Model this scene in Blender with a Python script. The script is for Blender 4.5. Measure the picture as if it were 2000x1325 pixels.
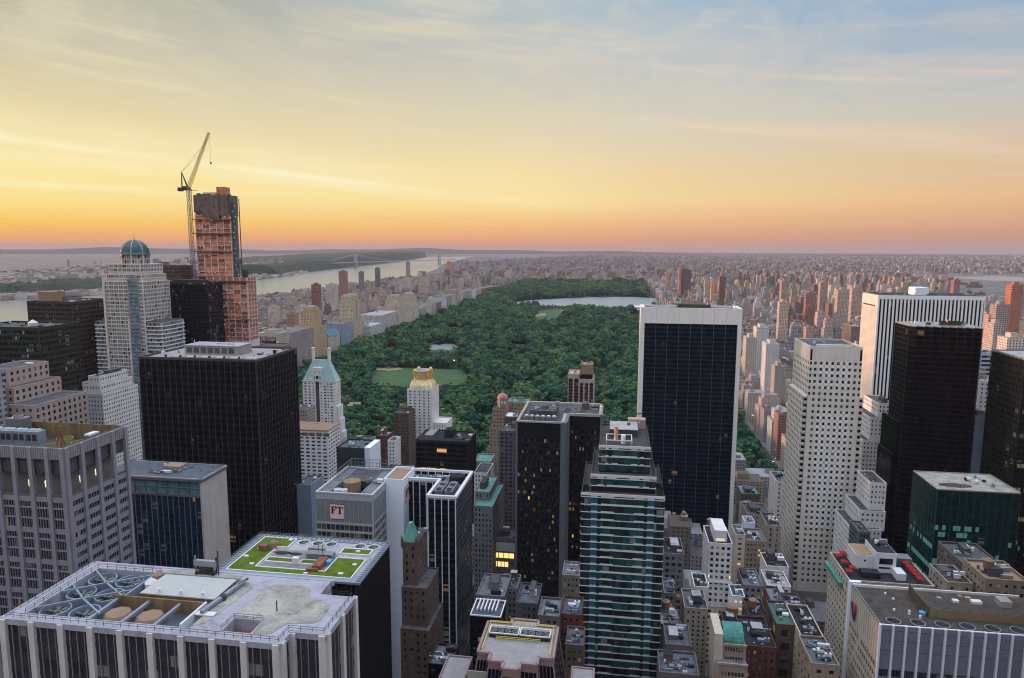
import bpy, math, random, numpy as np
from mathutils import Vector, Matrix
from math import radians as R, sin, cos, pi

for o in list(bpy.data.objects): bpy.data.objects.remove(o)
SC = bpy.context.scene
COL = SC.collection

# ------------------------------------------------------------------ camera
CAMZ, FPX, YAW, PITCH, ROLL = 255.0, 1357.0, R(8.6), R(7.5), R(0.2)
_f = Vector((-sin(YAW)*cos(PITCH), cos(YAW)*cos(PITCH), -sin(PITCH)))
_r = Vector((cos(YAW), sin(YAW), 0)); _u = _r.cross(_f)
RT = _r*cos(ROLL)+_u*sin(ROLL); UP = _u*cos(ROLL)-_r*sin(ROLL)
CAM = Vector((0, 0, CAMZ))
cd = bpy.data.cameras.new('camera'); cam = bpy.data.objects.new('camera', cd); COL.objects.link(cam)
m3 = Matrix((RT, UP, -_f)).transposed().to_4x4(); m3.translation = CAM
cam.matrix_world = m3
cd.sensor_width = 36; cd.lens = FPX*36/2000; cd.clip_start = 1; cd.clip_end = 90000
SC.camera = cam

def ray(px, py): return _f + RT*((px-1000)/FPX) + UP*(-(py-662.5)/FPX)
def at(px, py, Y=None, Z=None, X=None):
    d = ray(px, py)
    t = (Y-CAM.y)/d.y if Y is not None else ((Z-CAM.z)/d.z if Z is not None else (X-CAM.x)/d.x)
    return CAM + d*t
def pix(p):
    v = Vector(p)-CAM; d = v.dot(_f)
    return (1000+FPX*v.dot(RT)/d, 662.5-FPX*v.dot(UP)/d, d) if d > 0 else (-9999, -9999, d)

# ------------------------------------------------------------------ world, sun, exposure
SUN_AZ, SUN_EL = R(86), R(3.0)          # azimuth measured from uptown (+Y) towards the river (-X)
SUNV = Vector((-sin(SUN_AZ)*cos(SUN_EL), cos(SUN_AZ)*cos(SUN_EL), sin(SUN_EL)))
W = bpy.data.worlds.new('World'); SC.world = W; W.use_nodes = True
nt = W.node_tree; nt.nodes.clear()
class NT:
    def __init__(s, t): s.t = t
    def n(s, typ, **k):
        x = s.t.nodes.new(typ)
        for a, b in k.items(): setattr(x, a, b)
        return x
    def set(s, sock, v):
        if hasattr(v, 'is_output') or hasattr(v, 'links'): s.t.links.new(v, sock)
        elif v is not None:
            if isinstance(v, (tuple, list)) and sock.type == 'RGBA' and len(v) == 3: v = (*v, 1)
            sock.default_value = v
    def m(s, op, a, b=None, c=None, clamp=False):
        x = s.n('ShaderNodeMath', operation=op, use_clamp=clamp)
        for i, v in enumerate((a, b, c)):
            if v is not None: s.set(x.inputs[i], v)
        return x.outputs[0]
    def mix(s, f, a, b, typ='MIX'):
        x = s.n('ShaderNodeMix', data_type='RGBA', blend_type=typ)
        s.set(x.inputs[0], f); s.set(x.inputs[6], a); s.set(x.inputs[7], b); return x.outputs[2]
    def ramp(s, f, stops, interp='LINEAR'):
        x = s.n('ShaderNodeValToRGB'); cr = x.color_ramp; cr.interpolation = interp
        while len(cr.elements) < len(stops): cr.elements.new(0.5)
        for e, (p, c) in zip(cr.elements, stops):
            e.position = p; e.color = (*c, 1) if len(c) == 3 else c
        s.set(x.inputs[0], f); return x.outputs[0]
    def rng(s, v, a, b, c=0.0, d=1.0, smooth=False):
        x = s.n('ShaderNodeMapRange', clamp=True)
        if smooth: x.interpolation_type = 'SMOOTHSTEP'
        s.set(x.inputs[0], v)
        for i, q in enumerate((a, b, c, d)): x.inputs[i+1].default_value = q
        return x.outputs[0]
    def noise(s, vec, scale, detail=3, rough=.5, dims='3D'):
        x = s.n('ShaderNodeTexNoise', noise_dimensions=dims)
        x.inputs['Scale'].default_value = scale; x.inputs['Detail'].default_value = detail; x.inputs['Roughness'].default_value = rough
        if vec is not None: s.set(x.inputs['Vector'], vec)
        return x.outputs[0]
def lin(r, g, b):
    f = lambda c: ((c/255+.055)/1.055)**2.4 if c > 10 else c/255/12.92
    return (f(r), f(g), f(b))
T = NT(nt)
g = T.n('ShaderNodeTexCoord').outputs['Generated']
sep = T.n('ShaderNodeSeparateXYZ'); T.set(sep.inputs[0], g)
dx, dy, dz = sep.outputs
hl = T.m('SQRT', T.m('ADD', T.m('MULTIPLY', dx, dx), T.m('MULTIPLY', dy, dy)))
hx, hy = T.m('DIVIDE', dx, hl), T.m('DIVIDE', dy, hl)
ca = T.m('ADD', T.m('MULTIPLY', hx, -sin(SUN_AZ)), T.m('MULTIPLY', hy, cos(SUN_AZ)))      # cosine of azimuth from sun
az = T.m('DIVIDE', T.m('ARCCOSINE', ca), pi)                                              # 0 at the sun, 1 opposite
el = T.m('DIVIDE', T.m('ARCTAN2', dz, hl), pi/2)                                          # 0 horizon, 1 zenith
# elevation ramps of the thin sunset cloud veil: near the sun, ahead, and opposite
# thin cloud veil; stops overhead and behind raised, out of view, to light the facades
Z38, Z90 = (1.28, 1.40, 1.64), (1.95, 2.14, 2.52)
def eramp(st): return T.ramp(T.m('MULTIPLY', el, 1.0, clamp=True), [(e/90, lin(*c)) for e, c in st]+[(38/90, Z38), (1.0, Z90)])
SKY_SUN = eramp([(0, (252, 160, 88)), (.7, (254, 176, 92)), (1.6, (255, 204, 90)), (3.0, (255, 228, 142)), (5.5, (254, 236, 170)), (10, (226, 211, 166)), (14, (200, 192, 168)), (17, (178, 174, 150)), (21, (184, 190, 190))])
SKY_MID = eramp([(0, (226, 152, 112)), (1.0, (240, 174, 126)), (2.2, (248, 198, 140)), (3.8, (254, 226, 162)), (6, (247, 220, 168)), (9, (230, 216, 184)), (14, (203, 203, 198)), (18, (180, 196, 208)), (23, (188, 203, 219))])
SKY_FAR = eramp([(0, (186, 148, 138)), (.8, (196, 150, 132)), (1.8, (216, 164, 132)), (3.4, (230, 182, 138)), (6.5, (214, 190, 162)), (10, (193, 194, 192)), (15, (146, 173, 199)), (18, (136, 166, 196)), (24, (178, 198, 222))])
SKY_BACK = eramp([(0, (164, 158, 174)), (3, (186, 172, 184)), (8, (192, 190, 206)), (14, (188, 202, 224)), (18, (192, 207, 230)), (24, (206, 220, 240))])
c1 = T.mix(T.rng(az, .22, .50, smooth=False), SKY_SUN, SKY_MID)
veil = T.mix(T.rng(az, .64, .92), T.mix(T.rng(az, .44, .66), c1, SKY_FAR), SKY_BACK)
# thin cloud: soft wisps drawn out along the horizon and dipping to the right
ela = T.m('MULTIPLY', el, 90.0); aza = T.m('MULTIPLY', az, 180.0)
tl = T.m('ADD', ela, T.m('MULTIPLY', aza, 0.10))
def field(sx, sy, z, det, rough, dist=0.0):
    cv = T.n('ShaderNodeCombineXYZ'); T.set(cv.inputs[0], T.m('MULTIPLY', aza, sx)); T.set(cv.inputs[1], T.m('MULTIPLY', tl, sy)); cv.inputs[2].default_value = z
    x = T.n('ShaderNodeTexNoise'); x.inputs['Scale'].default_value = 1.0; x.inputs['Detail'].default_value = det; x.inputs['Roughness'].default_value = rough; x.inputs['Distortion'].default_value = dist
    T.set(x.inputs['Vector'], cv.outputs[0]); return x.outputs[0]
n1 = field(.03, .42, 3.7, 6, .6, .3)
st = T.m('MULTIPLY', T.rng(n1, .50, .72, smooth=True), T.m('MULTIPLY', T.rng(ela, .6, 5.0), T.rng(ela, 40, 14)))
veil = T.mix(T.m('MULTIPLY', st, .42), veil, T.mix(T.rng(az, .2, .7), lin(255, 243, 200), lin(244, 206, 184)))
dk = T.m('MULTIPLY', T.rng(field(.04, .9, 8.2, 5, .6, .4), .56, .72, smooth=True), T.m('MULTIPLY', T.rng(ela, .4, 1.4), T.rng(ela, 5, 2.4)))
veil = T.mix(T.m('MULTIPLY', dk, .3), veil, lin(214, 140, 118))
n2 = field(.075, .17, 9.1, 6, .62, .9)
hi = T.m('MULTIPLY', T.m('MULTIPLY', T.rng(ela, 4, 13), T.rng(ela, 34, 22)), T.rng(n2, .42, .66, smooth=True))
veil = T.mix(T.m('MULTIPLY', hi, .38), veil, T.mix(T.rng(az, .25, .66), lin(232, 221, 190), lin(212, 206, 200)))
n3 = field(.11, .26, 21.0, 7, .65, 1.2)
gap = T.m('MULTIPLY', T.m('MULTIPLY', T.rng(ela, 7, 17), T.rng(n3, .50, .68, smooth=True)), T.rng(az, .36, .6))
veil = T.mix(T.m('MULTIPLY', T.m('MULTIPLY', gap, T.rng(ela, 34, 22)), .6), veil, lin(146, 178, 208))
def band(c0, slope, w, a0, a1, wb=.7):
    d = T.m('SUBTRACT', ela, T.m('ADD', T.m('MULTIPLY', aza, slope), c0))
    d = T.m('ABSOLUTE', T.m('ADD', d, T.m('MULTIPLY', T.m('SUBTRACT', n1, .5), wb)))
    return T.m('MULTIPLY', T.rng(d, w, 0.0, smooth=True), T.m('MULTIPLY', T.rng(aza, a1, a0, smooth=True), T.rng(n2, .3, .55, .35, 1.0)))
b = T.m('ADD', T.m('ADD', band(10.8, -0.09, .55, 58, 86), T.m('MULTIPLY', band(11.8, -0.09, 1.8, 55, 90, 2.0), .4)), T.m('ADD', T.m('MULTIPLY', band(4.25, -0.004, .45, 44, 64), .9), T.m('MULTIPLY', band(9.2, -0.075, .5, 62, 92, 1.4), .5)))
veil = T.mix(T.m('MULTIPLY', b, .75, clamp=True), veil, lin(255, 248, 206))
sky = T.n('ShaderNodeTexSky', sky_type='NISHITA', sun_disc=False)
sky.sun_elevation = SUN_EL; sky.sun_rotation = -SUN_AZ; sky.altitude = 250; sky.dust_density = 2.0
clear = T.mix(1.0, sky.outputs[0], (.10, .10, .10), 'MULTIPLY')
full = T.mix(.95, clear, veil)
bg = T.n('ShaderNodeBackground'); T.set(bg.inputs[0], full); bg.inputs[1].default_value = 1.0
out = T.n('ShaderNodeOutputWorld'); nt.links.new(bg.outputs[0], out.inputs[0])

sl = bpy.data.lights.new('sun', 'SUN'); sl.energy = 5.0; sl.color = (1, .56, .36); sl.angle = R(3)
so = bpy.data.objects.new('sun', sl); COL.objects.link(so)
so.rotation_euler = (-SUNV).to_track_quat('-Z', 'Y').to_euler(); so.location = SUNV*3000
so.location.z = 600
vs = SC.view_settings; vs.view_transform = 'Standard'; vs.look = 'None'; vs.gamma = 1; vs.exposure = 0.05; vs.use_curve_mapping = False
SC.render.engine = 'CYCLES'
cy = SC.cycles; cy.use_denoising = True; cy.filter_width = 1.1; cy.max_bounces = 5; cy.diffuse_bounces = 2; cy.glossy_bounces = 3; cy.transmission_bounces = 2
cy.volume_bounces = 0; cy.caustics_reflective = False; cy.caustics_refractive = False; cy.sample_clamp_indirect = 4
try: cy.denoiser = 'OPENIMAGEDENOISE'; cy.denoising_prefilter = 'ACCURATE'
except Exception: pass

# ------------------------------------------------------------------ materials
MATS = {}
def base(name):
    m = bpy.data.materials.new(name); m.use_nodes = True; MATS[name] = m
    t = NT(m.node_tree); b = m.node_tree.nodes['Principled BSDF']; return m, t, b
def M(name, col, rough=.75, var=.18, scale=.12, metal=0.0, spec=.2, streak=.0, orand=.0, bump=0.0, emit=None, es=0, stain=0.0):
    if name in MATS: return MATS[name]
    m, t, b = base(name)
    pos = t.n('ShaderNodeNewGeometry').outputs['Position']
    v = t.noise(pos, scale, 4, .6); v2 = t.noise(pos, scale*9, 3, .6)
    k = t.m('MULTIPLY', t.rng(v, .25, .75, 1-var, 1+var), t.rng(v2, .2, .8, 1-var*.6, 1+var*.6))
    if streak:
        mp = t.n('ShaderNodeVectorMath', operation='MULTIPLY'); t.set(mp.inputs[0], pos); mp.inputs[1].default_value = (1, 1, .06)
        s = t.noise(mp.outputs[0], .8, 3, .6); k = t.m('MULTIPLY', k, t.rng(s, .35, .7, 1.0, 1-streak))
    if stain:
        sn = t.n('ShaderNodeTexNoise'); sn.inputs['Scale'].default_value = .22; sn.inputs['Detail'].default_value = 7; sn.inputs['Roughness'].default_value = .68; sn.inputs['Distortion'].default_value = .8; t.set(sn.inputs['Vector'], pos)
        k = t.m('MULTIPLY', k, t.rng(sn.outputs[0], .50, .66, 1.0, 1-stain, smooth=True))
    if orand:
        r = t.n('ShaderNodeObjectInfo').outputs['Random']; k = t.m('MULTIPLY', k, t.rng(r, 0, 1, 1-orand, 1+orand))
    c = t.mix(1.0, col, k, 'MULTIPLY'); x = t.n('ShaderNodeCombineColor')
    for i in range(3): t.set(x.inputs[i], k)
    c = t.mix(1.0, col, x.outputs[0], 'MULTIPLY')
    t.set(b.inputs['Base Color'], c); b.inputs['Roughness'].default_value = rough; b.inputs['Metallic'].default_value = metal
    b.inputs['Specular IOR Level'].default_value = spec
    if bump:
        bn = t.n('ShaderNodeBump'); bn.inputs['Strength'].default_value = bump; bn.inputs['Distance'].default_value = .3
        t.set(bn.inputs['Height'], v2); t.set(b.inputs['Normal'], bn.outputs[0])
    if emit: t.set(b.inputs['Emission Color'], emit); b.inputs['Emission Strength'].default_value = es
    return m
def glass(name, col, rough=.06, spec=.5, var=.5, lit=0.0, cell=(3.0, 3.6), blind=.12, bcol=(.22, .21, .19)):
    """window glass: dark rooms behind, some blinds, some rooms lit; pattern per room cell in world metres"""
    if name in MATS: return MATS[name]
    m, t, b = base(name)
    G = t.n('ShaderNodeNewGeometry'); s = t.n('ShaderNodeSeparateXYZ'); t.set(s.inputs[0], G.outputs['Position'])
    cu = t.m('FLOOR', t.m('DIVIDE', t.m('ADD', s.outputs[0], s.outputs[1]), cell[0])); cz = t.m('FLOOR', t.m('DIVIDE', s.outputs[2], cell[1]))
    cc = t.n('ShaderNodeCombineXYZ'); t.set(cc.inputs[0], cu); t.set(cc.inputs[1], cz)
    wn = t.n('ShaderNodeTexWhiteNoise', noise_dimensions='2D'); t.set(wn.inputs['Vector'], cc.outputs[0])
    rw = t.n('ShaderNodeTexWhiteNoise', noise_dimensions='1D'); t.set(rw.inputs['W'], cz)
    r = wn.outputs[0]
    k = t.rng(r, 0, 1, 1-var, 1+var); x = t.n('ShaderNodeCombineColor')
    for i in range(3): t.set(x.inputs[i], k)
    c = t.mix(1.0, col, x.outputs[0], 'MULTIPLY')
    isb = t.m('LESS_THAN', r, blind)
    c = t.mix(t.m('MULTIPLY', isb, .8), c, bcol)
    t.set(b.inputs['Base Color'], c); b.inputs['Roughness'].default_value = rough
    t.set(b.inputs['Specular IOR Level'], t.rng(t.m('FRACT', t.m('MULTIPLY', r, 37.7)), 0, 1, spec*.35, spec*2.2))
    if lit:
        # floors that are lit in runs
        vv = t.n('ShaderNodeCombineXYZ'); t.set(vv.inputs[0], t.m('MULTIPLY', cu, .16)); t.set(vv.inputs[1], t.m('MULTIPLY', cz, 3.7))
        n = t.noise(vv.outputs[0], 1.0, 2, .5)
        on = t.m('MULTIPLY', t.m('GREATER_THAN', n, 1-lit), t.m('GREATER_THAN', r, .35))
        on2 = t.m('MAXIMUM', on, t.m('GREATER_THAN', r, 1-lit*.02))
        t.set(b.inputs['Emission Color'], t.mix(wn.outputs[0], (1, .42, .10), (1, .66, .30)))
        t.set(b.inputs['Emission Strength'], t.m('MULTIPLY', on2, t.rng(rw.outputs[0], 0, 1, .008, .13)))
    return m

# ------------------------------------------------------------------ mesh building
class MB:
    def __init__(s): s.v = []; s.f = []
    def quad(s, a, b, c, d):
        i = len(s.v); s.v += [tuple(a), tuple(b), tuple(c), tuple(d)]; s.f.append((i, i+1, i+2, i+3)); return s
    def poly(s, pts):
        i = len(s.v); s.v += [tuple(p) for p in pts]; s.f.append(tuple(range(i, i+len(pts)))); return s
    def box(s, x0, x1, y0, y1, z0, z1, bottom=True):
        if x0 > x1: x0, x1 = x1, x0
        if y0 > y1: y0, y1 = y1, y0
        if z0 > z1: z0, z1 = z1, z0
        i = len(s.v)
        s.v += [(x0, y0, z0), (x1, y0, z0), (x1, y1, z0), (x0, y1, z0), (x0, y0, z1), (x1, y0, z1), (x1, y1, z1), (x0, y1, z1)]
        s.f += [(i+4, i+5, i+6, i+7), (i, i+1, i+5, i+4), (i+1, i+2, i+6, i+5), (i+2, i+3, i+7, i+6), (i+3, i, i+4, i+7)]
        if bottom: s.f.append((i+3, i+2, i+1, i))
        return s
    def prism(s, pts, z0, z1, top=True):
        n = len(pts)
        a = sum(pts[k][0]*pts[(k+1) % n][1]-pts[(k+1) % n][0]*pts[k][1] for k in range(n))
        if a < 0: pts = pts[::-1]
        i = len(s.v); s.v += [(p[0], p[1], z0) for p in pts]+[(p[0], p[1], z1) for p in pts]
        for k in range(n): s.f.append((i+k, i+(k+1) % n, i+n+(k+1) % n, i+n+k))
        if top: s.f.append(tuple(range(i+n, i+2*n)))
        return s
    def lathe(s, cx, cy, prof, n=16, a0=0.0, cap=True):
        i = len(s.v)
        for r, z in prof:
            for k in range(n):
                a = a0+2*pi*k/n; s.v.append((cx+r*cos(a), cy+r*sin(a), z))
        for j in range(len(prof)-1):
            for k in range(n):
                k2 = (k+1) % n; s.f.append((i+j*n+k, i+j*n+k2, i+(j+1)*n+k2, i+(j+1)*n+k))
        if cap: s.f.append(tuple(i+(len(prof)-1)*n+k for k in range(n)))
        return s
    def bar(s, a, b, w, h=None):
        a, b = Vector(a), Vector(b); h = h or w; d = (b-a)
        if d.length < 1e-6: return s
        d.normalize(); up = Vector((0, 0, 1)) if abs(d.z) < .95 else Vector((0, 1, 0))
        x = d.cross(up).normalized()*w/2; y = x.cross(d).normalized()*h/2
        i = len(s.v); s.v += [tuple(p+q) for p in (a, b) for q in (-x-y, x-y, x+y, -x+y)]
        s.f += [(i+3, i+2, i+1, i), (i+4, i+5, i+6, i+7)]+[(i+k, i+(k+1) % 4, i+4+(k+1) % 4, i+4+k) for k in range(4)]
        return s
    def mesh(s, name, off=(0, 0, 0)):
        me = bpy.data.meshes.new(name)
        me.from_pydata([(a-off[0], b-off[1], c-off[2]) for a, b, c in s.v], [], s.f)
        return me
    def build(s, name, mat, parent=None, kind=None, label=None, smooth=False):
        if not s.f: return None
        off = base_of(parent)
        me = s.mesh(name, off); me.materials.append(mat if not isinstance(mat, str) else MATS[mat])
        if smooth: me.polygons.foreach_set('use_smooth', [True]*len(me.polygons))
        return link(name, me, parent, (0, 0, 0) if parent else off, kind, label)
def base_of(o):
    v = Vector((0, 0, 0))
    while o is not None: v = v+o.location; o = o.parent
    return v
def link(name, me, parent=None, loc=(0, 0, 0), kind=None, label=None):
    o = bpy.data.objects.new(name, me); COL.objects.link(o); o.location = loc
    if parent is not None: o.parent = parent
    if kind: o['kind'] = kind
    if label: o['label'] = label
    return o
def thing(name, label, cat, loc, group=None):
    o = bpy.data.objects.new(name, None); COL.objects.link(o); o.location = loc; o.empty_display_size = 1
    o['label'] = label; o['category'] = cat
    if group: o['group'] = group
    return o
def tag(o, label, cat, group=None):
    o['label'] = label; o['category'] = cat
    if group: o['group'] = group
    return o
def struct(name, mb, mat):
    o = mb.build(name, mat); o['kind'] = 'structure'; return o
def inpoly(x, y, poly):
    c = False; n = len(poly); j = n-1
    for i in range(n):
        xi, yi = poly[i][0], poly[i][1]; xj, yj = poly[j][0], poly[j][1]
        if (yi > y) != (yj > y) and x < (xj-xi)*(y-yi)/(yj-yi)+xi: c = not c
        j = i
    return c
# ------------------------------------------------------------------ shared materials
def city_material():
    m, t, b = base('city_facade')
    G = t.n('ShaderNodeNewGeometry'); s = t.n('ShaderNodeSeparateXYZ'); t.set(s.inputs[0], G.outputs['Position'])
    n = t.n('ShaderNodeSeparateXYZ'); t.set(n.inputs[0], G.outputs['True Normal'])
    at_ = t.n('ShaderNodeAttribute', attribute_name='col', attribute_type='GEOMETRY')
    wp = at_.outputs['Alpha']
    isx = t.m('GREATER_THAN', t.m('ABSOLUTE', n.outputs[0]), .5)
    u = t.m('ADD', t.m('MULTIPLY', s.outputs[1], isx), t.m('MULTIPLY', s.outputs[0], t.m('SUBTRACT', 1.0, isx)))
    pu = t.m('ADD', t.m('MULTIPLY', wp, 3.2), .6)
    uu = t.m('DIVIDE', u, pu); zz = t.m('DIVIDE', s.outputs[2], 3.3)
    fu, fz = t.m('FRACT', uu), t.m('FRACT', zz)
    inu = t.m('MULTIPLY', t.m('GREATER_THAN', fu, .27), t.m('LESS_THAN', fu, .73))
    inz = t.m('MULTIPLY', t.m('GREATER_THAN', fz, .30), t.m('LESS_THAN', fz, .80))
    side = t.m('MULTIPLY', t.m('LESS_THAN', t.m('ABSOLUTE', n.outputs[2]), .4), t.m('GREATER_THAN', wp, .05))
    win = t.m('MULTIPLY', t.m('MULTIPLY', inu, inz), side)
    cc = t.n('ShaderNodeCombineXYZ'); t.set(cc.inputs[0], t.m('FLOOR', uu)); t.set(cc.inputs[1], t.m('FLOOR', zz)); t.set(cc.inputs[2], isx)
    wn = t.n('ShaderNodeTexWhiteNoise', noise_dimensions='3D'); t.set(wn.inputs['Vector'], cc.outputs[0])
    r = wn.outputs[0]
    big = t.noise(G.outputs['Position'], .05, 3, .6); sm = t.noise(G.outputs['Position'], .9, 3, .6)
    k = t.m('MULTIPLY', t.rng(big, .25, .75, .82, 1.18), t.rng(sm, .2, .8, .86, 1.14)); x = t.n('ShaderNodeCombineColor')
    for i in range(3): t.set(x.inputs[i], k)
    wall = t.mix(1.0, at_.outputs['Color'], x.outputs[0], 'MULTIPLY')
    gl = t.mix(t.rng(r, 0, 1), (.016, .019, .026), (.075, .075, .08))
    t.set(b.inputs['Base Color'], t.mix(t.m('MULTIPLY', win, .9), wall, gl))
    t.set(b.inputs['Roughness'], t.m('SUBTRACT', .85, t.m('MULTIPLY', win, .65)))
    b.inputs['Specular IOR Level'].default_value = .3
    on = t.m('MULTIPLY', win, t.m('GREATER_THAN', r, .992))
    t.set(b.inputs['Emission Color'], t.mix(t.m('FRACT', t.m('MULTIPLY', r, 977.0)), (1, .5, .18), (1, .8, .55)))
    t.set(b.inputs['Emission Strength'], t.m('MULTIPLY', on, .9))
    return m
city_material()
M('asphalt', (.045, .045, .05), .85, .3, .06); M('pavement', (.2, .19, .185), .85, .2, .1)
M('roof_dark', (.026, .027, .032), .85, .3, .1, stain=.5); M('roof_grey', (.085, .087, .098), .85, .25, .1, stain=.5); M('roof_pale', (.35, .345, .36), .8, .18, .1, stain=.4)
M('white', (.62, .62, .65), .55, .08, .15); M('steel', (.22, .24, .27), .4, .12, .3, metal=.6); M('dark_metal', (.05, .05, .055), .5, .25, .3, metal=.3)
M('rust', (.22, .09, .05), .8, .3, .5); M('tank_wood', (.20, .12, .07), .85, .3, .5); M('copper_green', (.10, .28, .24), .6, .2, .2, streak=.25)
M('brick_red', (.13, .055, .045), .85, .22, .1, streak=.2); M('brick_brown', (.115, .082, .067), .85, .22, .1, streak=.2); M('brick_tan', (.30, .23, .175), .85, .18, .1, streak=.2)
M('stone_white', (.70, .68, .67), .75, .1, .1, streak=.15); M('stone_cream', (.33, .285, .24), .8, .12, .1, streak=.2); M('stone_grey', (.20, .20, .22), .8, .14, .1, streak=.2)
M('trunk', (.07, .05, .035), .9, .3, .8)
glass('pane', (.018, .022, .032), .1, .4, .6, lit=.0, blind=.2)
glass('pane_warm', (.022, .024, .028), .1, .5, .6, lit=.30, blind=.15)

def water_mat(name, col, rough):
    m, t, b = base(name)
    pos = t.n('ShaderNodeNewGeometry').outputs['Position']
    b.inputs['Base Color'].default_value = (*col, 1); b.inputs['Roughness'].default_value = rough; b.inputs['IOR'].default_value = 1.33
    bn = t.n('ShaderNodeBump'); bn.inputs['Strength'].default_value = .25 if 'river' in name else .02; bn.inputs['Distance'].default_value = .6
    t.set(bn.inputs['Height'], t.noise(pos, .045, 4, .6)); t.set(b.inputs['Normal'], bn.outputs[0])
    return m
water_mat('river_water', (.16, .18, .17), .24); water_mat('pond_water', (.22, .25, .25), .42)

def ground_mat():
    m, t, b = base('city_ground')
    pos = t.n('ShaderNodeNewGeometry').outputs['Position']
    a = t.noise(pos, .0011, 5, .6); c = t.noise(pos, .012, 4, .65); d = t.noise(pos, .07, 2, .5)
    col = t.ramp(c, [(.3, (.05, .055, .06)), (.48, (.11, .10, .10)), (.58, (.17, .14, .13)), (.72, (.28, .24, .22))])
    gr = t.mix(t.rng(d, .3, .7), (.03, .05, .035), (.07, .085, .05))
    t.set(b.inputs['Base Color'], t.mix(t.rng(a, .52, .62), col, gr)); b.inputs['Roughness'].default_value = .9
    return m
ground_mat()
M('park_floor', (.016, .034, .022), .95, .35, .03); M('lawn', (.055, .105, .042), .95, .22, .02, bump=.2); M('sand', (.28, .22, .155), .95, .15, .05)
M('path', (.22, .21, .20), .9, .15, .05); M('hill_woods', (.03, .045, .03), .95, .4, .01, bump=.5)

# ------------------------------------------------------------------ ground, river, hills
E = 42000
struct('ground', MB().quad((-E, -3000, 0), (E, -3000, 0), (E, E, 0), (-E, E, 0)), 'city_ground')
G0 = lambda x, y: at(x, y, Z=0)
NJ = [(-7000, 600), (-4800, 1400)] + [tuple(G0(*p)[:2]) for p in ((0, 588), (110, 583), (206, 576), (340, 566), (500, 548), (560, 540), (606, 532), (695, 521.5), (770, 513), (812, 507.5), (838, 502))]
MAN = [(-1620, -600), (-1620, 4000), (-1760, 6000), (-2150, 8200), (-2620, 10300)] + [tuple(G0(*p)[:2]) for p in ((884, 511), (905, 506), (925, 501.5))]
poly = MAN + NJ[::-1] + [(-7000, -600)]
rv = MB().poly([(x, y, .6) for x, y in poly])
struct('river', rv, 'river_water')
def bank_x(y):
    for (xa, ya), (xb, yb) in zip(MAN, MAN[1:]):
        if ya <= y <= yb: return xa+(xb-xa)*(y-ya)/(yb-ya)
    return MAN[-1][0]
random.seed(4)
# river-side ridge: shore strip, wooded cliff, plateau
rid = MB(); prof = []
tops = [60, 60, 62, 66, 70, 72, 80, 95, 112, 140, 165, 172, 165]
P = [Vector((x, y, 0)) for x, y in NJ]
fine = []
for i in range(len(P)-1):
    n = 14
    for k in range(n): fine.append((P[i].lerp(P[i+1], k/n), tops[i]+(tops[i+1]-tops[i])*k/n))
fine.append((P[-1], tops[-1]))
rows = []
for i, (p, h) in enumerate(fine):
    q = fine[min(i+1, len(fine)-1)][0]-fine[max(i-1, 0)][0]; nrm = Vector((-q.y, q.x, 0)).normalized()
    s = max(.45, min(1, p.length/6000)); j = lambda a: random.uniform(-a, a)
    w = 330*s if i < 14*7 else 60
    rows.append([p+Vector((0, 0, 0)), p+nrm*w+Vector((0, 0, 6)), p+nrm*(w+70)+Vector((0, 0, h*.8+j(5))), p+nrm*(w+160)+Vector((0, 0, h+j(6))), p+nrm*(w+1500)+Vector((0, 0, h*.8+j(6))), p+nrm*(w+2600)+Vector((0, 0, -2))])
b0 = len(rid.v)
for r in rows: rid.v += [tuple(p) for p in r]
for i in range(len(rows)-1):
    for k in range(5): rid.f.append((6*i+k, 6*i+k+1, 6*i+7+k, 6*i+6+k))
struct('river_ridge', rid, 'hill_woods')
RIDGE = rows
far = MB(); random.seed(9)
pp = []
for i in range(90):
    a = R(-62+i*1.0); d = 27000
    h = 150+45*sin(i*.31)+26*sin(i*.83+1)+14*random.random()
    if i > 56: h = max(20, h*(1-(i-56)/14))
    pp.append((Vector((sin(a)*d, cos(a)*d, 0)), h))
for (p, h), (q, h2) in zip(pp, pp[1:]):
    for s0, k0, s1, k1 in ((1, 0, 1.06, 1), (1.06, 1, 1.3, .9)):
        far.quad((p.x*s0, p.y*s0, h*k0), (q.x*s0, q.y*s0, h2*k0), (q.x*s1, q.y*s1, h2*k1), (p.x*s1, p.y*s1, h*k1))
struct('far_hills', far, 'hill_woods')
# east: strait and river glimpses far to the right
for pts in ([(1700, 557), (1760, 560), (1810, 566), (1750, 568), (1690, 563)], [(1850, 508), (2060, 512), (2100, 520), (1960, 517), (1870, 513)], [(1830, 541), (1960, 540), (2060, 546), (2060, 552), (1940, 549)]):
    struct('strait_water', MB().poly([(*G0(*p)[:2], .6) for p in pts][::-1]), 'river_water')

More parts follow.
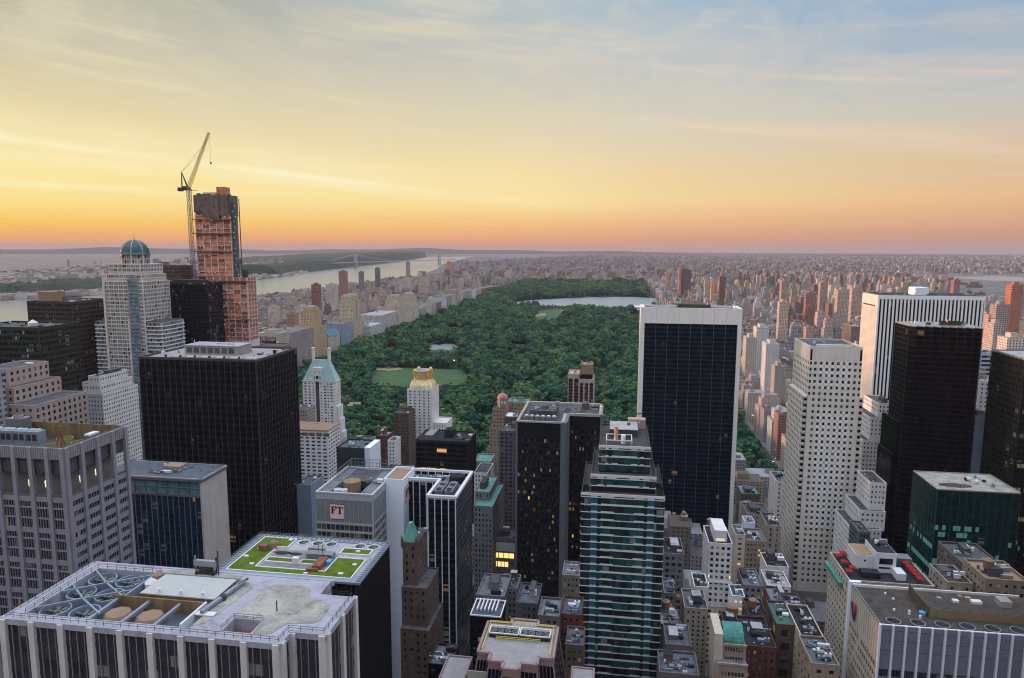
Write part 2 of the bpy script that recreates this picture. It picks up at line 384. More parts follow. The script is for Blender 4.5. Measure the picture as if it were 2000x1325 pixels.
# ------------------------------------------------------------------ the park
PX0, PX1, PY0, PY1 = -632.0, 172.0, 700.0, 4830.0
struct('park_ground', MB().quad((PX0, PY0, .2), (PX1, PY0, .2), (PX1, PY1, .2), (PX0, PY1, .2)), 'park_floor')
def gp(pts, z): return [(*at(x, y, Z=0)[:2], z) for x, y in pts]
def patch(name, pts, z, mat):
    p = gp(pts, z); a = sum(p[k][0]*p[(k+1) % len(p)][1]-p[(k+1) % len(p)][0]*p[k][1] for k in range(len(p)))
    if a < 0: p = p[::-1]
    struct(name, MB().poly(p), mat); return p
CLEAR = []
meadow = patch('lawn_meadow', [(724, 752), (722, 733), (735, 722), (800, 719), (900, 723), (920, 738), (905, 752), (800, 757)], .5, 'lawn')
patch('sand_path', [(728, 722.5), (735, 719.0), (778, 718.5), (788, 722), (760, 725)], .75, 'sand')
great = patch('lawn_ballfield', [(1042, 625), (1050, 608), (1090, 604), (1116, 607), (1106, 617), (1070, 627)], .5, 'lawn')
patch('sand_infield', [(1042, 621), (1048, 613), (1066, 612), (1066, 617)], .75, 'sand'); patch('sand_infield', [(1094, 608), (1104, 604.5), (1117, 608), (1106, 612)], .75, 'sand')
ball = patch('sand_ballfield', [(672, 793), (678, 787), (718, 785), (724, 789), (700, 795)], .5, 'sand')
glade = patch('lawn_glade', [(905, 850), (925, 815), (985, 805), (1000, 822), (960, 848)], .5, 'lawn')
lake = patch('lake', [(832, 681), (836, 675), (850, 673), (858, 675), (868, 671.5), (884, 672), (893, 676), (898, 680), (884, 682), (878, 685), (862, 682), (850, 684)], .5, 'pond_water')
lake2 = lake
resv = patch('reservoir', [(996, 592.5), (1030, 587), (1105, 583), (1180, 580.5), (1237, 580), (1280, 583), (1298, 590), (1265, 599), (1211, 601), (1150, 600), (1080, 598), (1030, 596)], .5, 'pond_water')
plaza = [(60, 690), (175, 690), (175, 760), (60, 760)]
CLEAR = [meadow, great, ball, glade, lake, lake2, resv, plaza]
rg = random.Random(5); GL = []
for k in range(26):
    gx, gy = rg.uniform(PX0+60, PX1-60), rg.uniform(860, 4600); a, b_ = rg.uniform(14, 42), rg.uniform(12, 34)
    pl = [(gx+a*(1+.3*sin(k+t*1.9))*cos(t*pi/6), gy+b_*(1+.3*cos(k*2+t*2.3))*sin(t*pi/6), .45) for t in range(12)]
    struct('lawn_clearing', MB().poly(pl), 'lawn'); CLEAR.append(pl); GL.append(pl)
museum_box = (60, 175, 2560, 2900)
drives = [[(-560, 790), (-470, 1200), (-500, 1700), (-420, 2300), (-520, 3000), (-480, 3900)], [(120, 800), (60, 1300), (110, 1900), (20, 2400)]]
for dr in drives:
    mb = MB()
    for (xa, ya), (xb, yb) in zip(dr, dr[1:]):
        n = Vector((-(yb-ya), xb-xa, 0)).normalized()*5
        mb.quad((xa+n.x, ya+n.y, .35), (xb+n.x, yb+n.y, .35), (xb-n.x, yb-n.y, .35), (xa-n.x, ya-n.y, .35))
    struct('park_drive', mb, 'path')

def leaf_mat(name, a, b_, c):
    m, t, b = base(name)
    r = t.n('ShaderNodeObjectInfo').outputs['Random']; pos = t.n('ShaderNodeNewGeometry').outputs['Position']
    n = t.noise(pos, .35, 2, .6); n2 = t.noise(pos, .014, 3, .6)
    col = t.ramp(t.m('ADD', t.m('MULTIPLY', r, .75), t.m('MULTIPLY', n2, .3)), [(.15, a), (.5, b_), (.95, c)])
    x = t.n('ShaderNodeCombineColor'); k = t.rng(n, .3, .7, .85, 1.15)
    for i in range(3): t.set(x.inputs[i], k)
    t.set(b.inputs['Base Color'], t.mix(1.0, col, x.outputs[0], 'MULTIPLY')); b.inputs['Roughness'].default_value = .8; b.inputs['Specular IOR Level'].default_value = .15
    return m
leaf_mat('foliage', (.013, .060, .046), (.034, .104, .054), (.100, .168, .062))
ICO = []
def _ico():
    import bmesh
    bm = bmesh.new(); bmesh.ops.create_icosphere(bm, subdivisions=1, radius=1)
    v = [tuple(x.co) for x in bm.verts]; f = [tuple(y.index for y in x.verts) for x in bm.faces]; bm.free(); return v, f
ICO = _ico()
def crown_mesh(seed, r=6.5, h=9.5, z0=3.0, lobes=9, leaves=34):
    rnd = random.Random(seed); mb = MB()
    L = [(0, 0, z0+h*.5, r*.62, h*.42)]
    for k in range(lobes):
        a = 2*pi*k/lobes*1.7+rnd.uniform(-.5, .5); d = r*rnd.uniform(.3, .68); zz = z0+h*rnd.uniform(.28, .82)
        s = r*rnd.uniform(.34, .5)*(1.15 if zz < z0+h*.5 else .95); L.append((cos(a)*d, sin(a)*d, zz, s, s*rnd.uniform(.75, .95)))
    for cx, cy, cz, s, sz in L:
        i = len(mb.v); q = [rnd.uniform(.74, .98) for _ in ICO[0]]
        mb.v += [(cx+v[0]*s*k, cy+v[1]*s*k, cz+v[2]*sz*k) for v, k in zip(ICO[0], q)]
        mb.f += [tuple(i+x for x in f) for f in ICO[1]]
        for _ in range(leaves):
            zc = rnd.uniform(-.35, 1); a = rnd.uniform(0, 2*pi); q2 = math.sqrt(max(0, 1-zc*zc)); nv = Vector((q2*cos(a), q2*sin(a), zc))
            k = rnd.uniform(.82, 1.12); p = Vector((cx+nv.x*s*k, cy+nv.y*s*k, cz+nv.z*sz*k))
            nv = (nv+Vector((rnd.uniform(-.7, .7), rnd.uniform(-.7, .7), rnd.uniform(-.5, .7)))).normalized()
            tx = nv.cross(Vector((0, 0, 1))) if abs(nv.z) < .9 else nv.cross(Vector((1, 0, 0)))
            tx.normalize(); ty = nv.cross(tx); e = rnd.uniform(.5, 1.15); e2 = e*rnd.uniform(.6, 1)
            mb.quad(p-tx*e-ty*e2, p+tx*e-ty*e2*.6, p+tx*e*.8+ty*e2, p-tx*e*.7+ty*e2)
    return mb.mesh('crown')
CROWNS = []
for i in range(7):
    r = (6.2, 7.0, 5.4, 7.6, 6.4, 5.0, 6.8)[i]; h = (10, 11, 11, 10, 12, 9, 9)[i]
    me = crown_mesh(100+i, r, h, 3.2, 9 if i != 5 else 7); me.materials.append(MATS['foliage']); CROWNS.append(me)
tb = MB(); tb.lathe(0, 0, [(.55, 0), (.38, 2), (.3, 5), (.12, 9)], 6)
for k in range(4):
    a = k*1.7; tb.bar((0, 0, 3.4), (cos(a)*2.6, sin(a)*2.6, 6.5), .22)
TRUNK = tb.mesh('trunk'); TRUNK.materials.append(MATS['trunk'])
random.seed(21)
pts = []
y = PY0+6
def tree_ok(x, yy, rad):
    if yy < 745 and x < 40: return False
    if yy < 722: return False
    if museum_box[0]-4 < x < museum_box[1] and museum_box[2] < yy < museum_box[3]: return False
    for c in CLEAR:
        if inpoly(x, yy, c): return False
    return True
while y < PY1-8:
    sp = 13.5 if y < 1500 else (16 if y < 2300 else (19 if y < 3300 else 23))
    x = PX0+6
    while x < PX1+3:
        jx, jy = x+random.uniform(-.42, .42)*sp, y+random.uniform(-.42, .42)*sp
        low = 1.0
        for c in [lake, lake2, resv, great, meadow, ball]+GL:
            if any(inpoly(jx*f, jy*f, c) for f in (1.02, 1.04, 1.06, 1.08, 1.10)): low = .3 if c is not resv else .2
        if tree_ok(jx, jy, 5) and random.random() > .04:
            clump = .5+.5*sin(jx*.021+1.7*sin(jy*.013))*sin(jy*.017+1.3*sin(jx*.011))
            sc = sp/10.8*random.choice([.6, .8, 1.0, 1.15, 1.35, 1.55])*random.uniform(.9, 1.1)*(.8+.36*clump)*low
            q = pix((jx, jy, 10*sc))
            if -60 < q[0] < 2060: pts.append((jx, jy, sc*random.uniform(.9, 1.1), random.uniform(0, 6.28), random.randrange(7), q))
        x += sp
    y += sp*.92
# trees wholly hidden behind midtown towers are kept in the mass; the nearest visible ones are individuals
vis = [p for p in pts if not (p[5][0] < 575 or (1245 < p[5][0] < 1440) or p[5][0] > 1545)]
vis.sort(key=lambda p: p[1])
# open stretches of the tree edge between the towers
front = [p for p in vis if (672 < p[5][0] < 765 and p[5][1] < 850) or (845 < p[5][0] < 950 and p[5][1] < 840) or (1035 < p[5][0] < 1105 and p[5][1] < 790) or (1165 < p[5][0] < 1245 and p[5][1] < 820) or (1443 < p[5][0] < 1540 and p[5][1] > 760)]
front = front[:296]; fs = set(id(p) for p in front)
def zone(q, x, yy):
    if q > 1430: return 'leafy green tree at the park edge beside the pale avenue apartment blocks'
    if q > 1160: return 'leafy green tree in the park just left of the dark glass slab'
    if q > 1030: return 'leafy green tree in the park left of the arched brown hotel tower'
    if q > 840: return 'leafy green tree in the park right of the gold crowned tower'
    return 'leafy green tree in the park between the copper roofed tower and the gold crowned tower'
for p in front:
    t = thing('park_tree', zone(p[5][0], p[0], p[1]), 'tree', (p[0], p[1], .2), 'trees along the near edge of the park: '+zone(p[5][0], 0, 0)[:60])
    t.rotation_euler.z = p[3]; t.scale = (p[2],)*3
    link('crown', CROWNS[p[4]], t); link('trunk', TRUNK, t)
rest = [p for p in pts if id(p) not in fs]
pm = bpy.data.meshes.new('woodland'); pm.from_pydata([(p[0], p[1], .2) for p in rest], [], [])
for nm, ty, k in (('scl', 'FLOAT', 2), ('rot', 'FLOAT', 3), ('idx', 'INT', 4)):
    a = pm.attributes.new(nm, ty, 'POINT'); a.data.foreach_set('value', [p[k] for p in rest])
wood = link('park_woodland', pm, None, (0, 0, 0), 'stuff'); tag(wood, 'dense green canopy of park trees stretching to the far avenue', 'woodland')
ng = bpy.data.node_groups.new('woodland', 'GeometryNodeTree')
ng.interface.new_socket('Geometry', in_out='INPUT', socket_type='NodeSocketGeometry'); ng.interface.new_socket('Geometry', in_out='OUTPUT', socket_type='NodeSocketGeometry')
N = ng.nodes.new; L = ng.links.new
gi, go = N('NodeGroupInput'), N('NodeGroupOutput'); iop = N('GeometryNodeInstanceOnPoints'); jg = N('GeometryNodeJoinGeometry')
g2i = []
seen_c = {}
for t in [o for o in COL.objects if o.name.startswith('crown')]:
    seen_c.setdefault(t.data.name, t)
for me in reversed(CROWNS):
    oi = N('GeometryNodeObjectInfo'); oi.inputs['Object'].default_value = seen_c[me.name]; oi.inputs['As Instance'].default_value = True
    L(oi.outputs['Geometry'], jg.inputs[0])
def na(nm, ty):
    x = N('GeometryNodeInputNamedAttribute'); x.data_type = ty; x.inputs[0].default_value = nm
    return x.outputs[0]
L(gi.outputs[0], iop.inputs['Points']); L(jg.outputs[0], iop.inputs['Instance']); iop.inputs['Pick Instance'].default_value = True
L(na('idx', 'INT'), iop.inputs['Instance Index']); L(na('scl', 'FLOAT'), iop.inputs['Scale'])
cx = N('ShaderNodeCombineXYZ'); L(na('rot', 'FLOAT'), cx.inputs[2]); L(cx.outputs[0], iop.inputs['Rotation'])
L(iop.outputs[0], go.inputs[0])
md = wood.modifiers.new('trees', 'NODES'); md.node_group = ng
print('trees', len(pts), len(front))
# ------------------------------------------------------------------ building materials
M('roof_tan', (.27, .18, .115), .8, .2, .4); M('vent_metal', (.30, .32, .35), .45, .15, .4, metal=.5)
M('fan_blade', (.16, .16, .13), .6, .2, .5)
M('lit_warm', (.3, .2, .1), .5, .1, .3, emit=(1, .52, .15), es=.75); M('lit_dim', (.2, .14, .08), .5, .1, .3, emit=(1, .5, .16), es=.14)
M('lit_cool', (.3, .3, .3), .5, .1, .3, emit=(.75, .9, 1), es=.3)
M('pier_stone', (.56, .53, .51), .75, .1, .15, streak=.15); M('deck_white', (.33, .33, .385), .75, .18, .1, stain=.28); M('deck_cream', (.32, .31, .275), .85, .38, .13, stain=.45)
M('membrane', (.40, .41, .40), .7, .08, .1); M('brown_panel', (.22, .15, .085), .8, .25, .3, streak=.4); M('blue_steel', (.23, .28, .35), .5, .12, .3, metal=.3)
M('well_grey', (.085, .10, .125), .8, .3, .2); M('tank_tan', (.27, .18, .12), .7, .12, .3)
glass('pane_plum', (.036, .033, .046), .2, .12, .35, blind=.06)
M('plum_panel', (.035, .030, .038), .5, .2, .3); M('mullion_pale', (.30, .28, .29), .45, .1, .3, metal=.4)
M('granite_black', (.013, .014, .018), .55, .25, .3, spec=.2); M('sedum', (.085, .135, .010), .95, .45, .25, bump=.8); M('roof_lavender', (.16, .165, .19), .8, .15, .2, stain=.5)
glass('pane_black', (.007, .009, .014), .14, .07, .4, blind=.02)
M('blue_unit', (.12, .30, .50), .5, .2, .3)
M('alu_grey', (.29, .275, .315), .5, .1, .2, metal=.15, streak=.1); M('alu_dark', (.12, .115, .12), .6, .15, .2); M('loggia_wall', (.16, .165, .15), .8, .2, .2); M('roof_brown', (.068, .057, .051), .9, .3, .2, stain=.4)
M('olive', (.24, .22, .10), .7, .2, .4); M('lamp_glow', (.5, .5, .3), .5, .05, .3, emit=(1, .9, .55), es=1.1)
glass('pane_dusk', (.014, .017, .030), .1, .14, .5, blind=.08)
glass('pane_blue', (.007, .028, .055), .1, .14, .5, blind=.05); M('stone_pink', (.47, .425, .40), .8, .12, .15, streak=.15); M('spandrel_blue', (.007, .03, .055), .35, .2, .3)
glass('pane_sky', (.08, .17, .21), .08, .3, .3, blind=.1); M('roof_slate', (.09, .105, .13), .85, .2, .15, stain=.5)
M('bronze_black', (.010, .011, .015), .5, .25, .2, spec=.2); M('bronze_mullion', (.055, .05, .055), .5, .15, .3, spec=.3)
glass('pane_bronze', (.007, .008, .012), .14, .07, .5, lit=.29, cell=(2.0, 4.0), blind=.0)
M('roof_pinkish', (.30, .27, .265), .85, .15, .1); M('penthouse_grey', (.28, .26, .25), .7, .15, .2)
M('cream_grid', (.64, .56, .49), .7, .1, .2, streak=.1); M('dome_copper', (.06, .09, .10), .35, .25, .3, metal=.3); M('dome_rib', (.30, .37, .36), .5, .1, .3)
glass('pane_lilac', (.17, .19, .225), .07, .4, .6, blind=.25); glass('pane_aqua', (.15, .22, .26), .06, .4, .4, blind=.1)
M('netting', (.62, .22, .14), .9, .3, .3, orand=.3); M('netting_dull', (.40, .16, .11), .9, .3, .3, orand=.3); M('concrete', (.55, .50, .47), .85, .12, .2); M('cocoon', (.17, .13, .115), .9, .35, .25, streak=.3); M('hoist_blue', (.10, .105, .12), .6, .3, .3)
M('work_light', (.8, .8, .7), .5, 0, .3, emit=(1, .95, .8), es=1.6)
M('metal_grey', (.22, .235, .25), .5, .1, .2, metal=.2); M('metal_pale', (.38, .40, .42), .5, .08, .2, metal=.1); M('shaft_white', (.76, .80, .90), .7, .05, .08); M('sign_pink', (.80, .52, .50), .6, .04, .2); M('sign_ink', (.02, .012, .02), .6, .1, .2)
glass('pane_amber', (.075, .055, .036), .12, .5, .5, blind=.1)
M('mullion_white', (.62, .64, .68), .5, .06, .2); glass('pane_navy', (.007, .012, .022), .2, .08, .5, lit=.25, cell=(3.4, 4.0), blind=.03)
M('bronze_grid', (.030, .026, .028), .5, .15, .2)
M('steel_corner', (.12, .13, .16), .5, .1, .2); M('rim_cream', (.33, .315, .27), .75, .12, .15)
glass('pane_slab', (.012, .013, .017), .14, .07, .7, lit=.36, cell=(.9, 3.85), blind=.25, bcol=(.06, .058, .06))
M('band_pale', (.58, .58, .56), .6, .1, .3); M('roof_taupe', (.055, .052, .052), .85, .2, .2); M('copper_pink', (.55, .33, .26), .45, .2, .4, metal=.3)
glass('pane_teal', (.014, .060, .072), .1, .2, .6, blind=.03, bcol=(.1, .12, .12)); glass('pane_smoke', (.020, .030, .034), .1, .12, .6, blind=.08); glass('pane_cyan', (.022, .095, .14), .15, .25, .25, blind=0)
M('travertine', (.76, .72, .70), .7, .07, .1, streak=.08); glass('pane_onyx', (.004, .010, .020), .12, .07, .6, lit=.30, cell=(2.4, 3.9), blind=.0)
M('spandrel_navy', (.012, .02, .03), .3, .2, .3); M('olive_dark', (.07, .075, .05), .8, .3, .4); M('beacon_red', (.4, .02, .02), .4, 0, .3, emit=(1, .06, .05), es=3.0)
M('lime_stone', (.66, .61, .55), .8, .08, .12, streak=.1); M('marble_white', (.76, .755, .76), .55, .05, .2)
M('glass_black', (.012, .014, .02), .12, .2, .3)
glass('pane_trump', (.008, .007, .010), .14, .07, .6, lit=.2, cell=(2.4, 3.6), blind=.0); M('bronze_edge', (.022, .017, .020), .5, .2, .3, spec=.2)
glass('pane_green', (.004, .026, .026), .1, .14, .5, blind=.02); M('lit_green', (.1, .3, .28), .4, .1, .3, emit=(.35, .95, .8), es=.045); M('green_line', (.03, .09, .085), .4, .1, .3)
glass('pane_olive', (.013, .015, .013), .14, .08, .5, blind=.03); M('olive_rib', (.028, .030, .027), .5, .2, .3, spec=.25)
M('fin_white', (.62, .63, .69), .6, .06, .2); M('panel_violet', (.17, .172, .225), .55, .12, .25); M('stone_honey', (.52, .46, .38), .75, .1, .15, streak=.15); M('logo_blue', (.03, .035, .12), .5, .1, .3); M('logo_red', (.55, .06, .07), .5, .1, .3)
M('olive_tan', (.22, .175, .10), .8, .15, .2, streak=.2)
M('umbrella_red', (.30, .014, .02), .7, .1, .3)
M('copper_pale', (.34, .50, .50), .6, .12, .15, streak=.2)
M('gold', (.66, .45, .20), .45, .25, .3, metal=.3); M('gold_pale', (.74, .63, .42), .5, .2, .3, metal=.1)
M('stone_rose', (.42, .34, .30), .8, .12, .15, streak=.1)
glass('pane_brown', (.03, .016, .018), .15, .12, .5, blind=.1)
M('slate_blue', (.20, .25, .33), .7, .1, .1)
M('slate_dark', (.05, .06, .075), .6, .15, .15)
M('dome_red', (.40, .17, .13), .7, .15, .3)
M('brown_grey', (.13, .115, .115), .85, .15, .12, streak=.2)
M('plum_dark', (.055, .045, .045), .5, .15, .1)
M('brick_plum', (.14, .10, .115), .85, .15, .12)
M('stone_rosy', (.42, .33, .29), .8, .1, .12, streak=.1)
M('granite_pink', (.28, .18, .175), .6, .1, .2); M('gravel', (.27, .255, .26), .95, .15, .5); M('rail_yellow', (.70, .60, .05), .5, .1, .3)
M('shop_glow', (.5, .3, .1), .5, .1, .3, emit=(1, .55, .18), es=1.6)
M('stripe_grey', (.40, .41, .46), .6, .1, .15); M('copper_dark', (.05, .13, .10), .7, .2, .2)
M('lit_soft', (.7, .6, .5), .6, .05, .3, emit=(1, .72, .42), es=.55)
M('copper_teal', (.075, .27, .24), .55, .25, .3, streak=.35)
M('car_yellow', (.62, .40, .04), .35, .05, .3); M('car_dark', (.03, .03, .035), .3, .05, .3); M('car_white', (.65, .66, .68), .35, .05, .3); M('car_silver', (.3, .31, .33), .3, .05, .3, metal=.4); M('car_red', (.3, .03, .03), .3, .05, .3)
M('head_lamp', (.9, .85, .7), .3, 0, .3, emit=(1, .9, .7), es=5); M('tail_lamp', (.6, .03, .02), .3, 0, .3, emit=(1, .06, .03), es=3); M('tyre', (.02, .02, .02), .8, .1, .3)
M('lamp_globe', (.9, .8, .6), .3, 0, .3, emit=(1, .78, .42), es=9)
M('copper_blue', (.10, .22, .30), .6, .2, .2)
# ------------------------------------------------------------------ building helpers
FOOT = []
class Face:
    def __init__(s, k, pl): s.k, s.pl = k, pl
    def p(s, u, z, d=0.0):
        return {'S': (u, s.pl-d, z), 'N': (u, s.pl+d, z), 'E': (s.pl+d, u, z), 'W': (s.pl-d, u, z)}[s.k]
    def bx(s, u0, u1, z0, z1, d0, d1):
        a, b = s.p(u0, z0, d0), s.p(u1, z1, d1)
        return (min(a[0], b[0]), max(a[0], b[0]), min(a[1], b[1]), max(a[1], b[1]), min(a[2], b[2]), max(a[2], b[2]))
    def q(s, mb, u0, u1, z0, z1, d=0.0):
        pts = [s.p(u0, z0, d), s.p(u1, z0, d), s.p(u1, z1, d), s.p(u0, z1, d)]
        mb.quad(*(pts if s.k in 'SE' else pts[::-1]))
UNIT, CNT = {}, {}
def inframe(q, m=25): return -m < q[0] < 2000+m and -m < q[1] < 1325+m and q[2] > 0
def take(root, name, n=1, limit=300):
    k = (root.name, name); c = CNT.get(k, 0)
    if c+n > limit: return False
    CNT[k] = c+n; return True
def box_mesh(name, dims, mat):
    k = (name, tuple(round(d, 3) for d in dims), mat)
    if k not in UNIT:
        me = MB().box(0, dims[0], 0, dims[1], 0, dims[2]).mesh(name); me.materials.append(MATS[mat]); UNIT[k] = me
    return UNIT[k]
def part(root, name, b, mat, kind=None, label=None):
    """one axis-aligned box as a part; b = x0,x1,y0,y1,z0,z1 in world metres"""
    o = base_of(root); me = box_mesh(name, (b[1]-b[0], b[3]-b[2], b[5]-b[4]), mat)
    return link(name, me, root, (b[0]-o.x, b[2]-o.y, b[4]-o.z), kind, label)
def pieces(root, name, boxes, mat, px=10, limit=300):
    """many alike boxes: those large enough in view become parts of their own, the rest one joined part"""
    lst = []
    for b in boxes:
        c = ((b[0]+b[1])/2, (b[2]+b[3])/2, (b[4]+b[5])/2); q = pix(c)
        s = max(b[1]-b[0], b[3]-b[2], b[5]-b[4])*FPX/max(q[2], 1)
        lst.append((s if inframe(q, 25+s/2) else 0, b))
    lst.sort(key=lambda t: -t[0]); mb = MB()
    for s, b in lst:
        if s >= px and take(root, name, 1, limit): part(root, name, b, mat)
        else: mb.box(*b)
    mb.build(name, mat, root, 'stuff')
PJ = random.Random(5)
def panes(root, F, rects, mat, d=0.03, px=9, limit=300, tilt=.004, name='window', alt=None):
    """glass panes as slightly uneven quads; alt = [(material, probability)]"""
    lst = []
    for r in rects:
        u0, u1, z0, z1 = r[:4]
        q = pix(F.p((u0+u1)/2, (z0+z1)/2)); s = max(u1-u0, z1-z0)*FPX/max(q[2], 1)
        lst.append((s if inframe(q) else 0, r))
    lst.sort(key=lambda t: -t[0]); joined = {}; o = base_of(root)
    for s, r in lst:
        u0, u1, z0, z1 = r[:4]; m = r[4] if len(r) > 4 else mat
        if alt and len(r) <= 4:
            x = PJ.random(); acc = 0
            for am, p in alt:
                acc += p
                if x < acc: m = am; break
        dd = [d+PJ.uniform(-1, 1)*tilt*(u1-u0) for _ in range(2)]
        if s >= px and take(root, name, 1, limit):
            v = PJ.randrange(5); w, h = u1-u0, z1-z0
            k = ('pane', F.k, round(w, 3), round(h, 3), v, m)
            if k not in UNIT:
                rr = random.Random(v*7+1); e = [rr.uniform(-1, 1)*tilt*w for _ in range(3)]; mb = MB(); G = Face(F.k, 0)
                P = [G.p(0, 0, e[0]), G.p(w, 0, e[1]), G.p(w, h, e[1]+e[2]), G.p(0, h, e[0]+e[2])]
                mb.quad(*(P if F.k in 'SE' else P[::-1])); me = mb.mesh('window'); me.materials.append(MATS[m]); UNIT[k] = me
            a = F.p(u0, z0, d); link(name, UNIT[k], root, (a[0]-o.x, a[1]-o.y, a[2]-o.z))
        else:
            mb = joined.setdefault(m, MB())
            P = [F.p(u0, z0, dd[0]), F.p(u1, z0, dd[1]), F.p(u1, z1, dd[1]), F.p(u0, z1, dd[0])]
            mb.quad(*(P if F.k in 'SE' else P[::-1]))
    for m, mb in joined.items(): mb.build(name, m, root, 'stuff')
def punched(root, F, u0, u1, z0, z1, cols, rows, wall, pane='pane', recess=.35, skip=None, name='wall', px=9, limit=300, alt=None, d=0.0):
    """masonry wall with recessed window openings"""
    mb = MB(); rects = []
    rows = sorted(r for r in rows if r[0] > z0 and r[1] < z1); cols = sorted(c for c in cols if c[0] > u0 and c[1] < u1)
    z = z0
    for j, (za, zb) in enumerate(rows):
        F.q(mb, u0, u1, z, za, d); u = u0
        for i, (ua, ub) in enumerate(cols):
            if skip and skip(i, j): continue
            F.q(mb, u, ua, za, zb, d); u = ub
            for a, b in (((ua, za), (ub, za)), ((ub, za), (ub, zb)), ((ub, zb), (ua, zb)), ((ua, zb), (ua, za))):
                mb.quad(F.p(*a, d), F.p(*b, d), F.p(*b, d-recess), F.p(*a, d-recess))
            rects.append((ua, ub, za, zb))
        F.q(mb, u, u1, za, zb, d); z = zb
    F.q(mb, u0, u1, z, z1, d)
    mb.build(name, wall, root); panes(root, F, rects, pane, d-recess, px, limit, alt=alt)
def spread(u0, u1, n, frac):
    w = (u1-u0)/n; return [(u0+w*(i+.5-frac/2), u0+w*(i+.5+frac/2)) for i in range(n)]
def levels(z0, z1, fh, lo, hi):
    n = int((z1-z0)/fh); return [(z1-fh*(k+1)+lo*fh, z1-fh*(k+1)+hi*fh) for k in range(n)]
def curtain(root, F, u0, u1, z0, z1, bays, np_, fh, pier=None, mull=None, span=None, pane='pane', px=9, limit=300, alt=None, tilt=.004, pmats=None, top=0.0):
    bw = (u1-u0)/bays
    if pier:
        w, dd, mt = pier; pieces(root, 'pier', [F.bx(u0+i*bw-w/2, u0+i*bw+w/2, z0, z1, 0, dd) for i in range(bays+1)], mt)
    if mull and np_ > 1:
        w, dd, mt = mull; pieces(root, 'mullion', [F.bx(u0+i*bw+bw*k/np_-w/2, u0+i*bw+bw*k/np_+w/2, z0, z1, 0, dd) for i in range(bays) for k in range(1, np_)], mt)
    n = int((z1-top-z0)/fh); zz = [z1-top-fh*(k+1) for k in range(n)]; sh = span[0] if span else 0
    if span:
        h, dd, mt = span; pieces(root, 'spandrel', [F.bx(u0, u1, z, z+h, 0, dd) for z in zz], mt)
    pw = (pier[0]/2 if pier else .02); rects = []
    for z in zz:
        for i in range(bays):
            a, b = u0+i*bw+pw, u0+(i+1)*bw-pw
            for k in range(np_):
                r = (a+(b-a)*k/np_+.04, a+(b-a)*(k+1)/np_-.04, z+sh+.03, z+fh-.03)
                if pmats: r = r+(pmats(i, k, z),)
                rects.append(r)
    panes(root, F, rects, pane, .05, px, limit, tilt, alt=alt)
def core(root, x0, x1, y0, y1, z0, z1, mat, name='wall'): return MB().box(x0, x1, y0, y1, z0, z1, False).build(name, mat, root)
def parapet(root, x0, x1, y0, y1, z, h=1.1, t=.4, mat='stone_grey', name='parapet'):
    mb = MB(); mb.box(x0, x1, y0, y0+t, z, z+h).box(x0, x1, y1-t, y1, z, z+h).box(x0, x0+t, y0+t, y1-t, z, z+h).box(x1-t, x1, y0+t, y1-t, z, z+h)
    return mb.build(name, mat, root)
def hero(name, label, cat, x0, x1, y0, y1, z0=0):
    FOOT.append((x0, x1, y0, y1)); return thing(name, label, cat, ((x0+x1)/2, (y0+y1)/2, z0))
def railing(root, pts, z, h=1.1, step=2.2, mat='dark_metal', t=.07):
    mb = MB()
    for a, b in zip(pts, pts[1:]):
        a, b = Vector((a[0], a[1], z)), Vector((b[0], b[1], z)); n = max(1, int((b-a).length/step))
        for k in range(n+1):
            p = a.lerp(b, k/n); mb.box(p.x-t/2, p.x+t/2, p.y-t/2, p.y+t/2, z, z+h)
        for hh in (h, h*.55): mb.bar(a+Vector((0, 0, hh)), b+Vector((0, 0, hh)), t)
    return mb.build('railing', mat, root)
def water_tank(root, x, y, z, r=2.0, h=3.6, leg=2.6):
    mb = MB(); mb.lathe(x, y, [(r*.98, z+leg), (r, z+leg+h)], 14); t = mb.build('water_tank', 'tank_wood', root)
    MB().lathe(x, y, [(r*1.08, z+leg+h-.02), (.05, z+leg+h+r*.75)], 14).build('tank_roof', 'roof_tan', t)
    lg = MB()
    for k in range(4): lg.bar((x+r*.7*cos(k*pi/2+.8), y+r*.7*sin(k*pi/2+.8), z), (x+r*.7*cos(k*pi/2+.8), y+r*.7*sin(k*pi/2+.8), z+leg), .2)
    lg.box(x-r*.8, x+r*.8, y-r*.8, y+r*.8, z+leg-.25, z+leg); lg.build('tank_stand', 'dark_metal', t)
    return t
def fan(root, x, y, z, r, h=1.2, mat='steel', n=20, name='cooling_fan'):
    mb = MB().lathe(x, y, [(r, z), (r, z+h), (r*.9, z+h), (r*.86, z+.15)], n, cap=False); o = mb.build(name, mat, root)
    b = MB()
    for k in range(7):
        a = k*2*pi/7; b.quad((x, y, z+h*.55), (x+r*.84*cos(a), y+r*.84*sin(a), z+h*.5), (x+r*.84*cos(a+.42), y+r*.84*sin(a+.42), z+h*.66), (x+.1, y, z+h*.62))
    b.lathe(x, y, [(r*.15, z+h*.4), (r*.15, z+h*.75)], 8)
    b.build('fan_blade', 'fan_blade', o); MB().lathe(x, y, [(.01, z+.1), (r*.88, z+.1)], n, cap=False).build('fan_well', 'roof_dark', o); return o
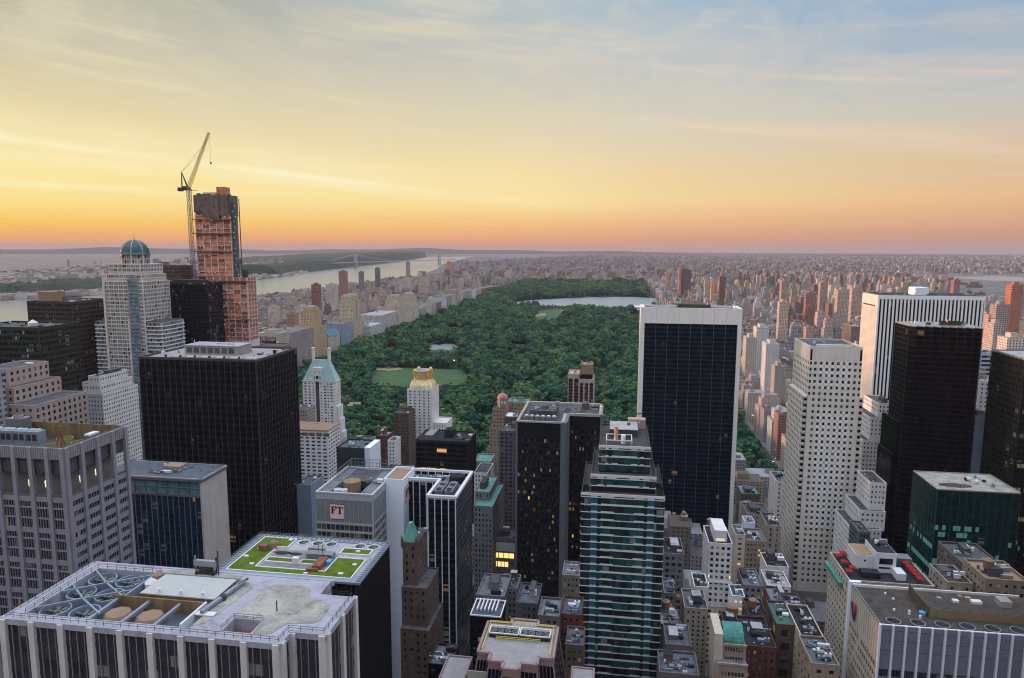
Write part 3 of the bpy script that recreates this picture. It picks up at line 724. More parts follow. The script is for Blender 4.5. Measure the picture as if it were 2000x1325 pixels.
def roofkit(root, x0, x1, y0, y1, z, seed, n=6, tank=0, bulk=True, hmax=4.5):
    r = random.Random(seed); w, dp = x1-x0, y1-y0
    if bulk and w > 7 and dp > 7 and r.random() < .62:
        bw, bd, bh = w*r.uniform(.18, .5), dp*r.uniform(.2, .55), r.uniform(2.2, hmax); bx_, by = x0+(w-bw)*r.random(), y0+(dp-bd)*r.uniform(.15, 1)
        b = part(root, 'bulkhead', (bx_, bx_+bw, by, by+bd, z, z+bh), r.choice(['brick_brown', 'stone_grey', 'roof_grey', 'stone_cream']))
        MB().box(bx_-.1, bx_+bw+.1, by-.1, by+bd+.1, z+bh, z+bh+.25).build('coping', r.choice(['roof_pale', 'roof_dark', 'roof_grey', 'roof_brown']), b)
    for k in range(n):
        s = r.choice([.7, 1.2, 1.8, 2.8, 4.2])*r.uniform(.8, 1.2); t = r.choice([.7, 1.2, 2.0])*r.uniform(.8, 1.3); hh = r.uniform(.5, 2.0); a, b = x0+1+r.random()*max(.1, w-3.5), y0+1+r.random()*max(.1, dp-3.5)
        u = part(root, 'air_unit', (a, a+s, b, b+t, z+.25, z+.25+hh), r.choice(['vent_metal', 'white', 'roof_grey', 'steel', 'roof_dark', 'white', 'blue_steel']))
        if r.random() < .6: MB().lathe(a+s/2, b+t/2, [(min(s, t)*.36, z+.25+hh), (min(s, t)*.36, z+.45+hh)], 10).build('fan_ring', 'dark_metal', u)
    for k in range(max(1, n//3)):
        a, b = x0+1+r.random()*(w-2), y0+1+r.random()*(dp-2)
        if r.random() < .5: MB().bar((a, b, z+.5), (a+r.uniform(-5, 5), b, z+.5), .5).build('duct', 'vent_metal', root)
        else: MB().lathe(a, b, [(.25, z), (.25, z+1.4), (.45, z+1.5), (.05, z+1.9)], 8).build('vent_pipe', 'vent_metal', root)
    for k in range(tank): water_tank(root, x0+w*r.uniform(.2, .8), y0+dp*r.uniform(.35, .8), z)
def simple(name, label, cat, pl, pr, py, Y, dep, wall, win=(2.2, .5, 3.4, .3, .75), pane='pane', z=None, seed=1, kit=5, tank=0, roof='roof_grey', pmat=None, x=None, alt=None, px=9, rec=.3, side=None, bulk=True, zb=0, ph=1.1):
    """masonry block from the picture columns of its front-top edge and its distance: win = (column pitch, width share, storey, sill, head)"""
    if x: x0, x1 = x
    else: x0, x1 = at(pl, py, Y=Y).x, at(pr, py, Y=Y).x
    zt = z if z is not None else at((pl+pr)/2, py, Y=Y).z
    y0, y1 = Y, Y+dep; root = hero(name, label, cat, x0, x1, y0, y1, zb)
    cp, wf, fh, lo, hi = win; rows = levels(zb+5, zt-.8, fh, lo, hi)
    punched(root, Face('S', y0), x0, x1, zb, zt, spread(x0+.6, x1-.6, max(1, round((x1-x0-1.2)/cp)), wf), rows, wall, pane, rec, alt=alt, px=px)
    for k, pl_ in (('E', x1), ('W', x0)):
        if side and k not in side: MB().quad((pl_, y0, zb), (pl_, y1, zb), (pl_, y1, zt), (pl_, y0, zt)).build('wall', wall, root); continue
        punched(root, Face(k, pl_), y0, y1, zb, zt, spread(y0+.6, y1-.6, max(1, round((y1-y0-1.2)/cp)), wf), rows, wall, pane, min(rec, .1), alt=alt, px=px)
    MB().quad((x1, y1, zb), (x0, y1, zb), (x0, y1, zt), (x1, y1, zt)).build('wall', wall, root)
    MB().quad((x0, y0, zt-.6), (x1, y0, zt-.6), (x1, y1, zt-.6), (x0, y1, zt-.6)).build('roof', roof, root)
    parapet(root, x0-.05, x1+.05, y0-.05, y1+.05, zt, .5, .45, pmat or wall)
    if kit: roofkit(root, x0+1, x1-1, y0+1, y1-1, zt-.6, seed, kit, tank, bulk)
    return root, (x0, x1, y0, y1, zt)

# ------------------------------------------------------------------ H1: foreground roof, tower with white stone piers
def H1():
    Z = 174.0; x0, x1, y0, y1 = -132.0, -67.2, 125.0, 152.5
    r = hero('office_tower', 'dark glass tower with pale stone piers and white roof full of machinery, bottom left foreground', 'office tower', x0, -59, y0, y1)
    core(r, x0+.5, x1-.5, y0+.5, y1-.3, 0, 170.4, 'dark_metal'); core(r, x1-.6, -59.5, 130.0, 145.6, 0, 173.9, 'dark_metal')
    # upper walls round the well
    mb = MB()
    for b in ((x0+.3, x1-.3, y0+.3, 127.6, 167, Z), (x0+.3, -128.4, 127.6, y1-.3, 167, Z), (-128.4, -89.0, 149.6, y1-.3, 167, Z), (-89.0, -81.5, 127.6, y1-.3, 167, Z), (-81.5, -75, 132.7, y1-.3, 167, Z), (-75, x1-.3, 127.6, y1-.3, 167, Z), (x1-.3, -59.3, 129.8, 145.8, 167, Z)): mb.box(*b)
    mb.build('roof', 'deck_white', r)
    MB().box(-81.5, -75, 127.6, 132.7, 167, 171.4).build('hatch_floor', 'rust', r)
    railing(r, [(-81.6, 127.5), (-81.6, 132.8), (-74.9, 132.8)], Z)
    part(r, 'well_floor', (-128.4, -89.0, 127.6, 149.6, 170, 171.3), 'well_grey')
    # white fascia
    for b in ((x0-.5, x1+.5, y0-.5, y0+.3, Z-1.2, Z+.12), (x0-.5, x0+.3, y0+.3, y1, Z-1.2, Z+.12), (x1-.2, x1+.5, y0+.3, 129.2, Z-1.2, Z+.12), (x1+.5, -58.7, 129.2, 129.8, Z-1.2, Z+.12), (-59.4, -58.7, 129.8, 146.2, Z-1.2, Z+.12), (x0+.3, x1+.3, y1-.4, y1+.3, Z-1.2, Z+.12)):
        part(r, 'fascia', b, 'deck_white')
    fa = dict(fh=3.8, span=(1.1, .12, 'plum_panel'), pane='pane_plum', mull=(.16, .3, 'mullion_pale'), pier=(1.35, .9, 'pier_stone'), top=1.2)
    curtain(r, Face('S', y0), x0+.6, x1-.5, 0, Z, 9, 4, **fa)
    curtain(r, Face('S', 129.6), x1+.9, -59.7, 0, Z, 1, 4, **fa)
    curtain(r, Face('E', -59.3), 130.2, 145.6, 0, Z, 2, 4, **fa)
    curtain(r, Face('E', x1), 125.6, 129.4, 0, Z, 1, 2, **fa)
    # cream walking surfaces, raised edges rounded
    def pad(pts, z, name='roof_pad'):
        MB().prism(pts, z-.02, z+.1).build(name, 'deck_cream', r)
    pad([(-81.6, 133.2), (-81.4, 146.2), (-80, 148.3), (-73.5, 148.8), (-70.6, 147.5), (-69.8, 144.2), (-64.9, 142.9), (-62.8, 141), (-62.4, 135), (-63.5, 133.4), (-69, 132.4), (-70.6, 128), (-73.8, 127.4), (-74.6, 127.9), (-74.6, 133.2)], Z)
    pad([(-88.9, 148.6), (-85.6, 147.9), (-84.6, 146.2), (-86.6, 129.8), (-88.9, 128.2)], Z)
    pad([(-110.5, 149.7), (-110.5, 151.2), (-90, 151.2), (-90, 149.7)], Z)
    # machinery well
    for x in (-124.6, -117.2):
        for y in (131.4, 139.2, 146.2): fan(r, x, y, 171.3, 3.25, 1.9, 'blue_steel', 22)
    for cy in (135.4, 143.0):
        c = (-121.0, cy, 173.9); arms = [(-128.3, cy-5.5), (-112.2, cy-5.5), (-128.3, cy+5.5), (-112.2, cy+5.5)]
        for ax, ay in arms: MB().bar(c, (ax, max(127.7, min(149.5, ay)), 173.9), .4, .35).build('beam', 'blue_steel', r)
    part(r, 'wall_panel', (-114.3, -91.4, 136.9, 137.3, 168.4, 174.5), 'brown_panel')
    part(r, 'wall_panel', (-91.4, -90.9, 127.7, 137.3, 168.4, 174.6), 'white'); part(r, 'wall_panel', (-112.3, -111.8, 137.3, 149.5, 168.4, 174.2), 'blue_steel')
    for x in (-113.2, -105.2, -97.4): part(r, 'beam', (x-.35, x+.35, 127.7, 136.9, 173.2, 173.9), 'blue_steel')
    for x in (-109.2, -101.3):
        t = MB().lathe(x, 131.8, [(3.3, 171.3), (3.3, 172.3), (2.6, 173.5), (1.0, 174.0)], 8, .39).build('storage_tank', 'tank_tan', r)
    p = part(r, 'penthouse', (-108.2, -89.8, 138.3, 147.4, 168.4, 174.7), 'brown_panel'); part(p, 'membrane_roof', (-108.4, -89.6, 138.1, 147.6, 174.7, 174.95), 'membrane')
    for x in (-104, -98.5, -93): MB().lathe(x, 138.9, [(.3, 174.9), (.3, 175.8), (.5, 175.9), (.1, 176.3)], 8).build('vent_pipe', 'white', r)
    MB().bar((-89.3, 132.6, 174.8), (-87.6, 147.4, 174.8), .9, .7).build('boom', 'blue_steel', r); MB().bar((-87.9, 145, 175), (-87.2, 148.6, 175), .35).build('boom', 'dark_metal', r)
    MB().lathe(-88.3, 139.6, [(.7, 174.1), (.7, 175.3), (.2, 175.6)], 8).build('winch', 'dark_metal', r)
    c = MB(); a = Vector((-111, 146.8, 171.4))
    c.lathe(-110.2, 144.6, [(1.5, 171.3), (1.5, 174.2), (.3, 175.2)], 12); c.build('chiller', 'white', r)
    MB().lathe(-110.4, 147.6, [(1.3, 171.3), (1.3, 174.8), (.3, 175.6)], 12).build('chiller', 'tank_tan', r)
    part(r, 'roof_board', (-91.0, -86.4, 132.3, 133.9, 174.15, 174.35), 'white')
    MB().lathe(-73.7, 136.8, [(.16, Z+.1), (.16, Z+2.6)], 6).build('post', 'dark_metal', r)
    railing(r, [(-131.6, 152), (-131.6, 125.4), (-67.5, 125.4), (-67.5, 130.0), (-59.6, 130.0), (-59.6, 145.7), (-65.5, 145.7)], Z, 1.15, 2.0)
    railing(r, [(-128.5, 127.5), (-128.5, 149.7), (-111, 149.7)], Z, 1.1, 2.4)
    # window cleaning rig standing on the roof
    g = thing('window_cleaning_rig', 'black wheeled rig with a white cradle on the pale foreground roof edge', 'roof rig', (-99.7, 150.9, Z))
    def gb(*b, n='frame', m='dark_metal'): return part(g, n, (-99.7+b[0], -99.7+b[1], 150.9+b[2], 150.9+b[3], Z+b[4], Z+b[5]), m)
    gb(-2.6, 2.6, -.7, .7, .35, .8, n='chassis'); gb(-1.4, 1.6, -.6, .6, .8, 1.9, n='cabin'); gb(-3.0, 3.0, -.45, .45, 2.1, 3.6, n='cradle', m='vent_metal')
    for x in (-2.9, 2.7): gb(x, x+.25, -.2, .2, .8, 4.6, n='arm', m='vent_metal' if x < 0 else 'dark_metal')
    gb(3.2, 3.4, -.1, .1, 0, 6.3, n='mast')
    for x in (-2.2, 2.2):
        for y in (-.7, .7): MB().lathe(-99.7+x, 150.9+y, [(.32, Z), (.32, Z+.4)], 8).build('wheel', 'dark_metal', g)
H1()

# ------------------------------------------------------------------ H2: black serrated tower with a planted roof
def H2():
    Z = 148.0; x0, x1, y0, y1 = -130.0, -79.4, 200.6, 231.6
    r = hero('office_tower', 'black tower with saw-tooth vertical ribs and bright green planted roof', 'office tower', x0, x1, y0, y1)
    core(r, x0+.9, x1-.9, y0+.9, y1-.9, 0, Z-.5, 'granite_black')
    def col(F, u):
        mb = MB(); a, b, c = (u-.72, -.9), (u+.72, -.9), (u, .1)
        P = [F.p(q, 0, d) for q, d in (a, b, c)]; mb.prism([(p[0], p[1]) for p in P], 0, Z-.1)
        mb.build('rib', 'granite_black', r)
    n = 20
    for i in range(n): col(Face('E', x1), y0+.9+(y1-y0-1.8)*(i+.5)/n)
    for i in range(32): col(Face('S', y0), x0+.9+(x1-x0-1.8)*(i+.5)/32)
    panes(r, Face('E', x1-.85), [(y0+.9+1.46*i, y0+.9+1.46*i+1.36, z, z+2.0) for i in range(20) for z in np.arange(4, Z-8, 3.8)], 'pane_black')
    part(r, 'roof', (x0+.6, x1-.6, y0+.6, y1-.6, Z-.6, Z), 'roof_pale')
    e = MB()
    for b in ((x0, x1, y0, y0+2.1, Z-.4, Z+.35), (x0, x1, y1-2.1, y1, Z-.4, Z+.35), (x0, x0+2.1, y0+2.1, y1-2.1, Z-.4, Z+.35), (x1-2.1, x1, y0+2.1, y1-2.1, Z-.4, Z+.35)): part(r, 'roof_edge', b, 'blue_steel')
    br = []
    for i in range(20):
        y = y0+1+(y1-y0-2)*i/19; br += [(x1-1.6, x1-.2, y-.12, y+.12, Z+.35, Z+.75), (x0+.2, x0+1.6, y-.12, y+.12, Z+.35, Z+.75)]
    for i in range(28):
        x = x0+1+(x1-x0-2)*i/27; br += [(x-.12, x+.12, y1-1.6, y1-.2, Z+.35, Z+.75)]
    pieces(r, 'bracket', br, 'vent_metal', px=6)
    railing(r, [(x1-.3, y0+.3), (x1-.3, y1-.3), (x0+.3, y1-.3), (x0+.3, y0+.3)], Z+.35, 1.0, 1.6, 'vent_metal', .06)
    def bed(polys, border):
        mb = MB()
        for b in polys: mb.box(*b, Z, Z+.34)
        o = mb.build('planted_bed', 'sedum', r); bb = MB()
        for a, b in zip(border, border[1:]+border[:1]): bb.bar((*a, Z+.3), (*b, Z+.3), .42, .5)
        bb.build('bed_edge', 'white', o)
    bed([(-126.9, -118.3, 202.9, 229.3), (-118.3, -114.5, 222, 229.3), (-118.3, -83.4, 202.9, 206.4), (-93.6, -83.4, 206.4, 217)],
        [(-126.9, 202.9), (-83.4, 202.9), (-83.4, 217), (-93.6, 217), (-93.6, 206.4), (-118.3, 206.4), (-118.3, 222), (-114.5, 222), (-114.5, 229.3), (-126.9, 229.3)])
    for b in ((-117.2, -106.6, 210.7, 213.8), (-104.8, -96.6, 210.7, 213.8), (-94.2, -83.6, 220.4, 224.6)): bed([b], [(b[0], b[2]), (b[1], b[2]), (b[1], b[3]), (b[0], b[3])])
    for b in ((-124.5, -122.9, 219, 220), (-121.5, -120, 224.4, 225.4), (-126, -124.4, 212.4, 213.4), (-116.8, -115.4, 227.3, 228.3), (-121, -119.6, 207.3, 208.2), (-100, -98.6, 203.6, 204.4), (-88.6, -87, 205, 206), (-86.4, -85, 212, 213), (-89, -87.6, 222, 223)): part(r, 'skylight', (b[0], b[1], b[2], b[3], Z+.34, Z+.75), 'white')
    for x in (-110.8, -105.4, -100.2, -89.4, -84.4): fan(r, x, 227.3, Z-.05, 2.15, .45, 'white', 22)
    part(r, 'paving', (-117.4, -94.6, 206.8, 220.5, Z, Z+.06), 'pavement'); part(r, 'paving', (-118, -97, 221, 224.6, Z, Z+.07), 'roof_pale')
    for x, s in ((-114.5, 1.4), (-109.6, 1.1), (-100.8, 1.0)): MB().prism([(x+s*2.2*cos(k*.7)*(1+.3*sin(k*2.1)), 218+s*1.1*sin(k*.7)) for k in range(9)], Z+.06, Z+.09).build('soot_stain', 'roof_dark', r)
    MB().lathe(-119.3, 220.8, [(1.3, Z), (1.3, Z+2.4), (.9, Z+3.1)], 12).build('storage_tank', 'roof_tan', r)
    part(r, 'machine_house', (-123.3, -120.4, 217.6, 219.6, Z+.3, Z+2.4), 'rust')
    for b, m in (((-104, -94.6, 214.6, 217.6, Z, Z+2.2), 'steel'), ((-98.4, -95.6, 206.8, 214, Z, Z+1.9), 'rust'), ((-100, -96, 205.6, 207.4, Z, Z+1.3), 'rust'), ((-95.4, -93.8, 211, 213.4, Z, Z+1.6), 'blue_unit'), ((-107.2, -105.0, 210.4, 212, Z, Z+2.2), 'white'), ((-106, -100, 220.6, 221.6, Z, Z+1.5), 'vent_metal')): part(r, 'air_unit', b, m)
    for x, y, h in ((-97.6, 214, 6), (-96.6, 206.4, 3), (-101.5, 219, 4.5)): MB().lathe(x, y, [(.2, Z), (.14, Z+h)], 6).build('mast', 'rust', r)
H2()

# ------------------------------------------------------------------ H3: pinkish grey tower with an open loggia on top
def H3():
    Z = 183.0; x0, x1, y0, y1 = -243.0, -195.0, 215.0, 247.0; L = Z-18.6
    r = hero('office_tower', 'pinkish grey office tower with open loggia under its rim, left edge', 'office tower', x0, x1, y0, y1)
    core(r, x0+.6, x1-.6, y0+.6, y1-.6, 0, L, 'alu_dark')
    core(r, x0+3.6, x1-3.6, y0+3.6, y1-3.6, L, Z-9, 'loggia_wall', 'loggia_wall')
    S, Ef = Face('S', y0), Face('E', x1)
    for F, a, b, n in ((S, x0, x1, 7), (Ef, y0, y1, 4)):
        bw = (b-a)/n
        pieces(r, 'pier', [F.bx(a+i*bw-.75+(.75 if i == 0 else 0)-(.75 if i == n else 0), a+i*bw+.75+(.75 if i == 0 else 0)-(.75 if i == n else 0), 0, Z-.02, -.6, .75) for i in range(n+1)], 'alu_grey')
        for i in range(n):
            part(r, 'fascia_panel', F.bx(a+i*bw+.75, a+(i+1)*bw-.75, Z-4.4, Z, -.5, .2), 'alu_grey')
            for k in range(1, 6): part(r, 'panel_joint', F.bx(a+i*bw+.75+(bw-1.5)*k/6-.06, a+i*bw+.75+(bw-1.5)*k/6+.06, Z-4.4, Z-.1, .2, .28), 'alu_dark')
            part(r, 'screen_panel', F.bx(a+i*bw+.75, a+(i+1)*bw-.75, Z-10.2, Z-4.4, -1.6, -1.2), 'roof_grey')
            part(r, 'loggia_sill', F.bx(a+i*bw+.75, a+(i+1)*bw-.75, L, L+1.0, -.4, .1), 'alu_dark')
            if i in (1, 2, 4, 5) or (F is Ef and i in (1, 2)):
                c = F.p(a+i*bw+bw*.3, L+2.4, -3.4); MB().lathe(c[0], c[1], [(.2, L+2.4), (.3, L+4.6), (.15, L+5)], 8).build('wall_lamp', 'lamp_glow', r)
        fh = 4.0; nz = int(L/fh); zz = [L-fh*(k+1) for k in range(nz)]
        for k, z in enumerate(zz):
            h = 2.0 if F is Ef else (1.9 if k % 3 == 0 else .55)
            for i in range(n): CN = part(r, 'spandrel', F.bx(a+i*bw+.75, a+(i+1)*bw-.75, z+fh-h, z+fh, -.4, .15), 'alu_grey') if inframe(pix(F.p(a+(i+.5)*bw, z)), 30) else None
        panes(r, F, [(a+i*bw+.75+(bw-1.5)*k/5+.09, a+i*bw+.75+(bw-1.5)*(k+1)/5-.09, z+.05, z+fh-(2.0 if F is Ef else .55)) for z in zz for i in range(n) for k in range(5)], 'pane_dusk', -.3, 8, 300, alt=[('lit_dim', .012)])
        pieces(r, 'mullion', [F.bx(a+i*bw+.75+(bw-1.5)*k/5-.09, a+i*bw+.75+(bw-1.5)*k/5+.09, 0, L, -.35, .05) for i in range(n) for k in range(6)], 'alu_grey', limit=60)
    # ring roof and sunken machine court
    for b in ((x0+.3, x1-.3, y0+.3, y0+1.9, Z-.8, Z+.05), (x0+.3, x1-.3, y1-1.2, y1, Z-.8, Z+.05), (x0+.3, x0+1.6, y0+1.9, y1-1.2, Z-.8, Z+.05), (x1-1.9, x1-.3, y0+1.9, y1-1.2, Z-.8, Z+.05)): part(r, 'roof_rim', b, 'roof_brown')
    for b in ((x0+1.6, x1-1.9, y0+1.8, y0+2.2, Z-9, Z-.1), (x0+1.6, x1-1.9, y1-1.5, y1-1.1, Z-9, Z+.6), (x1-2.3, x1-1.9, y0+2.2, y1-1.5, Z-9, Z-.1), (x0+1.6, x0+2.0, y0+2.2, y1-1.5, Z-9, Z-.1)): part(r, 'court_wall', b, 'brown_panel')
    part(r, 'roof', (x0+2, x1-2.2, y0+2.2, y1-1.5, Z-9.4, Z-5.5), 'roof_brown')
    for x, y, s in ((-211, 227, 3.6), (-203.5, 233, 3.4), (-205, 224, 3.0), (-214, 237, 3)): fan(r, x, y, Z-5.5, s, 2.6, 'olive', 18)
    d = MB(); c = Vector((-205.4, 225.5, Z+4.6))
    for a in range(4): d.bar(c, (c.x+1.9*cos(a*1.57+.6), c.y+1.9*sin(a*1.57+.6), Z-5.5), .35)
    d.lathe(c.x, c.y, [(.4, c.z-.1), (.4, c.z+.7)], 8); d.build('derrick', 'rust', r)
    for k in range(4):
        b = (-240.5+k*5.6, -235.2+k*5.6, 229, 233, Z-5.5, Z+1.2+.0*k); o = part(r, 'fan_housing', b, 'blue_steel')
        for j in range(2): MB().lathe(b[0]+1.5+j*2.4, 231, [(.95, b[5]), (.95, b[5]+.7), (.8, b[5]+.7), (.7, b[5]+.1)], 12).build('fan_ring', 'white', o); part(o, 'louvre', (b[0]+.4+j*2.5, b[0]+2.2+j*2.5, 228.85, 229, Z-2.2, Z+.2), 'dark_metal')
    o = part(r, 'fan_housing', (-241, -234, 238, 243, Z-5, Z+3.4), 'steel'); fan(r, -237.5, 240.5, Z+3.4, 1.9, .8, 'vent_metal')
    part(r, 'air_unit', (-200.2, -197.8, 231, 236, Z+.05, Z+.7), 'white')
H3()

# ------------------------------------------------------------------ H4: blue glass hotel slab with stone end wall
def H4():
    Z = 142.8; x0, x1, y0, y1 = -252.0, -198.0, 300.0, 321.5
    r = hero('hotel_slab', 'blue glass hotel slab with a windowless pale stone end wall', 'hotel', x0, x1, y0, y1)
    core(r, x0+.4, x1-.2, y0+.4, y1, 0, Z-1, 'dark_metal')
    n = 17; stones = []
    for j in range(int(Z/3.4)):
        z = j*3.4
        for k in range(4):
            stones.append((x1-.2, x1+.14, y0-.3+k*5.45+.02, y0-.3+(k+1)*5.45-.02, z+.02, min(z+3.4, Z-1.6)-.02))
    pieces(r, 'stone_slab', stones, 'stone_pink')
    curtain(r, Face('S', y0), x0, x1-.8, 0, Z-9.5, 18, 2, 3.1, pier=(.18, .35, 'mullion_pale'), mull=(.09, .2, 'dark_metal'), span=(1.0, .06, 'spandrel_blue'), pane='pane_blue', alt=[('lit_cool', .004), ('lit_dim', .006)])
    part(r, 'end_frame', (x1-.8, x1+.1, y0-.5, y0+.4, 0, Z-1.6), 'stone_pink')
    part(r, 'belt', (x0, x1-.8, y0-.25, y0+.4, Z-9.6, Z-8.6), 'alu_dark'); part(r, 'top_wall', (x0, x1-.8, y0+.3, y0+.6, Z-8.6, Z-1.5), 'alu_dark')
    for i in range(9):
        a = x0+.4+5.9*i
        if i < 3:
            part(r, 'blank_panel', (a, a+5.3, y0+.05, y0+.3, Z-8.2, Z-1.9), 'stone_grey')
        else:
            for za, zb in ((Z-8.3, Z-5.7), (Z-4.9, Z-2.0)):
                for k in range(4): MB().quad((a+k*1.32+.05, y0+.2, za), (a+k*1.32+1.27, y0+.2, za), (a+k*1.32+1.27, y0+.2, zb), (a+k*1.32+.05, y0+.2, zb)).build('window', 'pane_sky', r)
                part(r, 'window_frame', (a-.1, a+5.5, y0+.02, y0+.25, za-.25, za-.02), 'mullion_pale')
        part(r, 'top_pier', (a-.6, a-.05, y0-.1, y0+.3, Z-8.6, Z-1.6), 'alu_dark')
    part(r, 'roof', (x0-.6, x1+.6, y0-.9, y1+.3, Z-1.6, Z-.35), 'alu_dark'); part(r, 'roof_deck', (x0-.2, x1+.2, y0-.5, y1, Z-.35, Z-.15), 'roof_slate')
    parapet(r, x0-.6, x1+.6, y0-.9, y1+.3, Z-.35, .55, .45, 'roof_pale')
    o = part(r, 'bulkhead', (-226, -217, 311, 318, Z-.15, Z+1.6), 'brick_tan'); railing(r, [(x0, y1-.2), (x1, y1-.2)], Z, 1.0)
    roofkit(r, -234, -202, 303, 319, Z-.15, 44, 9, 0, False)
H4()

# ------------------------------------------------------------------ H5: big black tower
def H5():
    Z = 189.0; x0, x1, y0, y1 = -284.0, -208.4, 375.0, 427.0
    r = hero('office_tower', 'massive black glass office tower with pale flat roof, left of centre', 'office tower', x0, x1, y0, y1)
    core(r, x0+.4, x1-.4, y0+.4, y1-.4, 0, Z-1.2, 'bronze_black')
    kw = dict(span=(1.3, .08, 'bronze_black'), pane='pane_bronze', pier=(.28, .45, 'bronze_mullion'), mull=(.12, .25, 'bronze_black'), top=3.0, px=9)
    curtain(r, Face('S', y0), x0+.2, x1-.2, 0, Z-1.2, 19, 2, 4.0, **kw); curtain(r, Face('E', x1), y0+.2, y1-.2, 0, Z-1.2, 13, 2, 4.0, **kw)
    curtain(r, Face('W', x0), y0+.2, y1-.2, 0, Z-1.2, 13, 1, 4.0, **kw)
    part(r, 'roof', (x0+.3, x1-.3, y0+.3, y1-.3, Z-1.2, Z-.9), 'roof_pinkish'); parapet(r, x0-.3, x1+.3, y0-.3, y1+.3, Z-1.2, 1.5, .9, 'bronze_mullion')
    o = part(r, 'penthouse', (-267, -231, 395, 411, Z-.9, Z+4.6), 'penthouse_grey'); part(o, 'penthouse_roof', (-267.3, -230.7, 394.7, 411.3, Z+4.6, Z+4.9), 'roof_pale')
    part(o, 'roof_slot', (-250, -238, 402, 404, Z+4.9, Z+5.0), 'dark_metal')
    for i in range(7): part(o, 'louvre', (-265.5+i*4.7, -262.2+i*4.7, 394.8, 395, Z+.2, Z+3.6), 'roof_grey')
    for i in range(6): part(r, 'skylight', (-266+i*9.5, -259+i*9.5, 379.5, 384.5, Z-.9, Z+.1), 'roof_pale'); part(r, 'davit', (-268.5+i*9.5, -268+i*9.5, 377, 379, Z-.9, Z+1.3), 'bronze_mullion')
    for x, y, h in ((-262, 398, 3), (-253, 397, 2.2), (-238, 400, 1.6), (-222, 380, 2)): MB().lathe(x, y, [(.25, Z+4.9 if y > 395 else Z-.9), (.2, Z+4.9+h if y > 395 else Z+h)], 6).build('mast', 'white', r)
    roofkit(r, -222, -210, 384, 424, Z-.9, 12, 6, 0, False); roofkit(r, -282, -269, 386, 424, Z-.9, 13, 4, 0, False)
H5()

def X(px, py, Y): return at(px, py, Y=Y).x
def Zp(px, py, Y): return at(px, py, Y=Y).z
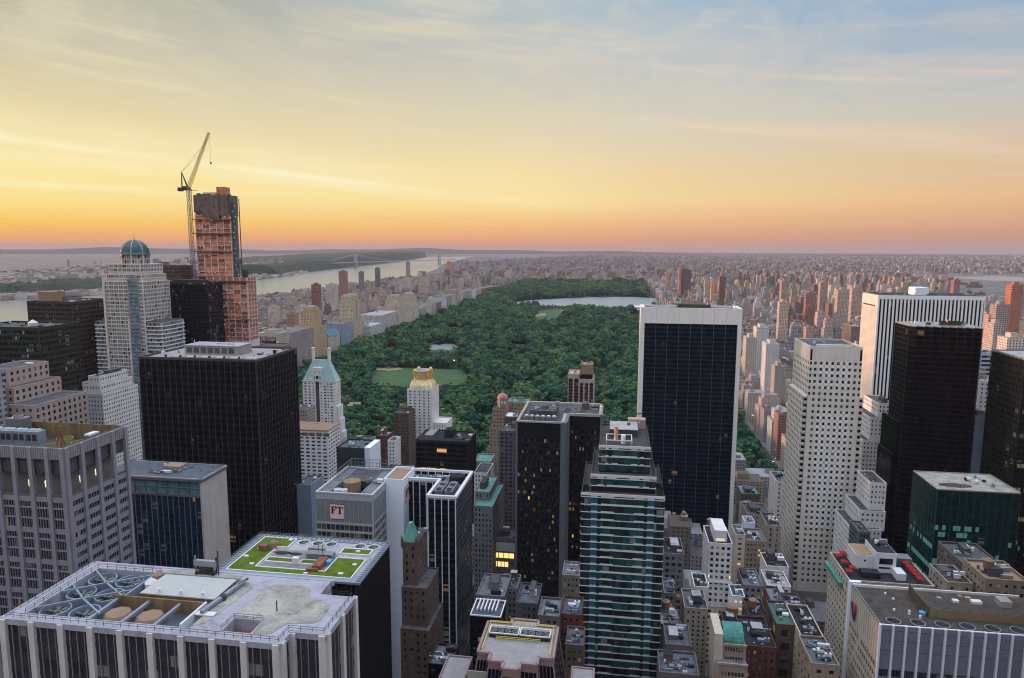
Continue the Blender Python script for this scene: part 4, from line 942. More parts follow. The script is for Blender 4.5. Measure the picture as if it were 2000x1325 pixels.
# ------------------------------------------------------------------ H6: domed tower
def H6():
    cx, cy = -412.0, 547.0
    r = hero('domed_tower', 'tall cream gridded tower topped by a ribbed copper dome and spike', 'residential tower', cx-32, cx+30, 529, 570)
    z0, z1, z2, z3 = 192.0, 231.0, 239.5, 247.5
    def shaft(x0, x1, y0, y1, za, zb, bays, pane='pane_lilac', fh=3.3, np_=2):
        core(r, x0+.3, x1-.3, y0+.3, y1-.3, za, zb, 'cream_grid')
        kw = dict(fh=fh, pier=(.55, .4, 'cream_grid'), span=(.9, .25, 'cream_grid'), mull=(.18, .3, 'cream_grid'), pane=pane, px=9, limit=250, alt=[('pane_aqua', .2), ('pane', .12)])
        curtain(r, Face('S', y0), x0+.2, x1-.2, za, zb, bays, np_, **kw); b2 = max(1, round((y1-y0)/((x1-x0)/bays)))
        curtain(r, Face('E', x1), y0+.2, y1-.2, za, zb, b2, np_, **kw)
        part(r, 'terrace', (x0-.1, x1+.1, y0-.1, y1+.1, zb, zb+.5), 'cream_grid')
    shaft(cx-18, cx+18, 531, 566, 0, z1-6, 8); shaft(cx-16.2, cx+16.2, 532.4, 564.6, z1-6, z1, 8)
    shaft(cx-14.5, cx+14.5, 534, 563, z1, z2, 7); 
    # octagonal drum with glazed bays
    R1 = 11.6; core8 = MB().lathe(cx, cy+1, [(R1-.3, z2), (R1-.3, z3)], 8, pi/8).build('drum', 'cream_grid', r)
    for k in range(8):
        a0, a1 = pi/8+k*pi/4, pi/8+(k+1)*pi/4; A = Vector((cx+R1*cos(a0), cy+1+R1*sin(a0), 0)); B = Vector((cx+R1*cos(a1), cy+1+R1*sin(a1), 0))
        MB().bar(A+Vector((0, 0, z2)), A+Vector((0, 0, z3)), .8).build('pier', 'cream_grid', r)
        for j in range(2):
            for i in range(4):
                p, q = A.lerp(B, (i+.12)/4), A.lerp(B, (i+.88)/4); za, zb = z2+1+j*4, z2+4.3+j*4
                MB().quad((p.x, p.y, za), (q.x, q.y, za), (q.x, q.y, zb), (p.x, p.y, zb)).build('window', 'pane_lilac' if (i+j+k) % 3 else 'pane', r)
    d = MB().lathe(cx, cy+1, [(R1+.4, z3), (R1+.4, z3+.8)]+[(R1*cos(t*pi/16), z3+.8+R1*1.02*sin(t*pi/16)) for t in range(8)]+[(.3, z3+.8+R1*1.02)], 24).build('dome', 'dome_copper', r, smooth=True)
    for k in range(8):
        a = k*pi/4+pi/8; mb = MB(); P = [Vector((cx+(R1+.12)*cos(t*pi/18)*cos(a), cy+1+(R1+.12)*cos(t*pi/18)*sin(a), z3+.8+R1*1.03*sin(t*pi/18))) for t in range(10)]
        for p, q in zip(P, P[1:]): mb.bar(p, q, .7, .5)
        mb.build('dome_rib', 'dome_rib', d)
    MB().lathe(cx, cy+1, [(.7, z3+13), (.45, z3+15), (.08, z3+19)], 8).build('spire', 'dome_rib', d)
    # glazed bow strip on the front and the warm edge fin
    part(r, 'edge_fin', (cx-18.6, cx-17.0, 529.6, 533, 0, z1-2), 'cream_grid'); part(r, 'edge_fin', (cx+3.0, cx+4.2, 529.8, 532, 0, z0+2), 'cream_grid')
    rows = np.arange(60, z1, 3.3)
    panes(r, Face('S', 530.2), [(cx+4.6+i*1.9, cx+6.4+i*1.9, z, z+2.3) for z in rows for i in range(5)], 'pane_aqua', px=8, limit=290)
    # lower wings with balcony bands
    for x0, x1, y0, y1, zt in ((cx-31.5, cx-17.6, 534, 560, 191.0), (cx+17.6, cx+33, 532, 562, 191.5)):
        core(r, x0+.4, x1-.4, y0+.6, y1, 0, zt, 'cream_grid')
        fl = [z for z in np.arange(40, zt-1, 3.35)]
        pieces(r, 'balcony', [(x0-.3, x1+.3, y0-.7, y0+.7, z, z+.85) for z in fl]+([(x1-.3, x1+.7, y0+.75, y1, z, z+.85) for z in fl] if x0 > cx else []), 'stone_white', limit=260)
        panes(r, Face('S', y0), [(x0+.2+i*1.72, x0+1.75+i*1.72, z+.9, z+3.2) for z in fl for i in range(int((x1-x0)/1.72))], 'pane_lilac', px=9, limit=280, alt=[('pane_aqua', .3), ('pane', .3)])
        if x0 > cx: panes(r, Face('E', x1), [(y0+.8+i*1.8, y0+2.4+i*1.8, z+.9, z+3.2) for z in fl for i in range(15)], 'pane_aqua', px=9, limit=290, alt=[('pane_lilac', .3), ('pane', .2)])
        part(r, 'roof', (x0, x1, y0, y1, zt, zt+.4), 'roof_grey'); roofkit(r, x0+1, x1-1, y0+1, y1-2, zt+.4, 71, 5, 0, False)
H6()

# ------------------------------------------------------------------ H7: tower under construction, and its crane
def H7():
    Y0 = 620.0
    r = hero('unfinished_tower', 'unfinished skyscraper wrapped in orange netting with bare concrete floor slabs', 'tower under construction', -402, -350, 612, 636)
    FH = 4.1; lights = MB(); lr = random.Random(3)
    def stack(x0, x1, y0, y1, za, zb, cols, net='netting'):
        n = int((zb-za)/FH); core(r, x0+.5, x1-.5, y0+1.2, y1-.5, za, zb, 'netting_dull', 'core_wall')
        for k in range(n+1):
            z = za+k*FH; part(r, 'floor_slab', (x0-.3, x1+.3, y0-.3, y1+.3, z, z+.42), 'concrete')
        for i in range(cols+1):
            x = x0+(x1-x0)*i/cols; part(r, 'column', (x-.45, x+.45, y0-.05, y0+.7, za, zb), 'concrete')
        for j in range(4): part(r, 'column', (x1-.6, x1+.05, y0+2+(y1-y0-3)*j/3, y0+2.7+(y1-y0-3)*j/3, za, zb), 'concrete')
        for k in range(n):
            for i in range(cols):
                a, b = x0+(x1-x0)*i/cols+.45, x0+(x1-x0)*(i+1)/cols-.45; z = za+k*FH
                if lr.random() < .9: part(r, 'netting', (a, b, y0+.25, y0+.3, z+.42, z+FH-(0 if lr.random() < .7 else 1.2)), net if lr.random() < .7 else 'netting_dull')
                if lr.random() < .55: q = a+lr.random()*(b-a-.4); lights.box(q, q+.4, y0-.02, y0+.02, z+FH-.75, z+FH-.4)
            part(r, 'netting', (x1-.3, x1-.25, y0+1, y1-.8, za+k*FH+.42, za+(k+1)*FH), 'netting_dull'); part(r, 'netting', (x0+.25, x0+.3, y0+1, y1-.8, za+k*FH+.42, za+(k+1)*FH), 'netting')
    xl, xr = X(381, 420, Y0), X(449, 420, Y0)
    stack(xl, xr, Y0, 634, 120, 286, 5)
    xl2, xr2 = X(405, 560, 613), X(482, 560, 613); stack(xl2, xr2, 613, 631, 165, 226, 6)
    core(r, xl2+.2, xr2-.2, 613.4, 630.5, 0, 165, 'concrete', 'podium')
    part(r, 'transfer_band', (xl2-.4, xr2+.4, 612.4, 631.6, 159, 165), 'concrete'); stack(xl2, xr2, 613, 630.8, 142.5, 159, 6)
    # dark protective screens at the top and their ragged lower edge
    zt = 305.0
    for a, b, zl, zh, dy in ((0, .22, 288, 303.5, .9), (.22, .5, 283, 304.5, 1.3), (.5, .72, 278, 303, 1.6), (.72, 1.0, 284, 302.5, 1.0)):
        part(r, 'safety_screen', (xl+(xr-xl)*a, xl+(xr-xl)*b-.1, Y0-dy, Y0-dy+.3, zl, zh), 'cocoon')
    part(r, 'safety_screen', (xr+.3, xr+.6, Y0-.5, 634, 284, 303), 'cocoon'); part(r, 'safety_screen', (xl-.6, xl-.3, Y0-.5, 634, 287, 303), 'cocoon')
    core(r, xl+.5, xr-.5, Y0+.2, 633.5, 286, 302, 'cocoon', 'core_wall'); part(r, 'core_house', (xl+8, xl+20, 622, 631, 302, 306), 'concrete'); part(r, 'core_house', (xl+22, xl+30, 622, 632, 302, 311), 'netting_dull')
    for i in range(7): part(r, 'formwork', (xl+2+i*5.2, xl+5+i*5.2, Y0+1, Y0+3, 302, 303+lr.random()*2.5), 'cocoon')
    for z, dx in ((280, 6), (267, 9), (250, 3), (226, 2), (208, 0)): part(r, 'catch_platform', (xl-1.5-dx*.1, xr+1.8, Y0-2.6, Y0-.4, z, z+.7), 'cocoon')
    part(r, 'catch_platform', (xl2-2, xr2+4, 610.4, 612.6, 222, 223), 'cocoon'); part(r, 'catch_platform', (xr2-6, xr2+3, 610.6, 612.6, 186, 186.8), 'cocoon')
    # hoist on the right side with its rail
    part(r, 'hoist_run', (xr+.7, xr+3.6, Y0+2, Y0+7, 150, 297), 'hoist_blue'); part(r, 'hoist_rail', (xr+7.6, xr+8.2, Y0+3, Y0+3.6, 190, 300), 'dark_metal')
    for z in np.arange(228, 296, 5): lq = xr+1.5+lr.random()*3; lights.box(lq, lq+.45, Y0+1.9, Y0+1.96, z, z+.4); MB().bar((xr+.7, Y0+1.9, z), (xr+3.6, Y0+1.9, z+2.4), .3).build('hoist_brace', 'steel', r)
    part(r, 'hoist_car', (xr+3.8, xr+6.5, Y0+2, Y0+6, 238, 243), 'hoist_blue'); part(r, 'hoist_car', (xr2-4, xr2-1, 614, 618, 226, 233), 'dark_metal')
    lights.build('work_light', 'work_light', r, 'stuff')
    # tower crane
    Yc = 618.0; mx = X(376, 500, Yc); zb = Zp(376, 372, Yc); zj = Zp(408, 259, Yc); xj = X(408, 259, Yc)
    c = thing('tower_crane', 'yellow luffing tower crane with raised lattice jib beside the unfinished tower', 'crane', (mx, Yc, 0))
    M('crane_yellow', (.34, .23, .06), .6, .15, .4); M('crane_mast', (.17, .155, .16), .6, .15, .4)
    def lattice(a, b, w, n, name, mat, t=.3, taper=1.0):
        a, b = Vector(a), Vector(b); d = (b-a).normalized(); y = Vector((0, 1, 0)); x = d.cross(y).normalized(); mb = MB()
        cs = lambda k, q: a.lerp(b, k/n)+(x*q[0]+y*q[1])*(w/2)*(1+(taper-1)*k/n)
        Q = [(-1, -1), (1, -1), (1, 1), (-1, 1)]
        for q in Q: mb.bar(cs(0, q), cs(n, q), t)
        for k in range(n):
            for i in range(4): mb.bar(cs(k, Q[i]), cs(k+1, Q[(i+1) % 4]), t*.7); mb.bar(cs(k, Q[i]), cs(k, Q[(i+1) % 4]), t*.6)
        mb.build(name, mat, c)
    lattice((mx, Yc, 0), (mx, Yc, zb), 2.9, 72, 'mast', 'crane_mast', .34)
    px_, pz = mx-2.2, zb
    part(c, 'slewing_platform', (mx-9.5, mx+2, Yc-1.6, Yc+1.6, zb, zb+1.5), 'dark_metal'); part(c, 'counterweight', (mx-10.5, mx-6.5, Yc-1.8, Yc+1.8, zb-.8, zb+2.6), 'dark_metal'); part(c, 'cab', (mx+.2, mx+2.6, Yc-2.9, Yc-1.2, zb+.4, zb+3), 'crane_mast')
    part(c, 'winch_house', (mx-6, mx-1.5, Yc-1.3, Yc+1.3, zb+1.5, zb+3.8), 'dark_metal'); part(c, 'walkway', (mx+2, mx+9, Yc-.6, Yc+.6, zb-.4, zb-.1), 'dark_metal')
    lattice((mx-.5, Yc, zb+1.6), (xj, Yc, zj), 2.6, 18, 'jib', 'crane_yellow', .24, .55)
    ap = (mx-6.5, Yc, zb+17); fr = MB(); fr.bar((mx-7, Yc-1, zb+1.5), ap, .4).bar((mx-7, Yc+1, zb+1.5), ap, .4).bar((mx-.5, Yc-1, zb+1.6), ap, .55).bar((mx-.5, Yc+1, zb+1.6), ap, .55); fr.build('mast_frame', 'dark_metal', c)
    cb = MB(); tip = Vector((xj-1, Yc, zj-6)); cb.bar(ap, tip, .16); cb.bar(Vector(ap), tip+Vector((0, 1.2, -6)), .12); cb.build('pendant_cable', 'dark_metal', c)
    MB().bar((xj+.4, Yc, zj-.5), (xj+.4, Yc, zj-27), .1).build('hoist_cable', 'dark_metal', c); part(c, 'hook_block', (xj-.1, xj+.9, Yc-.4, Yc+.4, zj-29, zj-27), 'dark_metal')
H7()

# ------------------------------------------------------------------ H8: grey office block with the lettered sign, white shaft
def sign_ft(F, u0, z0, s, label):
    c = F.p(u0+s/2, z0, .5); t = thing('wall_sign', label, 'sign', c)
    part(t, 'frame', F.bx(u0-.25, u0+s+.25, z0-.25, z0+s+.25, .05, .3), 'sign_ink'); part(t, 'panel', F.bx(u0, u0+s, z0, z0+s, .3, .42), 'sign_pink')
    fl = -1 if F.k == 'W' else 1
    def letter(bs):
        mb = MB()
        for a, b, c2, d in bs: mb.box(*F.bx(u0+s*a, u0+s*b, z0+s*c2, z0+s*d, .42, .62))
        mb.build('letter', 'sign_ink', t)
    letter([(.13, .24, .40, .84), (.08, .46, .84, .88), (.08, .30, .38, .42), (.40, .46, .74, .84), (.24, .36, .62, .66), (.35, .38, .58, .70)])
    letter([(.66, .77, .40, .84), (.50, .93, .84, .88), (.61, .82, .38, .42), (.50, .545, .73, .84), (.885, .93, .73, .84)])
def H8():
    Z = 128.0; x0, x1, y0, y1 = -153.2, -122.4, 330.0, 372.5
    r = hero('office_block', 'grey ribbed office block with pink FT sign and plain white lift shaft', 'office block', x0, -112, y0, y1)
    core(r, x0+.3, x1-.3, y0+.3, y1, 0, Z-4.5, 'metal_grey')
    for F, a, b, n in ((Face('S', y0), x0, x1, 12), (Face('E', x1), y0, y1, 15)):
        part(r, 'blank_wall', F.bx(a+.1, b-.1, Z-15.5, Z-1.2, -.25, .05), 'metal_grey'); part(r, 'top_band', F.bx(a-.1, b+.1, Z-3.4, Z+.3, .05, .22), 'metal_pale')
        pieces(r, 'rib', [F.bx(a+(b-a)*i/n-.09, a+(b-a)*i/n+.09, 0, Z-.2, .0, .32) for i in range(n+1)], 'metal_pale')
        zz = [Z-15.5-4.3*(k+1) for k in range(26)]
        pieces(r, 'spandrel', [F.bx(a, b, z+3.0, z+4.25, -.1, .2) for z in zz], 'metal_pale')
        panes(r, F, [(a+(b-a)*i/n+.12, a+(b-a)*(i+1)/n-.12, z+.02, z+3.0) for z in zz for i in range(n)], 'pane_amber', .03, 8, 290, alt=[('pane', .35)])
    pieces(r, 'corner_post', [(x1-.4, x1+.35, y0-.35, y0+.4, 0, Z-.1)], 'metal_pale')
    for b in ((x0-.3, x1+.4, y0-.4, y0+.9, Z-.3, Z+.5), (x0-.3, x1+.4, y1-.9, y1+.2, Z-.3, Z+.5), (x0-.3, x0+1.0, y0+.9, y1-.9, Z-.3, Z+.5), (x1-.9, x1+.4, y0+.9, 350, Z-.3, Z+.5)): part(r, 'parapet', b, 'metal_pale')
    part(r, 'roof', (x0+.8, x1-.6, y0+.8, y1-.8, Z-5.5, Z-4.5), 'roof_slate'); part(r, 'roof_deck', (x0+1.0, x0+6.5, y0+.9, y1-.9, Z-4.5, Z-.4), 'roof_lavender'); part(r, 'roof_deck', (x1-8, x1-.9, y0+.9, y1-.9, Z-4.5, Z-.5), 'roof_lavender'); part(r, 'roof_deck', (x0+6.5, x1-8, 352, y1-.9, Z-4.5, Z-.6), 'roof_grey')
    MB().lathe(-139.5, 345.5, [(4.5, Z-4.5), (4.6, Z+1.6), (4.7, Z+1.7), (.4, Z+3.3)], 20).build('storage_tank', 'roof_tan', r)
    for x in (-143.6, -140.2): MB().lathe(x, 335.5, [(1.9, Z-4.5), (2.0, Z+.4), (1.7, Z+.5), (1.5, Z-.3)], 14).build('cooling_drum', 'white', r)
    roofkit(r, -146, -131, 334, 351, Z-4.5, 88, 6, 0, False); roofkit(r, -135, -124, 346, 358, Z-.5, 89, 6, 0, False)
    cage = MB()
    for i in range(13): cage.bar((-150+i*2.1, 372, Z+.4), (-150+i*2.1, 372, Z+5.4), .2)
    for z in (1.5, 3.4, 5.4): cage.bar((-150, 372, Z+z), (-124.8, 372, Z+z), .2); cage.bar((-150, 372, Z+z), (-150, 350, Z+z), .2)
    for i in range(10): cage.bar((-150, 350+i*2.3, Z+.4), (-150, 350+i*2.3, Z+5.4), .2)
    cage.build('screen_frame', 'steel', r)
    sx0, sx1, sy0, sy1, sz = -123.3, -112.4, 350.0, 372.5, 130.2
    core(r, sx0, sx1, sy0, sy1, 0, sz-1.6, 'shaft_white', 'lift_shaft'); parapet(r, sx0, sx1, sy0, sy1, sz-1.6, 1.6, .5, 'shaft_white'); part(r, 'shaft_roof', (sx0+.5, sx1-.5, sy0+.5, sy1-.5, sz-1.7, sz-1.2), 'roof_tan')
    sign_ft(Face('S', y0), x0+7.6, Z-13.6, 7.6, 'square pink FT sign on the front of the grey ribbed block'); sign_ft(Face('E', sx1), 353, sz-14.5, 8.5, 'narrow-looking pink FT sign on the side of the white shaft')
H8()

# ------------------------------------------------------------------ H9: black L-shaped block with white mullions
def H9():
    Z = 127.8
    r = hero('office_block', 'black glass L-shaped block with white mullions and white roof rim', 'office block', -121, -79.5, 335, 376)
    for x0, x1, y0, y1, E_ in ((-94.6, -79.6, 335.2, 376, True), (-121, -94.7, 360.2, 376, False)):
        core(r, x0+.3, x1-.3, y0+.3, y1-.2, 0, Z-3, 'bronze_black')
        n = round((x1-x0)/3.75); kw = dict(span=(1.2, .05, 'granite_black'), pane='pane_navy', fh=4.0, top=2.0, px=9, limit=150)
        curtain(r, Face('S', y0), x0+.2, x1-.2, 0, Z, n, 1, pier=(.42, .5, 'mullion_white'), **kw)
        if E_:
            kw['fh'] = 4.0; curtain(r, Face('E', x1), y0+.2, y1-.2, 0, Z, 24, 1, pier=(.11, .05, 'mullion_white'), **kw)
            curtain(r, Face('W', x0), y0+.2, 360, 0, Z, 7, 1, pier=(.4, .4, 'mullion_white'), **kw)
        part(r, 'roof', (x0+.8, x1-.8, y0+.8, y1-.8, Z-3.4, Z-2.6), 'roof_slate')
    W_ = 'white'
    for b in ((-95.2, -79.0, 334.6, 336.0), (-80.6, -79.0, 336, 375.2), (-121, -79.0, 375.2, 376.6), (-95.2, -93.8, 336, 359.4), (-121, -93.8, 359.4, 361.0), (-121, -119.8, 361, 375.2)): part(r, 'roof_rim', (*b, Z-.9, Z+.45), W_)
    pieces(r, 'rim_post', [(-118+i*4.2, -117.6+i*4.2, 374.8, 375.2, Z-2.6, Z-.9) for i in range(9)], W_)
    for x in (-92.6, -87.2):
        o = part(r, 'fan_housing', (x, x+4.2, 341, 356, Z-2.6, Z+.7), 'steel')
        for k in range(4): MB().lathe(x+2.1, 343.2+k*3.6, [(1.5, Z+.7), (1.5, Z+1.2), (1.2, Z+1.2), (1.1, Z+.8)], 14).build('fan_ring', 'vent_metal' if k % 2 else 'dark_metal', o)
    MB().lathe(-86, 366, [(4.4, Z-2.6), (4.4, Z+1.0), (.5, Z+2.2)], 18).build('storage_tank', 'roof_dark', r); roofkit(r, -118, -92, 363, 374, Z-2.6, 93, 9, 0, False)
H9()

# ------------------------------------------------------------------ H10: dark block with amber windows
def H10():
    Z = 103.3; x0, x1, y0, y1 = -155.8, -113.5, 520.0, 551.0
    r = hero('office_block', 'squat black-brown block with two rows of amber lit windows', 'office block', x0, x1, y0, y1)
    core(r, x0+.3, x1-.3, y0+.3, y1-.3, 0, Z-2, 'bronze_black')
    def pm(i, k, z):
        row = int((Z-2.5-z)/4.0+.1)
        if row == 2 and i in (2,): return 'lit_warm'
        if row == 6 and i in (0, 1, 2): return 'lit_warm' if i == 1 or PJ.random() < .5 else 'lit_dim'
        return 'pane_black'
    curtain(r, Face('S', y0), x0+.2, x1-.2, 0, Z-1, 5, 6, 4.0, pier=(.55, .3, 'bronze_grid'), mull=(.12, .2, 'bronze_grid'), span=(1.1, .06, 'bronze_grid'), pmats=pm, pane='pane_black', top=1.5, px=6)
    curtain(r, Face('E', x1), y0+.2, y1-.2, 0, Z-1, 4, 6, 4.0, pier=(.55, .3, 'bronze_grid'), mull=(.12, .2, 'bronze_grid'), span=(1.1, .06, 'bronze_grid'), pane='pane_black', top=1.5)
    part(r, 'roof', (x0+.5, x1-.5, y0+.5, y1-.5, Z-2, Z-1.4), 'roof_dark'); parapet(r, x0-.2, x1+.2, y0-.2, y1+.2, Z-1, 1.4, .8, 'bronze_grid')
    part(r, 'fan_housing', (-151, -144, 527, 546, Z-1.4, Z+2), 'steel'); part(r, 'bulkhead', (-136, -129, 534, 544, Z-1.4, Z+5), 'roof_dark'); MB().bar((-134, 536, Z+5), (-128.5, 536, Z+8.5), .7).build('exhaust_pipe', 'dark_metal', r)
    roofkit(r, -128, -115, 524, 548, Z-1.4, 55, 10, 0, False)
H10()

# ------------------------------------------------------------------ H11: pair of dark slabs with steel corner shafts
def H11():
    Z = 144.7
    r = hero('office_tower', 'pair of joined dark office slabs with grey steel corner shafts and cream roof rim', 'office tower', -61.5, -7, 430, 490)
    for x0, x1, y0, y1 in ((-61.3, -33.5, 430, 476), (-30.2, -9.2, 455, 488)):
        core(r, x0+.4, x1-.4, y0+.4, y1, 0, Z-2, 'bronze_black'); nb = 6 if x0 < -50 else 5
        part(r, 'top_band', (x0, x1, y0-.1, y0+.5, Z-11, Z-.5), 'bronze_black')
        curtain(r, Face('S', y0), x0+.3, x1-.3, 0, Z-11, nb, 4, 3.85, mull=(.1, .1, 'granite_black'), span=(1.7, .22, 'granite_black'), pane='pane_slab', px=6, alt=[('lit_dim', .02), ('lit_warm', .002)])
        part(r, 'roof', (x0+.2, x1-.2, y0+.4, y1, Z-2, Z-1.2), 'roof_grey')
    for b in ((-62.6, -61.1, 429.4, 431.5), (-33.6, -30.0, 429.4, 433.5), (-32.4, -29.4, 433.5, 456), (-9.2, -6.8, 454.2, 458)): part(r, 'corner_shaft', (*b, 0, Z+.2), 'steel_corner')
    core(r, -33.4, -29.6, 433.6, 476, 0, Z-1.5, 'bronze_black')
    for b in ((-61.5, -33, 429.9, 431.4), (-62.2, -60.6, 431.4, 476), (-33.4, -31.4, 431.4, 455), (-30, -8.8, 454.6, 456.2), (-10.2, -8.4, 456.2, 488), (-62, -8.4, 486, 488.4), (-62.2, -60.8, 476, 486)): part(r, 'roof_rim', (*b, Z-1.2, Z+.5), 'rim_cream')
    o = part(r, 'penthouse', (-55, -38, 444, 466, Z-1.2, Z+4.2), 'roof_grey')
    part(r, 'roof', (-60.8, -10, 476, 486.2, Z-2, Z-1.15), 'roof_grey')
    for k in range(6): u = part(r, 'fan_housing', (-58+k*3.6, -55+k*3.6, 436, 440, Z-1.2, Z+2.0), 'steel'); MB().lathe(-56.5+k*3.6, 438, [(1.1, Z+2), (1.1, Z+2.6), (.8, Z+2.6)], 12).build('fan_ring', 'white', u)
    roofkit(r, -54, -37, 446, 464, Z+4.2, 31, 8, 0, False); roofkit(r, -29, -11, 462, 485, Z-1.2, 32, 8)
    MB().lathe(-8.4, 457, [(.8, Z), (.8, Z+5), (1.2, Z+5.3)], 8).build('mast', 'white', r)
H11()

# ------------------------------------------------------------------ H12: banded teal glass residential tower
def H12():
    r = hero('banded_tower', 'stepped teal glass tower striped with pale horizontal bands, centre bottom', 'residential tower', -14.5, 24, 310, 365)
    FH = 3.62; rr = random.Random(8)
    def tier(x0, x1, y0, y1, za, zb, cyan):
        core(r, x0+.3, x1-.3, y0+.3, y1-.3, za, zb-.3, 'granite_black')
        n = int((zb-za)/FH); zs = [zb-1.3-FH*k for k in range(n)]; w = x1-x0; cols = max(6, round(w/1.5)); cw = w/cols
        F, G, Wf = Face('S', y0), Face('E', x1), Face('W', x0); bands, blocks, rects = [], [], []
        for k, z in enumerate(zs):
            bands.append(F.bx(x0-.1, x1+.1, z, z+.42, 0, .14)); bands.append(G.bx(y0, y1, z, z+.42, 0, .12)); bands.append(Wf.bx(y0, y1, z, z+.42, 0, .12))
            m = (k % 3 != 1)
            segs = [(.12, .2), (.25, .38), (.62, .76), (.8, .88)] if m else [(.12, .2), (.25, .76), (.8, .88)]
            for a, b in segs:
                ca, cb = round(a*cols), round(b*cols)
                for c in range(ca, max(cb, ca+1)): blocks.append(F.bx(x0+c*cw+.03, x0+(c+1)*cw-.03, z+.05, z+.95, .13, .26))
            for c in range(cols):
                f = (c+.5)/cols
                mt = 'pane_cyan' if cyan and (abs(f-.16) < .035 or abs(f-.83) < .035) else ('pane_teal' if (.25 < f < .76 and k % 2 == 0 and rr.random() < .75) or rr.random() < .22 else 'pane_smoke')
                rects.append((x0+c*cw+.04, x0+(c+1)*cw-.04, z-FH+.6, z-.03, mt))
        pieces(r, 'floor_band', bands, 'band_pale', limit=200); pieces(r, 'band_block', blocks, 'band_pale', px=7, limit=290)
        panes(r, F, [q for q in rects if q[2] > za], 'pane_smoke', .05, 9, 290)
        for H in (G, Wf): panes(r, H, [(y0+(y1-y0)*c/20+.05, y0+(y1-y0)*(c+1)/20-.05, z-FH+.6, z-.03) for z in zs for c in range(20) if z-FH > za], 'pane_teal', .05, 12, 295)
        part(r, 'roof', (x0+.2, x1-.2, y0+.2, y1-.2, zb-.3, zb), 'roof_taupe')
        for b in ((x0, x1, y0, y0+.5), (x0, x0+.5, y0+.5, y1), (x1-.5, x1, y0+.5, y1), (x0+.5, x1-.5, y1-.5, y1)): part(r, 'parapet', (*b, zb, zb+.9), 'roof_taupe')
        part(r, 'floor_band', (x0-.2, x1+.2, y0-.35, y0, zb-.3, zb+.9), 'band_pale')
    tier(-14.3, 23.4, 310, 357, 0, 142.3, True); tier(-10.2, 19.6, 315, 360, 142.3, 149.7, True); tier(-6.8, 17.0, 321, 362, 149.7, 162, False)
    Z = 162
    part(r, 'penthouse', (-2, 11.5, 340, 356, Z, Z+3.6), 'roof_taupe'); part(r, 'penthouse_roof', (-2.2, 11.7, 339.8, 356.2, Z+3.6, Z+3.9), 'roof_pale')
    fr = MB()
    for x in (-3.5, 8.5):
        for y in (326, 337): fr.bar((x, y, Z), (x, y, Z+2), .3)
    for y in (326, 337): fr.bar((-3.5, y, Z+2), (8.5, y, Z+2), .4)
    for x in (-3.5, 0.5, 4.5, 8.5): fr.bar((x, 326, Z+2), (x, 337, Z+2), .4)
    fr.build('dunnage_frame', 'white', r)
    for x, y, h in ((1, 332, 7), (4.5, 328, 4)): MB().lathe(x, y, [(1.0, Z), (1.0, Z+h), (1.2, Z+h+.2)], 10).build('flue', 'copper_pink' if h > 5 else 'white', r)
    part(r, 'bulkhead', (7, 16, 357, 361.5, Z, Z+5), 'copper_pink'); MB().bar((6, 359, Z+6.4), (15, 359, Z+8), .5).build('beam', 'dark_metal', r); roofkit(r, 5, 16, 343, 357, Z+3.9, 4, 4, 0, False)
    for x, y, s in ((-12.3, 313, 1.7), (-12.4, 316.5, 1.3), (21.5, 313, 1.6), (21.6, 318, 1.9), (21.3, 323, 1.4)):
        mb = MB(); q = random.Random(int(x*7+y))
        for _ in range(90):
            d = Vector((q.gauss(0, 1), q.gauss(0, 1), q.gauss(0, 1))).normalized()*s*q.uniform(.5, 1); p = Vector((x, y, 142.4+s*.95))+d; e = q.uniform(.15, .3)
            mb.quad(p+Vector((-e, 0, -e)), p+Vector((e, e, -e)), p+Vector((e, 0, e)), p+Vector((-e, -e, e)))
        b = thing('terrace_shrub', 'small green shrub growing on the %s terrace of the banded tower, %s one' % ('left' if x < 0 else 'right', {313: 'front', 316.5: 'rear', 318: 'middle', 323: 'rear'}[y]), 'shrub', (x, y, 142.4))
        mb.build('foliage', 'foliage', b); MB().lathe(x, y, [(.5, 142.3), (.6, 142.9)], 8).build('planter', 'roof_tan', b)
H12()

